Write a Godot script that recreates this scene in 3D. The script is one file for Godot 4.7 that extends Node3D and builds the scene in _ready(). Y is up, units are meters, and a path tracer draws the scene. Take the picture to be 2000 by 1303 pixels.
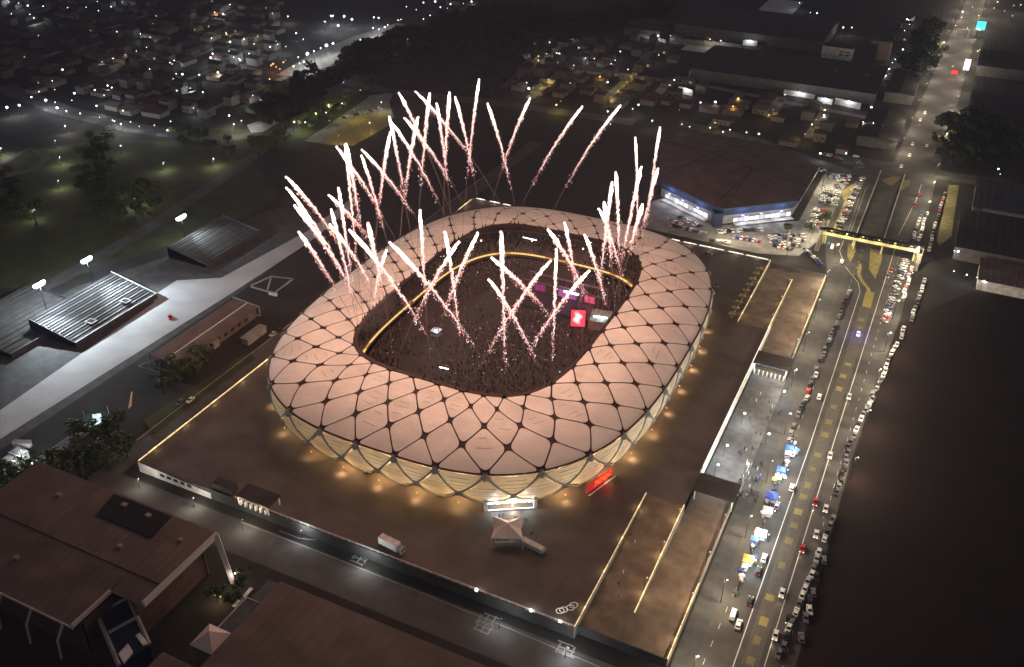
extends Node3D
# A football arena at night in a city, seen from the air: fireworks over the roof opening, a car-lined avenue, a gymnasium, grandstands and far districts.

const PODIUM := 4.5
var M := {}
var used := {}
var counts := {}
var rng := RandomNumberGenerator.new()
var tex_fine: Texture2D
var tex_cloud: Texture2D
var tex_streak: Texture2D


# ---------------------------------------------------------------- shape collector
class Shape:
	var st := SurfaceTool.new()
	var n := 0

	func _init() -> void:
		st.begin(Mesh.PRIMITIVE_TRIANGLES)
		st.set_smooth_group(-1)

	func tri(a: Vector3, b: Vector3, c: Vector3) -> void:
		st.add_vertex(a)
		st.add_vertex(b)
		st.add_vertex(c)
		n += 1

	func quad(a: Vector3, b: Vector3, c: Vector3, d: Vector3) -> void:
		tri(a, b, c)
		tri(a, c, d)

	# a box on a turned base: centre, size, turn about y
	func box(c: Vector3, s: Vector3, turn := 0.0) -> void:
		var q := Basis(Vector3.UP, turn)
		var h := s * 0.5
		var p := []
		for i in 8:
			p.append(c + q * Vector3(h.x * (1 if i & 1 else -1), h.y * (1 if i & 2 else -1), h.z * (1 if i & 4 else -1)))
		quad(p[4], p[6], p[7], p[5])
		quad(p[1], p[3], p[2], p[0])
		quad(p[5], p[7], p[3], p[1])
		quad(p[0], p[2], p[6], p[4])
		quad(p[6], p[2], p[3], p[7])
		quad(p[0], p[4], p[5], p[1])

	# an upright prism over an outline in x and z
	func prism(outline: Array, y0: float, y1: float) -> void:
		var poly := PackedVector2Array(outline)
		var idx := Geometry2D.triangulate_polygon(poly)
		for k in range(0, idx.size(), 3):
			var a := poly[idx[k]]
			var b := poly[idx[k + 1]]
			var c := poly[idx[k + 2]]
			if (b - a).cross(c - a) < 0.0:
				var w := b
				b = c
				c = w
			tri(Vector3(a.x, y1, a.y), Vector3(b.x, y1, b.y), Vector3(c.x, y1, c.y))
			tri(Vector3(a.x, y0, a.y), Vector3(c.x, y0, c.y), Vector3(b.x, y0, b.y))
		var m := poly.size()
		var turn := 1.0 if not Geometry2D.is_polygon_clockwise(poly) else -1.0
		for k in m:
			var a := poly[k]
			var b := poly[(k + 1) % m]
			if turn > 0.0:
				quad(Vector3(a.x, y0, a.y), Vector3(b.x, y0, b.y), Vector3(b.x, y1, b.y), Vector3(a.x, y1, a.y))
			else:
				quad(Vector3(b.x, y0, b.y), Vector3(a.x, y0, a.y), Vector3(a.x, y1, a.y), Vector3(b.x, y1, b.y))

	func tube(path: Array, radii: Array, sides := 8) -> void:
		var rings := []
		for i in path.size():
			var d: Vector3 = (path[mini(i + 1, path.size() - 1)] - path[maxi(i - 1, 0)]).normalized()
			var side := d.cross(Vector3.RIGHT if absf(d.x) < 0.8 else Vector3.FORWARD).normalized()
			var other := d.cross(side)
			var ring := []
			for k in sides:
				var a := TAU * k / sides
				ring.append(path[i] + (side * cos(a) + other * sin(a)) * radii[i])
			rings.append(ring)
		for i in path.size() - 1:
			for k in sides:
				var l := (k + 1) % sides
				quad(rings[i][k], rings[i + 1][k], rings[i + 1][l], rings[i][l])
		for k in range(1, sides - 1):
			tri(rings[0][0], rings[0][k], rings[0][k + 1])
			tri(rings[-1][0], rings[-1][k + 1], rings[-1][k])

	func ball(c: Vector3, r: Vector3, sides := 8, rows := 5) -> void:
		var g := []
		for i in rows + 1:
			var v := PI * i / rows
			var ring := []
			for k in sides:
				var a := TAU * k / sides
				ring.append(c + Vector3(r.x * sin(v) * cos(a), r.y * cos(v), r.z * sin(v) * sin(a)))
			g.append(ring)
		for i in rows:
			for k in sides:
				var l := (k + 1) % sides
				if i > 0:
					tri(g[i][k], g[i][l], g[i + 1][l])
				if i < rows - 1:
					tri(g[i][k], g[i + 1][l], g[i + 1][k])

	# a flat band along a path, lying at its points' own heights
	func band(path: Array, half: float) -> void:
		for i in path.size() - 1:
			var d: Vector3 = path[i + 1] - path[i]
			var s := Vector3(-d.z, 0, d.x).normalized() * half
			var d0: Vector3 = d if i == 0 else path[i] - path[i - 1]
			var d1: Vector3 = d if i + 2 >= path.size() else path[i + 2] - path[i + 1]
			var s0 := (Vector3(-d0.z, 0, d0.x).normalized() * half + s) * 0.5
			var s1 := (Vector3(-d1.z, 0, d1.x).normalized() * half + s) * 0.5
			quad(path[i] - s0, path[i + 1] - s1, path[i + 1] + s1, path[i] + s0)

	func mesh(smooth := false) -> ArrayMesh:
		if smooth:
			st.index()
		st.generate_normals()
		if not smooth:
			st.index()
		return st.commit()


# ---------------------------------------------------------------- names, labels, materials
func numbered(called: String) -> String:
	var k: int = used.get(called, 0)
	used[called] = k + 1
	return called if k == 0 else "%s_%03d" % [called, k]


func tag(o: Node3D, label: String, category: String, group := "") -> Node3D:
	o.set_meta("label", label)
	o.set_meta("category", category)
	if group:
		o.set_meta("group", group)
	return o


func thing(called: String, label: String, category: String, at := Vector3.ZERO, turn := 0.0, group := "") -> Node3D:
	var o := Node3D.new()
	o.name = numbered(called)
	add_child(o)
	o.position = at
	o.rotation.y = turn
	return tag(o, label, category, group)


func part(called: String, mesh: Mesh, material: Material, parent: Node3D) -> MeshInstance3D:
	var o := MeshInstance3D.new()
	o.name = called
	o.mesh = mesh
	o.material_override = material
	parent.add_child(o, true)
	if o.name != called:
		var k := 1
		while parent.has_node(NodePath("%s_%03d" % [called, k])):
			k += 1
		o.name = "%s_%03d" % [called, k]
	return o


func stuff(called: String, mesh: Mesh, material: Material, parent: Node3D) -> void:
	part(called, mesh, material, parent).set_meta("kind", "stuff")


func one(called: String, mesh: Mesh, material: Material) -> MeshInstance3D:
	var o := MeshInstance3D.new()
	o.name = numbered(called)
	o.mesh = mesh
	o.material_override = material
	add_child(o)
	return o


func setting(called: String, mesh: Mesh, material: Material, kind := "structure") -> MeshInstance3D:
	var o := one(called, mesh, material)
	o.set_meta("kind", kind)
	return o


func copy(o: Node3D, called: String, label: String, group := "") -> Node3D:
	var c: Node3D = o.duplicate()
	c.name = numbered(called)
	add_child(c)
	c.set_meta("label", label)
	if group:
		c.set_meta("group", group)
	return c


func ordinal(k: int) -> String:
	var ones := ["", "first", "second", "third", "fourth", "fifth", "sixth", "seventh", "eighth", "ninth", "tenth", "eleventh", "twelfth", "thirteenth", "fourteenth", "fifteenth", "sixteenth", "seventeenth", "eighteenth", "nineteenth"]
	var tens := ["", "", "twent", "thirt", "fort", "fift", "sixt", "sevent", "eight", "ninet"]
	if k >= 100:
		return "hundred and " + ordinal(k - 100) if k > 100 else "hundredth"
	if k < 20:
		return ones[k]
	return tens[k / 10] + ("ieth" if k % 10 == 0 else "y-" + ones[k % 10])


func v2(list: Array) -> Array:
	var out := []
	for k in range(0, list.size(), 2):
		out.append(Vector2(list[k], list[k + 1]))
	return out


func v3(list: Array, y: float) -> Array:
	var out := []
	for k in range(0, list.size(), 2):
		out.append(Vector3(list[k], y, list[k + 1]))
	return out


func noise_texture(freq: float, low: float, high: float, size := 512, stretch := Vector2.ONE) -> Texture2D:
	var n := FastNoiseLite.new()
	n.seed = int(freq * 1000.0)
	n.noise_type = FastNoiseLite.TYPE_SIMPLEX_SMOOTH
	n.frequency = freq / size
	n.fractal_type = FastNoiseLite.FRACTAL_FBM
	n.fractal_octaves = 6
	n.fractal_gain = 0.55
	var im := n.get_seamless_image(int(size / stretch.x), int(size / stretch.y))
	im.convert(Image.FORMAT_RGB8)
	for y in im.get_height():
		for x in im.get_width():
			var g := lerpf(low, high, im.get_pixel(x, y).r)
			im.set_pixel(x, y, Color(g, g, g))
	return ImageTexture.create_from_image(im)


func mat(r: float, g: float, b: float, rough := 0.8, tex: Texture2D = null, metres := 20.0) -> StandardMaterial3D:
	var m := StandardMaterial3D.new()
	m.albedo_color = Color(r, g, b).linear_to_srgb()
	m.roughness = rough
	m.metallic_specular = 0.3
	if tex:
		m.albedo_texture = tex
		m.uv1_triplanar = true
		m.uv1_world_triplanar = true
		m.uv1_scale = Vector3.ONE / metres
	return m


func glow(r: float, g: float, b: float, energy: float) -> StandardMaterial3D:
	var m := StandardMaterial3D.new()
	m.albedo_color = Color(r * 0.4, g * 0.4, b * 0.4).linear_to_srgb()
	m.emission_enabled = true
	m.emission = Color(r, g, b).linear_to_srgb()
	m.emission_energy_multiplier = energy
	return m


func omni(called: String, at: Vector3, color: Color, energy: float, size := 0.3) -> OmniLight3D:
	var l := OmniLight3D.new()
	l.name = numbered(called)
	add_child(l)
	l.position = at
	l.light_color = color
	l.light_energy = energy
	l.light_size = size
	l.omni_range = 260.0
	l.omni_attenuation = 2.0
	l.shadow_enabled = true
	return l


func spot(called: String, at: Vector3, aim: Vector3, color: Color, energy: float, cone: float, size := 0.5) -> SpotLight3D:
	var l := SpotLight3D.new()
	l.name = numbered(called)
	add_child(l)
	l.position = at
	l.look_at_from_position(at, aim, Vector3.RIGHT if absf((aim - at).normalized().y) > 0.95 else Vector3.UP)
	l.light_color = color
	l.light_energy = energy
	l.light_size = size
	l.spot_angle = cone
	l.spot_angle_attenuation = 0.7
	l.spot_range = 300.0
	l.spot_attenuation = 2.0
	l.shadow_enabled = true
	return l


func make_materials() -> void:
	tex_fine = noise_texture(9.0, 0.82, 1.0, 256)
	tex_cloud = noise_texture(3.0, 0.78, 1.02, 256)
	tex_streak = noise_texture(5.0, 0.75, 1.0, 256, Vector2(0.5, 2.0))
	var tex_soft := noise_texture(2.0, 0.9, 1.0, 256)
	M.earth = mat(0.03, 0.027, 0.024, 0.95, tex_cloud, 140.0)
	M.grass = mat(0.05, 0.06, 0.022, 0.95, tex_cloud, 60.0)
	M.asphalt = mat(0.085, 0.08, 0.075, 0.85, tex_cloud, 45.0)
	M.plaza = mat(0.105, 0.089, 0.083, 0.75, tex_cloud, 70.0)
	M.concrete = mat(0.28, 0.27, 0.25, 0.8, tex_cloud, 30.0)
	M.pale_concrete = mat(0.4, 0.41, 0.42, 0.75, tex_soft, 36.0)
	M.dark_concrete = mat(0.075, 0.074, 0.073, 0.85, tex_cloud, 25.0)
	M.white_paint = mat(0.75, 0.74, 0.7, 0.6, tex_fine, 6.0)
	M.yellow_paint = mat(0.33, 0.27, 0.09, 0.7, tex_fine, 5.0)
	M.yellow_wall = mat(0.6, 0.56, 0.3, 0.7, tex_fine, 9.0)
	M.membrane = [mat(0.72, 0.69, 0.66, 0.45, tex_soft, 34.0), mat(0.68, 0.645, 0.61, 0.5, tex_soft, 27.0), mat(0.75, 0.71, 0.665, 0.42, tex_soft, 41.0)]
	M.skin_panel = mat(0.74, 0.73, 0.7, 0.45, tex_soft, 20.0)
	M.skin_panel.backlight_enabled = true
	M.skin_panel.backlight = Color(0.85, 0.82, 0.76)
	M.girder = mat(0.035, 0.018, 0.014, 0.6)
	M.girder_grey = mat(0.26, 0.27, 0.265, 0.6)
	M.seam = mat(0.09, 0.05, 0.04, 0.7)
	M.seats = mat(0.085, 0.062, 0.055, 0.85, tex_fine, 12.0)
	M.stand = mat(0.16, 0.125, 0.11, 0.85, tex_cloud, 20.0)
	M.dark_floor = mat(0.05, 0.042, 0.042, 0.9, tex_cloud, 20.0)
	M.brown_roof = mat(0.15, 0.113, 0.102, 0.8, tex_cloud, 55.0)
	M.dark_roof = mat(0.045, 0.04, 0.04, 0.85, tex_cloud, 30.0)
	M.black = mat(0.012, 0.012, 0.013, 0.8)
	M.white_wall = mat(0.7, 0.69, 0.66, 0.7, tex_cloud, 15.0)
	M.shed_wall = mat(0.11, 0.105, 0.1, 0.85, tex_cloud, 15.0)
	M.grey_wall = mat(0.3, 0.29, 0.28, 0.8, tex_cloud, 15.0)
	M.blue_wall = mat(0.03, 0.045, 0.1, 0.5)
	M.navy_glass = mat(0.012, 0.016, 0.04, 0.12)
	M.glass = mat(0.015, 0.017, 0.02, 0.08)
	M.steel = mat(0.4, 0.42, 0.44, 0.4)
	M.steel.metallic = 0.4
	M.pole = mat(0.12, 0.12, 0.12, 0.5)
	M.rubber = mat(0.015, 0.015, 0.015, 0.9)
	M.bark = mat(0.05, 0.035, 0.025, 0.9)
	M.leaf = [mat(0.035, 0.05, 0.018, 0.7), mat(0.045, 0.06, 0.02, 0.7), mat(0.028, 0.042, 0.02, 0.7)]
	for m in M.leaf:
		m.backlight_enabled = true
		m.backlight = Color(0.12, 0.16, 0.06)
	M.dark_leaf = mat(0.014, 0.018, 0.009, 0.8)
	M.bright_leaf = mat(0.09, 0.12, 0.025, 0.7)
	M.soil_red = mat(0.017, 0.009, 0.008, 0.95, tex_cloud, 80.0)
	M.lamp_white = glow(0.86, 0.94, 1.0, 2.6)
	M.lamp_warm = glow(1.0, 0.8, 0.55, 2.4)
	M.lamp_yellow = glow(1.0, 0.75, 0.2, 1.6)
	M.lamp_orange = glow(1.0, 0.42, 0.12, 0.9)
	M.lamp_green = glow(0.05, 0.9, 0.7, 1.0)
	M.lamp_blue = glow(0.4, 0.4, 1.0, 6.0)
	M.lamp_red = glow(1.0, 0.05, 0.04, 0.8)
	M.flood = glow(0.86, 0.96, 1.0, 14.0)
	M.strip = glow(1.0, 0.72, 0.34, 0.62)
	M.strip_white = glow(1.0, 0.88, 0.7, 0.7)
	M.gold = glow(1.0, 0.6, 0.2, 0.6)
	M.gold_dim = glow(0.9, 0.45, 0.1, 0.28)
	M.spark_head = glow(1.0, 0.93, 0.88, 0.95)
	M.spark_tail = glow(1.0, 0.76, 0.7, 0.5)
	M.spark_pink = [glow(1.0, 0.6, 0.56, 0.36), glow(0.9, 0.2, 0.26, 0.26), glow(1.0, 0.86, 0.8, 0.7)]
	M.smoke_trail = mat(0.4, 0.34, 0.33, 1.0)
	M.smoke_trail.transparency = BaseMaterial3D.TRANSPARENCY_ALPHA
	M.smoke_trail.albedo_color.a = 0.13


# ---------------------------------------------------------------- the arena
const OUTER := Vector3(85.05, 112.3, 2.9356)   # half width, half length, squareness of the rim's outline
const INNER := Vector3(49.8, 74.4, 4.0)
const SPACING := [15.0, 15.0, 15.0, 14.0, 10.0, 7.5, 7.5, 9.5, 11.0]
var outer_ring := []
var inner_ring := []
var comet_count := 0


func outline_point(e: Vector3, a: float) -> Vector2:
	var c := cos(a)
	var s := sin(a)
	return Vector2(e.x * signf(c) * pow(absf(c), 2.0 / e.z), e.y * signf(s) * pow(absf(s), 2.0 / e.z))


# a quarter of an outline, measured from the long side's middle: points at even or weighted steps
func quarter(e: Vector3, weights: Array) -> Array:
	var fine := []
	var at := [0.0]
	for k in 401:
		fine.append(outline_point(e, PI / 2.0 * k / 400.0))
		if k:
			at.append(at[-1] + fine[k].distance_to(fine[k - 1]))
	var total := 0.0
	for w in weights:
		total += w
	var out := []
	for k in 73:                                                   # eight steps to each of the nine bays
		var bay := mini(k / 8, 8)
		var s := 0.0
		for b in bay:
			s += weights[b]
		s += weights[bay] * (k - bay * 8) / 8.0
		s *= at[-1] / total
		var j := 1
		while j < 400 and at[j] < s:
			j += 1
		out.append(fine[j - 1].lerp(fine[j], clampf((s - at[j - 1]) / maxf(at[j] - at[j - 1], 1e-6), 0.0, 1.0)))
	return out


func whole(q: Array) -> Array:
	var out := []
	for k in 288:
		var side := k / 72
		var i := k % 72
		if side == 0:
			out.append(q[i])
		elif side == 1:
			out.append(Vector2(-q[72 - i].x, q[72 - i].y))
		elif side == 2:
			out.append(-q[i])
		else:
			out.append(Vector2(q[72 - i].x, -q[72 - i].y))
	return out


func on_ring(ring: Array, u: float) -> Vector2:
	var k := fposmod(u * 8.0, 288.0)
	var i := int(floor(k)) % 288
	return ring[i].lerp(ring[(i + 1) % 288], k - floor(k))


# the skin: u counts bays round the arena, t counts rows of nodes: 0 the rim, 4 the opening, -2 the ground
func skin(u: float, t: float, lift := 0.0) -> Vector3:
	var share := [1.075, 1.012, 1.0]
	var o := on_ring(outer_ring, u)
	var p: Vector3
	if t >= 0.0:
		var f := [0.0, 0.275, 0.55, 0.81, 1.0]
		var y := [23.0, 26.9, 28.7, 29.7, 30.4]
		var i := clampi(int(floor(t)), 0, 3)
		var w := t - i
		var q := on_ring(inner_ring, u)
		var s := lerpf(f[i], f[i + 1], w)
		var flat := o.lerp(q, s)
		var h := lerpf(y[i], y[i + 1], w) + 0.35 * w * (1.0 - w) * 4.0 * (1.0 if i < 2 else 0.3)
		p = Vector3(flat.x, h + lift, flat.y)
	else:
		var r := [1.0, 0.99, 0.945]
		var y := [22.8, 12.2, 4.6]
		var i := clampi(int(floor(-t)), 0, 1)
		var w := -t - i
		var s := lerpf(r[i], r[i + 1], w) + 0.012 * sin(PI * w) + lift * 0.011
		p = Vector3(o.x * s, lerpf(y[i], y[i + 1], w), o.y * s)
	return p


# one cladding panel: an outline in (u, t), drawn in, its corners rounded, with a turned-down edge
func panel_mesh(corners: Array, draw_in: float, soft: float, lift: float, steps := 5) -> ArrayMesh:
	var mid := Vector2.ZERO
	for c in corners:
		mid += c
	mid /= corners.size()
	var pts := []
	var m := corners.size()
	var q := []
	for c in corners:
		q.append(mid + (c - mid) * draw_in)
	for k in m:
		var a: Vector2 = q[(k + m - 1) % m]
		var b: Vector2 = q[k]
		var c: Vector2 = q[(k + 1) % m]
		var s := b.lerp(a, soft)
		var e := b.lerp(c, soft)
		for i in steps + 1:
			var w := float(i) / steps
			pts.append(s.lerp(b, w).lerp(b.lerp(e, w), w))
		pts.append(e.lerp(q[(k + 1) % m].lerp(b, soft), 0.5))
	var sh := Shape.new()
	var n := pts.size()
	var centre := skin(mid.x, mid.y, lift)
	for k in n:
		var a: Vector2 = pts[k]
		var b: Vector2 = pts[(k + 1) % n]
		var a1 := skin(a.x, a.y, lift)
		var b1 := skin(b.x, b.y, lift)
		var a2 := mid.lerp(a, 0.55)
		var b2 := mid.lerp(b, 0.55)
		var a3 := skin(a2.x, a2.y, lift)
		var b3 := skin(b2.x, b2.y, lift)
		sh.tri(centre, b3, a3)
		sh.quad(a3, b3, b1, a1)
		sh.quad(a1, b1, skin(b.x, b.y, lift - 0.3), skin(a.x, a.y, lift - 0.3))
	return sh.mesh()


# thin dark joints of the louvres that open across some panels
func seam_mesh(u: float, t: float, rows: Array, width: float, lift: float, thick: float, skew: float) -> ArrayMesh:
	var sh := Shape.new()
	for r in rows:
		var reach: float = width * (1.0 - absf(r) * 0.9) * rng.randf_range(0.6, 1.0)
		var off := rng.randf_range(-0.06, 0.06)
		for k in 4:
			var ua := u + off + reach * (k / 2.0 - 1.0)
			var ub := u + off + reach * ((k + 1) / 2.0 - 1.0)
			var ta: float = t + r + skew * (k / 4.0 - 0.5)
			var tb: float = t + r + skew * ((k + 1) / 4.0 - 0.5)
			sh.quad(skin(ua, ta, lift), skin(ub, tb, lift), skin(ub, tb + thick, lift), skin(ua, ta + thick, lift))
	return sh.mesh()


func build_arena() -> void:
	var even := []
	even.resize(9)
	even.fill(1.0)
	outer_ring = whole(quarter(OUTER, [18.2, 17.2, 18.2, 17.2, 20.5, 20.8, 20.5, 17.0, 16.6]))
	inner_ring = whole(quarter(INNER, SPACING))
	var a := thing("football_arena", "huge oval football arena with a pale diamond-panelled roof round an open pitch", "stadium")
	var girder := Shape.new()
	for k in 288:
		for r in 8:
			girder.quad(skin(k / 8.0, r / 2.0, -0.25), skin((k + 1) / 8.0, r / 2.0, -0.25), skin((k + 1) / 8.0, (r + 1) / 2.0, -0.25), skin(k / 8.0, (r + 1) / 2.0, -0.25))
	part("roof_girder", girder.mesh(true), M.girder, a)
	# the roof's panels: full diamonds in three rows, halves along the rim and along the opening
	for row in [1, 2, 3]:
		for k in 36:
			var u: float = k + (0.0 if row % 2 else 0.5)
			# nodes of the even rows stand between those of the odd rows
			var uu := u + 0.5
			var p := part("roof_panel", panel_mesh([Vector2(uu + 0.5, row), Vector2(uu, row + 1), Vector2(uu - 0.5, row), Vector2(uu, row - 1)], 0.95, 0.23, 0.15), M.membrane[rng.randi() % 3], a)
			if rng.randf() < (0.42 if row > 1 else 0.25):
				stuff("seam", seam_mesh(uu, row, [-0.45 + rng.randf() * 0.1, -0.2 + rng.randf() * 0.2, 0.2 + rng.randf() * 0.2].slice(rng.randi() % 2), 0.24, 0.19, 0.015, 0.05 * (1 if k % 2 else -1)), M.seam, p)
	for k in 36:
		part("roof_panel", panel_mesh([Vector2(k - 0.5, 0.0), Vector2(k + 0.5, 0.0), Vector2(k, 1.0)], 0.95, 0.19, 0.15), M.membrane[rng.randi() % 3], a)
		part("roof_panel", panel_mesh([Vector2(k + 0.5, 4.0), Vector2(k - 0.5, 4.0), Vector2(k, 3.0)], 0.88, 0.2, 0.15), M.membrane[rng.randi() % 3], a)
	# the drawn-in side: grey lattice, hubs and translucent panels lit from within
	var lattice := Shape.new()
	for k in 36:
		for s in [-0.5, 0.5]:
			var top := []
			var low := []
			var rt := []
			for i in 7:
				var w := i / 6.0
				top.append(skin(k + s * w * 1.0 + 0.5, -w * 1.0, 0.1))
				low.append(skin(k + 0.5 + s * (1.0 - w) + s * 0.0, -1.0 - w, 0.1))
				rt.append(0.34 + 0.45 * pow(absf(w - 0.5) * 2.0, 4.0))
			lattice.tube(top, rt, 6)
			lattice.tube(low, rt, 6)
	for k in 36:
		lattice.ball(skin(k, -1.0, 0.1), Vector3(1.25, 1.1, 1.25), 8, 5)
		lattice.ball(skin(k + 0.5, -0.12, 0.05), Vector3(1.4, 1.2, 1.4), 8, 5)
	part("side_girder", lattice.mesh(), M.girder_grey, a)
	var rim := Shape.new()
	var path := []
	var thin := []
	for k in 289:
		path.append(skin(k / 8.0, 0.0, 0.15))
		thin.append(0.38)
	rim.tube(path, thin, 6)
	part("rim_beam", rim.mesh(), M.girder, a)
	for k in 36:
		var p := part("side_panel", panel_mesh([Vector2(k + 0.5, -0.04), Vector2(k - 0.5, -0.04), Vector2(k, -1.0)], 0.9, 0.17, 0.0), M.skin_panel, a)
		stuff("seam", seam_mesh(k, -0.45, [-0.22, -0.06, 0.1, 0.25], 0.3, 0.16, 0.016, 0.0), M.seam, p)
		p = part("side_panel", panel_mesh([Vector2(k, -1.0), Vector2(k + 0.5, -0.06), Vector2(k + 1.0, -1.0), Vector2(k + 0.5, -1.72)], 0.9, 0.17, 0.0), M.skin_panel, a)
		stuff("seam", seam_mesh(k + 0.5, -0.95, [-0.4, -0.26, -0.1, 0.06, 0.22, 0.4], 0.34, 0.16, 0.016, 0.0), M.seam, p)
	# the concourse wall behind the skin, with an opening and a lamp in every bay
	var wall := Shape.new()
	for k in 288:
		var p0 := on_ring(outer_ring, k / 8.0)
		var p1 := on_ring(outer_ring, (k + 1) / 8.0)
		wall.quad(Vector3(p0.x * 0.9, 4.5, p0.y * 0.91), Vector3(p1.x * 0.9, 4.5, p1.y * 0.91), Vector3(p1.x * 0.93, 22.0, p1.y * 0.94), Vector3(p0.x * 0.93, 22.0, p0.y * 0.94))
	part("concourse_wall", wall.mesh(true), M.concrete, a)
	for k in 36:
		var o := on_ring(outer_ring, k)
		var d := Vector3(o.x, 0, o.y).normalized()
		var at := Vector3(o.x * 0.95, 9.5, o.y * 0.955)
		var b := Shape.new()
		b.ball(at + Vector3(0, 0.3, 0), Vector3(0.2, 0.2, 0.2), 6, 4)
		part("concourse_lamp", b.mesh(), M.lamp_orange, a)
		omni("concourse_lamp_light", at, Color(1.0, 0.56, 0.2).linear_to_srgb(), 52.0 * (1.4 if o.y > 30.0 and o.x > -30.0 else 0.8), 0.3)
		omni("concourse_lamp_light", Vector3(o.x * 0.95, 16.0, o.y * 0.955), Color(1.0, 0.8, 0.52).linear_to_srgb(), 18.0 if o.y > 20.0 and o.x > -10.0 else 8.0, 0.3)
		var e := Vector3(o.x * 0.985, 7.2, o.y * 0.985) + d * 0.5
		var f := Shape.new()
		f.ball(e, Vector3(0.3, 0.25, 0.3), 8, 5)
		part("ground_lamp", f.mesh(), M.lamp_orange, a)
		spot("ground_lamp_light", e + d * 0.6 - Vector3(0, 0.6, 0), e + d * 1.8 - Vector3(0, 4.0, 0), Color(1.0, 0.6, 0.27).linear_to_srgb(), 15.0 * rng.randf_range(0.4, 1.5), 52.0, 0.3)
	# inside: edge ring of the opening, upper stand, gold light ribbon, lower stand, floor
	var edge := Shape.new()
	for k in 288:
		var p0 := on_ring(inner_ring, k / 8.0)
		var p1 := on_ring(inner_ring, (k + 1) / 8.0)
		for s in [[1.0, 30.5, 0.975, 30.5], [0.975, 30.5, 0.98, 28.6], [0.98, 28.6, 1.06, 28.2]]:
			edge.quad(Vector3(p0.x * s[0], s[1], p0.y * s[0]), Vector3(p1.x * s[0], s[1], p1.y * s[0]), Vector3(p1.x * s[2], s[3], p1.y * s[2]), Vector3(p0.x * s[2], s[3], p0.y * s[2]))
	part("opening_edge", edge.mesh(), M.girder, a)
	var tiers := [[Vector3(40, 58, 3.2), 2.2, Vector3(50.5, 72.0, 3.4), 11.6, 24, "lower_stand"], [Vector3(52.5, 74.0, 3.5), 14.2, Vector3(72.0, 98.0, 3.0), 24.0, 24, "upper_stand"]]
	for tr in tiers:
		var s := Shape.new()
		for r in tr[4]:
			var f0: float = float(r) / tr[4]
			var f1: float = float(r + 1) / tr[4]
			var e0: Vector3 = tr[0].lerp(tr[2], f0)
			var e1: Vector3 = tr[0].lerp(tr[2], f1)
			var y0: float = lerpf(tr[1], tr[3], f0)
			var y1: float = lerpf(tr[1], tr[3], f1)
			for k in 144:
				var p0 := outline_point(e0, TAU * k / 144.0)
				var p1 := outline_point(e0, TAU * (k + 1) / 144.0)
				var q0 := outline_point(e1, TAU * k / 144.0)
				var q1 := outline_point(e1, TAU * (k + 1) / 144.0)
				s.quad(Vector3(p0.x, y0, p0.y), Vector3(p1.x, y0, p1.y), Vector3(p1.x, y1, p1.y), Vector3(p0.x, y1, p0.y))
				s.quad(Vector3(p0.x, y1, p0.y), Vector3(p1.x, y1, p1.y), Vector3(q1.x, y1, q1.y), Vector3(q0.x, y1, q0.y))
		part(tr[5], s.mesh(), M.seats if tr[5] == "lower_stand" else M.stand, a)
	var front := Shape.new()
	var back := Shape.new()
	for k in 144:
		var p0 := outline_point(Vector3(52.5, 74.0, 3.5), TAU * k / 144.0)
		var p1 := outline_point(Vector3(52.5, 74.0, 3.5), TAU * (k + 1) / 144.0)
		front.quad(Vector3(p0.x, 11.4, p0.y), Vector3(p1.x, 11.4, p1.y), Vector3(p1.x, 14.3, p1.y), Vector3(p0.x, 14.3, p0.y))
		p0 = outline_point(Vector3(62, 86, 3.25), TAU * k / 144.0)
		p1 = outline_point(Vector3(62, 86, 3.25), TAU * (k + 1) / 144.0)
		back.quad(Vector3(p0.x, 20.2, p0.y), Vector3(p1.x, 20.2, p1.y), Vector3(p1.x, 21.4, p1.y), Vector3(p0.x, 21.4, p0.y))
	part("tier_front", front.mesh(), M.stand, a)
	part("gangway_wall", back.mesh(), M.stand, a)
	for k in 72:
		var s := Shape.new()
		for i in 4:
			var p0 := outline_point(Vector3(52.3, 73.8, 3.5), TAU * (k * 4 + i + 0.1) / 288.0)
			var p1 := outline_point(Vector3(52.3, 73.8, 3.5), TAU * (k * 4 + i + 0.9) / 288.0)
			s.quad(Vector3(p0.x, 12.9, p0.y), Vector3(p1.x, 12.9, p1.y), Vector3(p1.x, 13.9, p1.y), Vector3(p0.x, 13.9, p0.y))
			s.quad(Vector3(p0.x, 13.9, p0.y), Vector3(p1.x, 13.9, p1.y), Vector3(p1.x * 0.98, 13.95, p1.y * 0.98), Vector3(p0.x * 0.98, 13.95, p0.y * 0.98))
		part("light_ribbon", s.mesh(), M.gold if rng.randf() < 0.7 else M.gold_dim, a)
		if k % 6 == 0:
			var p := outline_point(Vector3(51.0, 72.4, 3.5), TAU * k / 72.0)
			omni("light_ribbon_light", Vector3(p.x, 14.0, p.y), Color(1.0, 0.55, 0.18).linear_to_srgb(), 5.0, 0.5)
	var fl := Shape.new()
	var ring := []
	for k in 96:
		ring.append(outline_point(Vector3(41, 59, 3.2), TAU * k / 96.0))
	fl.prism(ring, 1.0, 2.25)
	part("pitch_cover", fl.mesh(), M.dark_floor, a)
	for q in [Vector3(-43, 24, -57.2), Vector3(-19.2, 24, -69.3), Vector3(8.4, 24, -72.7), Vector3(-53.5, 24, -32.3)]:
		var s := Shape.new()
		s.ball(q, Vector3(0.5, 0.4, 0.5), 6, 4)
		part("roof_lamp", s.mesh(), M.lamp_warm, a)
		omni("roof_lamp_light", q - Vector3(0, 0.9, 0), Color(1.0, 0.8, 0.5).linear_to_srgb(), 8.0, 0.4)


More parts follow.
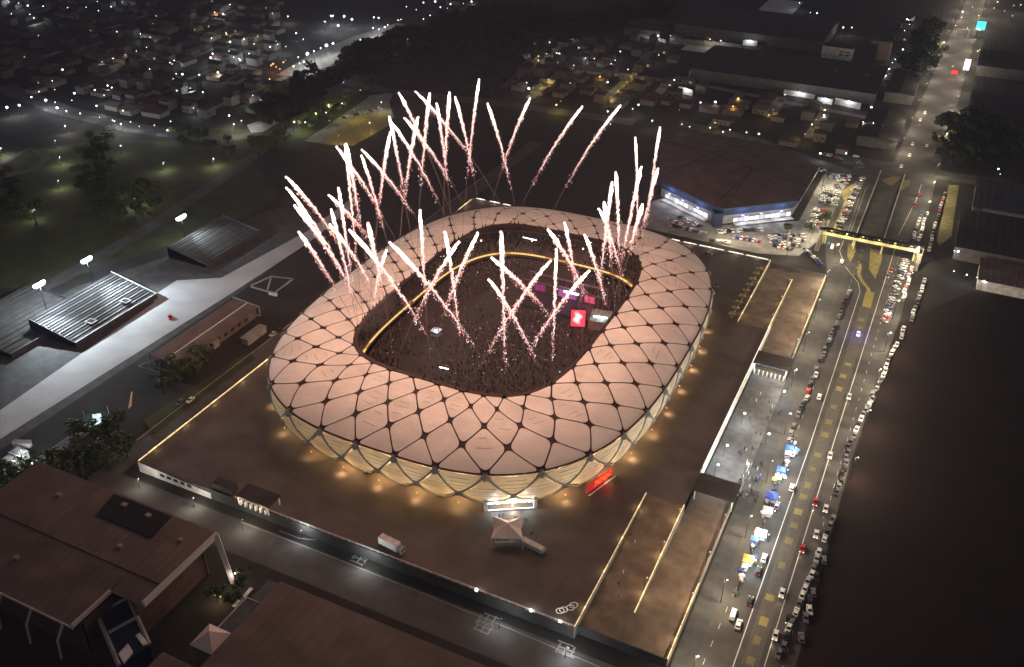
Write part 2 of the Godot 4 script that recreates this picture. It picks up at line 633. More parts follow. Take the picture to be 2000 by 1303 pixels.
func build_show() -> void:
	# the stage and its screens on the covered pitch, seen through the opening
	var t := thing("concert_stage", "concert stage with glowing red and pink screens at the far end of the pitch", "stage")
	var deck := Shape.new()
	deck.box(Vector3(9, 3.2, -46), Vector3(40, 2.0, 16))
	deck.box(Vector3(9, 2.6, -35), Vector3(8, 1.0, 8))
	part("deck", deck.mesh(), M.black, t)
	var frame := Shape.new()
	for x in [-12, 2, 16, 30]:
		frame.box(Vector3(x, 8.5, -53.5), Vector3(0.9, 12.5, 0.9))
	frame.box(Vector3(9, 14.6, -53.5), Vector3(43, 0.9, 0.9))
	frame.box(Vector3(9, 14.6, -45), Vector3(43, 0.7, 0.7))
	part("truss", frame.mesh(), M.pole, t)
	var pics := [[Vector3(-6.5, 7.2, -52.6), Vector2(6, 4.0), Color(0.3, 0.02, 0.12), Color(0.06, 0.01, 0.06)], [Vector3(8.8, 8.0, -52.6), Vector2(10, 6), Color(0.4, 0.06, 0.22), Color(0.13, 0.08, 0.26)], [Vector3(21, 7.2, -52.6), Vector2(6, 4.0), Color(0.8, 0.1, 0.16), Color(0.2, 0.0, 0.05)]]
	for s in pics:
		screen(t, s[0], s[1], s[2], s[3])
		omni("stage_screen_light", s[0] + Vector3(0, 0, 4.0), Color(s[2].r, s[2].g, s[2].b).linear_to_srgb(), 60.0, 2.0)
	var bar := Shape.new()
	bar.box(Vector3(14, 13.4, -44.6), Vector3(8, 0.8, 0.6), 0.0)
	part("white_light_bar", bar.mesh(), M.lamp_white, t)
	omni("white_light_bar_light", Vector3(14, 12.0, -44), Color(0.8, 0.7, 0.95), 20.0, 1.0)
	# a free-standing video tower beside it
	var v := thing("video_tower", "tall red video tower with white picture right of the stage", "video screen", Vector3(22.9, 2.2, -32.6))
	var body := Shape.new()
	body.box(Vector3(0, 5.5, 0), Vector3(7.8, 11, 2.0), 0.35)
	part("frame", body.mesh(), M.black, v)
	var face := Basis(Vector3.UP, 0.35)
	screen(v, face * Vector3(0, 6.0, 1.1), Vector2(7.0, 9.4), Color(1.0, 0.06, 0.1), Color(1.0, 1.0, 1.0), 0.35, true)
	omni("video_tower_light", v.position + face * Vector3(0, 6.0, 4.5), Color(1.0, 0.25, 0.3), 22.0, 2.0)
	var k := thing("control_tent", "grey control tent under a white light bar at the pitch's right edge", "tent", Vector3(31.8, 2.2, -40.2))
	var c := Shape.new()
	c.box(Vector3(0, 2.5, 0), Vector3(10, 5, 12), 0.2)
	part("cover", c.mesh(), M.grey_wall, k)
	var lb := Shape.new()
	lb.box(Vector3(0.5, 5.6, 2.0), Vector3(7, 0.5, 0.5), 0.2)
	part("light_bar", lb.mesh(), M.lamp_white, k)
	omni("control_tent_light", k.position + Vector3(1, 7.5, 3), Color(0.85, 1.0, 0.97), 14.0, 0.6)
	var m := thing("camera_tower", "small lit mixing tower on the dark pitch left of centre", "tower", Vector3(-34.1, 2.2, 7.5))
	c = Shape.new()
	c.box(Vector3(0, 2.5, 0), Vector3(4, 0.4, 4))
	for x in [-1.8, 1.8]:
		for z in [-1.8, 1.8]:
			c.box(Vector3(x, 2.4, z), Vector3(0.25, 4.8, 0.25))
	c.box(Vector3(0, 4.9, 0), Vector3(4.4, 0.3, 4.4))
	part("scaffold", c.mesh(), M.steel, m)
	lb = Shape.new()
	lb.ball(Vector3(1.0, 5.4, 1.0), Vector3(0.5, 0.5, 0.5), 6, 4)
	part("lamp", lb.mesh(), M.lamp_white, m)
	omni("camera_tower_light", m.position + Vector3(1, 6.6, 1), Color(0.7, 0.85, 1.0), 14.0, 0.4)
	var sb := Shape.new()
	sb.box(Vector3(-17.7, 3.4, 29.2), Vector3(4.5, 0.5, 0.3), 0.1)
	sb.box(Vector3(-22.8, 22, -74.7) + Vector3(0, 0, 0.3), Vector3(8, 0.35, 0.3), 0.0)
	crowd()
	var spectators := Shape.new()
	for i in 260:
		var p := Vector3(rng.randfn(-4.0, 15.0), 3.6, rng.randfn(-6.0, 24.0))
		if i > 190:
			var e := outline_point(Vector3(40, 58, 3.2).lerp(Vector3(50.5, 72.0, 3.4), rng.randf()), rng.randf() * TAU)
			p = Vector3(e.x, 13.0, e.y)
		if absf(p.x) > 37.0 and i <= 190 or absf(p.z) > 56.0 and i <= 190:
			continue
		var r := rng.randf_range(0.07, 0.2)
		spectators.ball(p, Vector3(r, r, r) * (1.8 if rng.randf() < 0.1 else 1.0), 4, 2)
	var ph := setting("phone_lights", spectators.mesh(), M.strip_white, "stuff")
	tag(ph, "tiny lights of phones and falling sparks among the crowd on the pitch", "lights")
	tag(one("scoreboard", sb.mesh(), M.lamp_white), "thin white lit scoreboard strips on the arena's stands", "scoreboard")


func crowd() -> void:
	var head := Shape.new()
	head.box(Vector3(0, 0.7, 0), Vector3(0.45, 1.3, 0.32))
	head.ball(Vector3(0, 1.52, 0), Vector3(0.15, 0.18, 0.15), 5, 3)
	var mm := MultiMesh.new()
	mm.transform_format = MultiMesh.TRANSFORM_3D
	mm.use_colors = true
	mm.mesh = head.mesh()
	mm.instance_count = 5200
	for i in 5200:
		var at := Vector3.ZERO
		if i < 1500:
			at = Vector3(rng.randfn(4.0, 16.0), 2.25, rng.randf_range(-34, 52))
			at.x = clampf(at.x, -36.0, 36.0)
		else:
			var s := rng.randf() * 0.98
			var lower := i < 3300
			var e := Vector3(40, 58, 3.2).lerp(Vector3(50.5, 72.0, 3.4), s) if lower else Vector3(52.5, 74.0, 3.5).lerp(Vector3(72.0, 98.0, 3.0), s * 0.7)
			var o := outline_point(e, rng.randf() * TAU)
			at = Vector3(o.x, lerpf(2.2, 11.6, s) + 0.35 if lower else lerpf(14.2, 24.0, s * 0.7) + 0.45, o.y)
		mm.set_instance_transform(i, Transform3D(Basis(Vector3.UP, rng.randf() * TAU), at))
		var g := pow(rng.randf(), 3.0) * 0.26 + 0.012
		mm.set_instance_color(i, Color(g, g * rng.randf_range(0.5, 1.0), g * rng.randf_range(0.5, 1.0)))
	var m := mat(1, 1, 1, 0.9)
	m.vertex_color_use_as_albedo = true
	var o := MultiMeshInstance3D.new()
	o.name = "crowd"
	o.multimesh = mm
	o.material_override = m
	add_child(o)
	o.set_meta("kind", "stuff")


func screen(parent: Node3D, at: Vector3, size: Vector2, a: Color, b: Color, turn := 0.0, blocks := false) -> void:
	var im := Image.create(64, 64, false, Image.FORMAT_RGB8)
	for y in 64:
		for x in 64:
			var w := 0.5 + 0.5 * sin(x * 0.21 + sin(y * 0.17) * 2.0) * cos(y * 0.13)
			if blocks:
				w = clampf(1.7 - Vector2(x - 29 + 5.0 * sin(y * 0.2), (y - 30) * 0.75).length() / 12.0, 0.0, 1.0)
			im.set_pixel(x, y, Color(lerpf(a.r, b.r, w), lerpf(a.g, b.g, w), lerpf(a.b, b.b, w)).linear_to_srgb())
	var m := StandardMaterial3D.new()
	m.albedo_color = Color(0.1, 0.1, 0.1)
	m.emission_enabled = true
	m.emission = Color.BLACK
	m.emission_texture = ImageTexture.create_from_image(im)
	m.emission_energy_multiplier = 0.62
	var q := QuadMesh.new()
	q.size = size
	var s := part("screen", q, m, parent)
	s.position = at
	s.rotation.y = turn


# one rising shell with its tail: a glowing head, a ragged trail, loose sparks below and a thin line of smoke down to the launcher
func comet(base: Vector3, tip: Vector3, low: float) -> void:
	comet_count += 1
	var d := tip - base
	var side := Vector3(d.x, 0, d.z)
	var lean := "upright"
	var across := side.dot(Vector3(0.9, 0, -0.43))
	if absf(across) > 6.0:
		lean = "right-leaning" if across > 0.0 else "left-leaning"
	var t := thing("firework_comet", "%s white firework trail, %s from the left round the roof opening" % [lean, ordinal(comet_count)], "firework", base, 0.0, "firework comets over the arena")
	var way := func(s: float) -> Vector3:
		return side * s + Vector3(0, d.y * (s + 0.32 * (s - s * s)), 0)
	var head := []
	var rad := []
	var mid := low + (1.0 - low) * 0.6
	var wide := rng.randf_range(0.5, 0.74)
	for i in 29:
		var s := lerpf(mid, 1.0, i / 28.0)
		head.append(way.call(s) + Vector3(rng.randfn(0, 0.1), rng.randfn(0, 0.1), rng.randfn(0, 0.1)))
		rad.append(wide * (0.55 + 0.55 * sin(PI * pow(1.0 - i / 28.0, 0.75)) + rng.randf_range(-0.16, 0.16) * (1.0 - i / 30.0)))
	var h := Shape.new()
	h.tube(head, rad, 7)
	h.ball(head[-1], Vector3(0.52, 0.5, 0.52), 7, 5)
	part("bright_trail", h.mesh(), M.spark_head, t)
	var tail := Shape.new()
	var path := []
	var tr := []
	for i in 33:
		var s := lerpf(lerpf(low, mid, 0.15), mid + 0.02, i / 32.0)
		path.append(way.call(s) + Vector3(rng.randfn(0, 0.22), rng.randfn(0, 0.22), rng.randfn(0, 0.22)))
		tr.append(wide * lerpf(0.1, 1.0, pow(i / 32.0, 0.75)) * rng.randf_range(0.5, 1.25))
	tail.tube(path, tr, 6)
	part("fading_trail", tail.mesh(), M.spark_tail, t)
	for kind in 3:
		var sp := Shape.new()
		for i in 130:
			var w := pow(rng.randf(), 0.75)
			var s := lerpf(low - 0.05, lerpf(mid, 1.0, 0.6) if kind != 1 else lerpf(mid, 1.0, 0.15), w)
			var spread := lerpf(1.25, 0.95, w) * wide
			var p: Vector3 = way.call(s) + Vector3(rng.randfn(0, spread * 0.6), rng.randfn(-0.6, 0.9), rng.randfn(0, spread * 0.6))
			var r := rng.randf_range(0.1, 0.27)
			var q := Vector3(rng.randfn(), rng.randfn(), rng.randfn()).normalized() * r
			var u := q.cross(Vector3(0.3, 0.9, 0.2)).normalized() * r
			sp.tri(p + q, p + u, p - q)
			sp.tri(p + q, p - q, p - u)
			sp.tri(p + u, p - q + Vector3(0, r * 1.5, 0), p + q)
		var o := part("sparks", sp.mesh(), M.spark_pink[kind], t)
		o.set_meta("kind", "stuff")
	var smoke := []
	var sr := []
	for i in 9:
		smoke.append(way.call(lerpf(0.0, low + 0.08, i / 8.0)) + Vector3(rng.randfn(0, 0.15), 0, rng.randfn(0, 0.15)))
		sr.append(lerpf(0.12, 0.3, i / 8.0))
	var sm := Shape.new()
	sm.tube(smoke, sr, 6)
	part("smoke_trail", sm.mesh(), M.smoke_trail, t)
	var box := Shape.new()
	box.box(Vector3(0, -0.8, 0), Vector3(0.5, 0.6, 0.5))
	box.tube([Vector3(0, -0.3, 0), Vector3(0, 0.3, 0)], [0.22, 0.22], 6)
	part("launcher", box.mesh(), M.black, t)
	omni("firework_light", base + way.call(0.93) + Vector3(1.6, 0.4, 1.6), Color(1.0, 0.54, 0.36).linear_to_srgb(), COMET_LIGHT, 0.8)


const COMET_LIGHT := 148.0


# ---------------------------------------------------------------- ground, roads, plaza
func sheet(called: String, list: Array, y: float, m: Material) -> MeshInstance3D:
	var s := Shape.new()
	var poly := PackedVector2Array(v2(list))
	var idx := Geometry2D.triangulate_polygon(poly)
	for k in range(0, idx.size(), 3):
		var a := poly[idx[k]]
		var b := poly[idx[k + 1]]
		var c := poly[idx[k + 2]]
		if (b - a).cross(c - a) < 0.0:
			var w := b
			b = c
			c = w
		s.tri(Vector3(a.x, y, a.y), Vector3(b.x, y, b.y), Vector3(c.x, y, c.y))
	return setting(called, s.mesh(), m)


func rect(x0: float, z0: float, x1: float, z1: float) -> Array:
	return [x0, z0, x1, z0, x1, z1, x0, z1]


func strip_path(called: String, list: Array, half: float, y: float, m: Material) -> MeshInstance3D:
	var s := Shape.new()
	s.band(v3(list, y), half)
	return setting(called, s.mesh(), m)


const TRENCH := Rect2(130.5, -292.0, 15.0, 92.0)


func build_ground() -> void:
	var g := Shape.new()
	var xs := [-3200.0, TRENCH.position.x, TRENCH.end.x, 3200.0]
	var zs := [-3600.0, TRENCH.position.y, TRENCH.end.y, 2600.0]
	for i in 3:
		for j in 3:
			if i != 1 or j != 1:
				g.quad(Vector3(xs[i], 0, zs[j]), Vector3(xs[i + 1], 0, zs[j]), Vector3(xs[i + 1], 0, zs[j + 1]), Vector3(xs[i], 0, zs[j + 1]))
	setting("ground", g.mesh(), M.earth)
	# the plaza: a raised slab round the arena
	var p := Shape.new()
	var hole := []
	for k in 96:
		hole.append(outline_point(Vector3(76, 101, 2.95), TAU * (k + 0.5) / 96.0))
	for k in 96:
		var a: Vector2 = hole[k]
		var b: Vector2 = hole[(k + 1) % 96]
		var ao := to_edge(a)
		var bo := to_edge(b)
		p.quad(Vector3(a.x, PODIUM, a.y), Vector3(b.x, PODIUM, b.y), Vector3(bo.x, PODIUM, bo.y), Vector3(ao.x, PODIUM, ao.y))
		if absf(ao.x - bo.x) > 0.01 and absf(ao.y - bo.y) > 0.01:
			var corner := Vector2(PX0 if ao.x + bo.x < 0.0 else PX1, PZ0 if ao.y + bo.y < 0.0 else PZ1)
			p.tri(Vector3(ao.x, PODIUM, ao.y), Vector3(bo.x, PODIUM, bo.y), Vector3(corner.x, PODIUM, corner.y))
	setting("plaza", p.mesh(), M.plaza)
	sheet("plaza", rect(93.1, -68.9, 108.0, 70.3), PODIUM - 0.01, M.plaza)
	var joints := Shape.new()
	for k in 15:
		joints.box(Vector3(PX0 + 12.0 * (k + 0.5), PODIUM + 0.01, (PZ1 + 112.0) / 2.0 + 3.0), Vector3(0.16, 0.012, PZ1 - 120.0))
		joints.box(Vector3(PX0 + 12.0 * (k + 0.5), PODIUM + 0.01, (PZ0 - 112.0) / 2.0 - 3.0), Vector3(0.16, 0.012, -PZ0 - 120.0))
	for k in 2:
		joints.box(Vector3((PX0 + PX1) / 2.0, PODIUM + 0.012, 122.0 + 11.0 * k), Vector3(PX1 - PX0 - 2.0, 0.012, 0.16))
	setting("paving_joints", joints.mesh(), M.dark_concrete)
	# what lies at street level
	sheet("service_road", rect(-101.5, 146.0, 240.0, 160.5), 0.03, M.asphalt)
	sheet("service_road", rect(-107.5, -260.0, -97.5, 170.0), 0.04, M.asphalt)
	sheet("forecourt", rect(109.2, -36.0, 124.4, 48.0), 0.05, M.forecourt)
	sheet("pavement", rect(124.5, -170.0, 131.0, 146.0), 0.1, M.dark_concrete)
	sheet("avenue", [131, 300, 131, -20, 125, -140, 113, -200, 112, -330, 166, -330, 165, -120, 164, -100, 160, 10, 160, 300], 0.06, M.asphalt)
	sheet("avenue", [136, -330, 150.9, -905.8, 150.1, -1104.9, 174.5, -1118.3, 170.7, -916.4, 166.1, -332], 0.06, M.asphalt)
	sheet("cross_road", [104, -338, 104, -320, 225, -322, 225, -338], 0.08, M.asphalt)
	sheet("cross_road", [-22.6, -354.3, 39.3, -344.7, 88.4, -319.9, 121.3, -307.6, 126, -298, 87.5, -305.6, 38.9, -330.3, -20.3, -340], 0.07, M.asphalt)
	sheet("car_park", [5.4, -196.6, 11.7, -208.7, 53.7, -183.4, 95.6, -211.1, 96.1, -299.7, 122, -302.9, 111.7, -189.6, 104.8, -164.2, 83.2, -156.8, 27.8, -158.5, 8, -160.2], 0.05, M.concrete)
	sheet("verge", [121.6, -305.7, 111.1, -265.8, 116, -255.6, 116.4, -205.7, 120.4, -204.6, 123.2, -298.6], 0.12, M.yellow_earth)
	sheet("verge", [174, -312.9, 180.1, -316, 181.3, -230.9, 176, -214.7, 174.1, -221.1], 0.13, M.dry_grass)
	sheet("runway", [-175, 138.4, -182.4, 39.7, -188.2, 32.5, -188.7, 16.1, -169.5, 3.2, -162.5, -64.3, -166.1, -118, -158.4, -115.7, -152.8, -51.1, -153.5, 10.8, -158.4, 152.1], 0.08, M.pale_concrete)
	sheet("yard", [-152.2, 157.2, -150.4, 10.4, -156.6, -76.6, -206.1, -102.1, -202.6, -30.3, -230.8, 44.8, -232, 91.3], 0.03, M.dark_concrete)
	sheet("lawn", [-426.1, -68.7, -376.5, -128.1, -284.5, -152.5, -196.4, -89.4, -221.5, -13.4, -247.8, 59.5, -266.6, 62.8], 0.03, M.grass)
	sheet("lawn", [-362.9, -165.5, -275, -146.3, -252.2, -174.7, -266.8, -290.3, -296.9, -312.9, -303.1, -249.7, -291.5, -189.9], 0.06, M.grass)
	sheet("lawn", [-115.4, 116, -110, 55.8, -102.9, 57.1, -103.9, 122], 0.1, M.grass)
	sheet("car_park", [-255.1, -184.7, -274.2, -286.4, -255.4, -311.2, -245.1, -287, -222.1, -257.6, -226.3, -188.1], 0.04, M.concrete)
	sheet("dirt_yard", [-246.7, -204.5, -249.9, -249.9, -233.4, -272, -216.5, -241.1, -216.5, -193.1, -236.1, -186.4], 0.07, M.yellow_earth)
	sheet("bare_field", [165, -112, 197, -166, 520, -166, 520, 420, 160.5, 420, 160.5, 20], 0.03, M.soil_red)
	sheet("playing_field", [-311.4, -192.1, -307, -219, -293.4, -207.7, -290.9, -174.5], 0.15, M.pale_concrete)
	for r in [[[-551.6, -172.1, -461.2, -153.8, -382.5, -149.1, -309.6, -160.2], 9.0], [[-502.7, -229.7, -517.6, -273.8, -518.9, -326.5, -502.3, -363.9], 8.0], [[-353.9, -307.5, -367, -375.4, -366, -442.5, -356.1, -503.6], 16.5], [[-309.6, -160.2, -286.7, -183.9, -285, -231.7, -289.1, -301.3], 6.0], [[-353.9, -307.5, -324.3, -314.7, -260.6, -311.6, -172, -325, -52.5, -332.3], 7.0], [[-410.3, -55.6, -415.3, -85.2, -390.3, -76.4, -380.9, -55.5, -391.6, -40.2], 4.0], [[-248.7, 77.6, -244.6, 42.4, -248.7, -29.9, -262.9, -120.9, -281.5, -233.5], 5.0]]:
		strip_path("road", r[0], r[1], 0.2, M.street_pale if r[1] > 16.0 else M.asphalt)
	for r in [[-181.2, -362.3, -184.2, -430.9, -189.8, -514.6], [-148.8, -348.7, -152.8, -399.5, -153.6, -429.4], [-92.8, -366.1, -95, -446.4, -106.1, -528.5], [-57.7, -384.4, -61.2, -436, -56, -463.4], [3.3, -348.4, 3.5, -408.9, 2.7, -445.7], [36.4, -391.4, 36.4, -448], [73.8, -360.1, 73.7, -424.3], [-154.8, -432.2, -92, -444.6, -19.4, -446.6, 51.7, -434, 116.3, -426.1], [-195.8, -433.8, -154.8, -468.2, -119.8, -468.3]]:
		strip_path("street", r, 4.0, 0.16, M.street_pale)
	for r in [[-689.1, -321.7, -698.7, -389.3], [-613.7, -339.3, -622.9, -429.8], [-470.2, -280.8, -475.4, -399.6], [-430.1, -183.8, -428.3, -299.3], [-586.2, -211.2, -591.9, -272.2], [-359.4, -206.6, -359.7, -304.5], [-556.8, -374, -561, -463]]:
		strip_path("street", r, 3.2, 0.16, M.street_pale)
	for r in [rect(-81.7, -547.3, 89.8, -573.9), rect(-53.2, -740.4, -15.5, -804.7)]:
		sheet("yard", r, 0.1, M.pale_concrete)
	# the sunken lanes that dive under the cross road
	var t := Shape.new()
	var x0 := TRENCH.position.x
	var x1 := TRENCH.end.x
	var z0 := TRENCH.position.y
	var z1 := TRENCH.end.y
	t.quad(Vector3(x0, -6.5, z0 - 25), Vector3(x1, -6.5, z0 - 25), Vector3(x1, -6.5, z0 + 25), Vector3(x0, -6.5, z0 + 25))
	t.quad(Vector3(x0, -6.5, z0 + 25), Vector3(x1, -6.5, z0 + 25), Vector3(x1, 0, z1), Vector3(x0, 0, z1))
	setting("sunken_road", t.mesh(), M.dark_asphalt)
	var w := Shape.new()
	w.box(Vector3(x0 - 0.3, -3.0, (z0 + z1) / 2 - 12), Vector3(0.6, 8.0, z1 - z0 + 26))
	w.box(Vector3(x1 + 0.3, -3.0, (z0 + z1) / 2 - 12), Vector3(0.6, 8.0, z1 - z0 + 26))
	tag(one("retaining_wall", w.mesh(), M.pale_concrete), "grey concrete walls lining the sunken lanes beyond the yellow footbridge", "wall")
	w = Shape.new()
	w.box(Vector3((x0 + x1) / 2, -3.5, (z0 + z1) / 2 + 4), Vector3(0.6, 7.0, 46.0))
	tag(one("divider_wall", w.mesh(), M.black), "dark divider between the two sunken lanes", "wall")
	# road paint
	strip_path("lane_line", [142.3, 129.9, 143.1, 6.8, 142.5, -137, 140, -147.1, 130.5, -163.3, 124.7, -181.4, 124.7, -196.1], 0.14, 0.1, M.white_paint)
	strip_path("lane_line", [151.2, 125.5, 151.7, 2.5, 153.1, -195.8, 155.1, -211.5], 0.14, 0.1, M.white_paint)
	strip_path("lane_line", [152.9, -218, 157.1, -278.3, 157.6, -306.4], 0.14, 0.1, M.white_paint)
	strip_path("kerb_line", [126.9, -198.8, 125.2, -284.2], 0.35, 0.13, M.concrete)
	strip_path("kerb_line", [125.4, -199.5, 123.4, -283.2], 0.2, 0.14, M.concrete)
	strip_path("busway", [146.9, 127.6, 147.5, 4.6, 147.9, -86, 147.3, -121.5], 2.6, 0.085, M.busway)
	var dash := Shape.new()
	for k in 60:
		var z := 140.0 - k * 8.0
		if z > -190.0:
			dash.box(Vector3(136.5 - maxf(0.0, (z - 60.0)) * 0.04, 0.1, z), Vector3(0.14, 0.02, 2.6))
			dash.box(Vector3(156.5, 0.1, z), Vector3(0.14, 0.02, 2.6))
		if z < -345.0 and z > -700.0:
			dash.box(Vector3(lerpf(147.0, 152.0, (-z - 345.0) / 350.0), 0.1, z), Vector3(0.14, 0.02, 2.6))
			dash.box(Vector3(lerpf(155.0, 161.0, (-z - 345.0) / 350.0), 0.1, z), Vector3(0.14, 0.02, 2.6))
	setting("lane_dashes", dash.mesh(), M.white_paint)
	var boxes := [147.2, 11.8, 147.1, 21.7, 146.9, 32.4, 146.6, 39.9, 146.9, 49.3, 146.8, 57.5, 146.8, 66.4, 147, 79.7, 146.5, 96.4, 146.7, 107.6, 146.6, 116.2, 146.6, 125, 147.6, -3.1, 147.7, -12.9, 147.3, -25, 147.5, -40.2, 147.5, -51.5, 147.9, -62.5, 147.5, -107.3, 147.9, -99.3, 148.6, -91.5]
	for q in v2(boxes):
		var s := Shape.new()
		s.box(Vector3(q.x + rng.randf_range(-0.3, 0.3), 0.105, q.y), Vector3(rng.randf_range(2.2, 3.0), 0.02, rng.randf_range(2.4, 4.2)))
		setting("yellow_box", s.mesh(), M.yellow_paint if rng.randf() < 0.5 else M.faded_yellow)
	strip_path("hatching", [147.8, -121.7, 147.4, -139.5], 2.2, 0.11, M.yellow_paint)
	for s in [[137.6, -171, 137.1, -165.3, 138.3, -155.2, 140.7, -149.4, 144.9, -142.6, 148.1, -132.5, 149.2, -133.7, 146.8, -142.3, 142.4, -150.8, 140, -156.1, 139.2, -167.7], [140.3, -192.2, 147.2, -191.3, 148.2, -179.1, 147.9, -155.6, 143.1, -165.6], [127.5, -193.1, 132.8, -192.8, 133.2, -178.5, 132.5, -169.8, 129.7, -176.8]]:
		var k := Shape.new()
		k.prism(v2(s), 0.0, 0.22)
		tag(one("traffic_island", k.mesh(), M.yellow_earth), ["curved yellow-kerbed traffic island below the footbridge", "orange triangular traffic island under the footbridge's middle pier", "small grassy traffic island under the footbridge's left half"][counts.get("isl", 0)], "traffic island")
		counts["isl"] = counts.get("isl", 0) + 1
	for s in [[132.8, -301.5, 138.2, -311.2, 144, -312.2, 140.9, -296, 137.9, -294.4], [144.2, -301.5, 146.1, -308.3, 150.1, -310.3, 150.1, -300.7, 147.1, -289.7, 144.6, -292.2]]:
		var k := Shape.new()
		k.prism(v2(s), 0.0, 0.2)
		tag(one("traffic_island", k.mesh(), M.dry_grass), ["left of two pale islands at the head of the sunken lanes", "right of two pale islands at the head of the sunken lanes"][counts.get("isl2", 0)], "traffic island")
		counts["isl2"] = counts.get("isl2", 0) + 1
	# worn markings in the light pools of the service road, front left
	for q in [Vector3(64.3, 0, 147.2), Vector3(92.5, 0, 146.7), Vector3(11.8, 0, 142.9), Vector3(65, 0, 150.4)]:
		var s := Shape.new()
		for i in 3:
			s.box(q + Vector3(rng.randf_range(-1, 1), 0.05, (i - 1) * 2.0), Vector3(5.5, 0.02, 0.5))
			s.box(q + Vector3((i - 1) * 2.4, 0.065, rng.randf_range(-1, 1)), Vector3(0.5, 0.02, 4.0))
		setting("bay_marking", s.mesh(), M.worn_paint)
	strip_path("bay_marking", [-22.5, 144.2, -13.4, 144.1, -8, 142.3, -6.9, 139.1], 0.18, 0.06, M.worn_paint)
	strip_path("bay_marking", [-21.1, 141.5, -14.2, 141.6, -9.7, 139.9], 0.18, 0.06, M.worn_paint)
	strip_path("road_edge_line", [-38, 146.8, 0.6, 146.5, 73.7, 147.3, 104.5, 148.4], 0.15, 0.07, M.concrete)


const PX0 := -92.1
const PX1 := 93.1
const PZ0 := -141.7
const PZ1 := 141.5


func to_edge(a: Vector2) -> Vector2:
	var s := minf((PX1 if a.x > 0.0 else PX0) / a.x if absf(a.x) > 1e-5 else 1e9, (PZ1 if a.y > 0.0 else PZ0) / a.y if absf(a.y) > 1e-5 else 1e9)
	return a * s


# a low parapet with a row of lit strips along its top
func lit_wall(called: String, label: String, a: Vector3, b: Vector3, top: float, m: Material, strip: Material, pattern: Array, light: float, color: Color, wall_m: Material = null) -> void:
	var t := thing(called, label, "wall", Vector3.ZERO)
	var d := b - a
	var n := Vector3(d.x, 0, d.z).normalized()
	var w := Shape.new()
	var turn := atan2(d.x, d.z)
	var s := Vector3(n.z, 0, -n.x) * 0.25
	var ends := [a - s, b - s, b + s, a + s]
	var low := []
	for e in ends:
		low.append(Vector3(e.x, 0, e.z))
		# top follows the line from a to b
	w.quad(ends[0] + Vector3(0, top, 0), ends[1] + Vector3(0, top, 0), ends[2] + Vector3(0, top, 0), ends[3] + Vector3(0, top, 0))
	for k in 4:
		var l := (k + 1) % 4
		w.quad(low[k], low[l], ends[l] + Vector3(0, top, 0), ends[k] + Vector3(0, top, 0))
	part("wall", w.mesh(), wall_m if wall_m else m, t)
	for p in pattern:
		var s0 := a.lerp(b, p[0]) + Vector3(0, top + 0.16, 0)
		var s1 := a.lerp(b, p[1]) + Vector3(0, top + 0.16, 0)
		var count := maxi(1, int(s0.distance_to(s1) / 5.0))
		for i in count:
			var q0 := s0.lerp(s1, (i + 0.05) / count)
			var q1 := s0.lerp(s1, (i + 0.95) / count)
			var st := Shape.new()
			var fat: float = (0.2 if p.size() < 3 else p[2]) * rng.randf_range(0.8, 1.25)
			st.tube([q0, q1], [fat, fat], 4)
			part("light_strip", st.mesh(), strip, t)
		if light > 0.0:
			var lamps := maxi(1, int(s0.distance_to(s1) / 16.0))
			for i in lamps:
				omni(called + "_light", s0.lerp(s1, (i + 0.5) / lamps) + Vector3(0, 0.7, 0), color, light, 0.4)


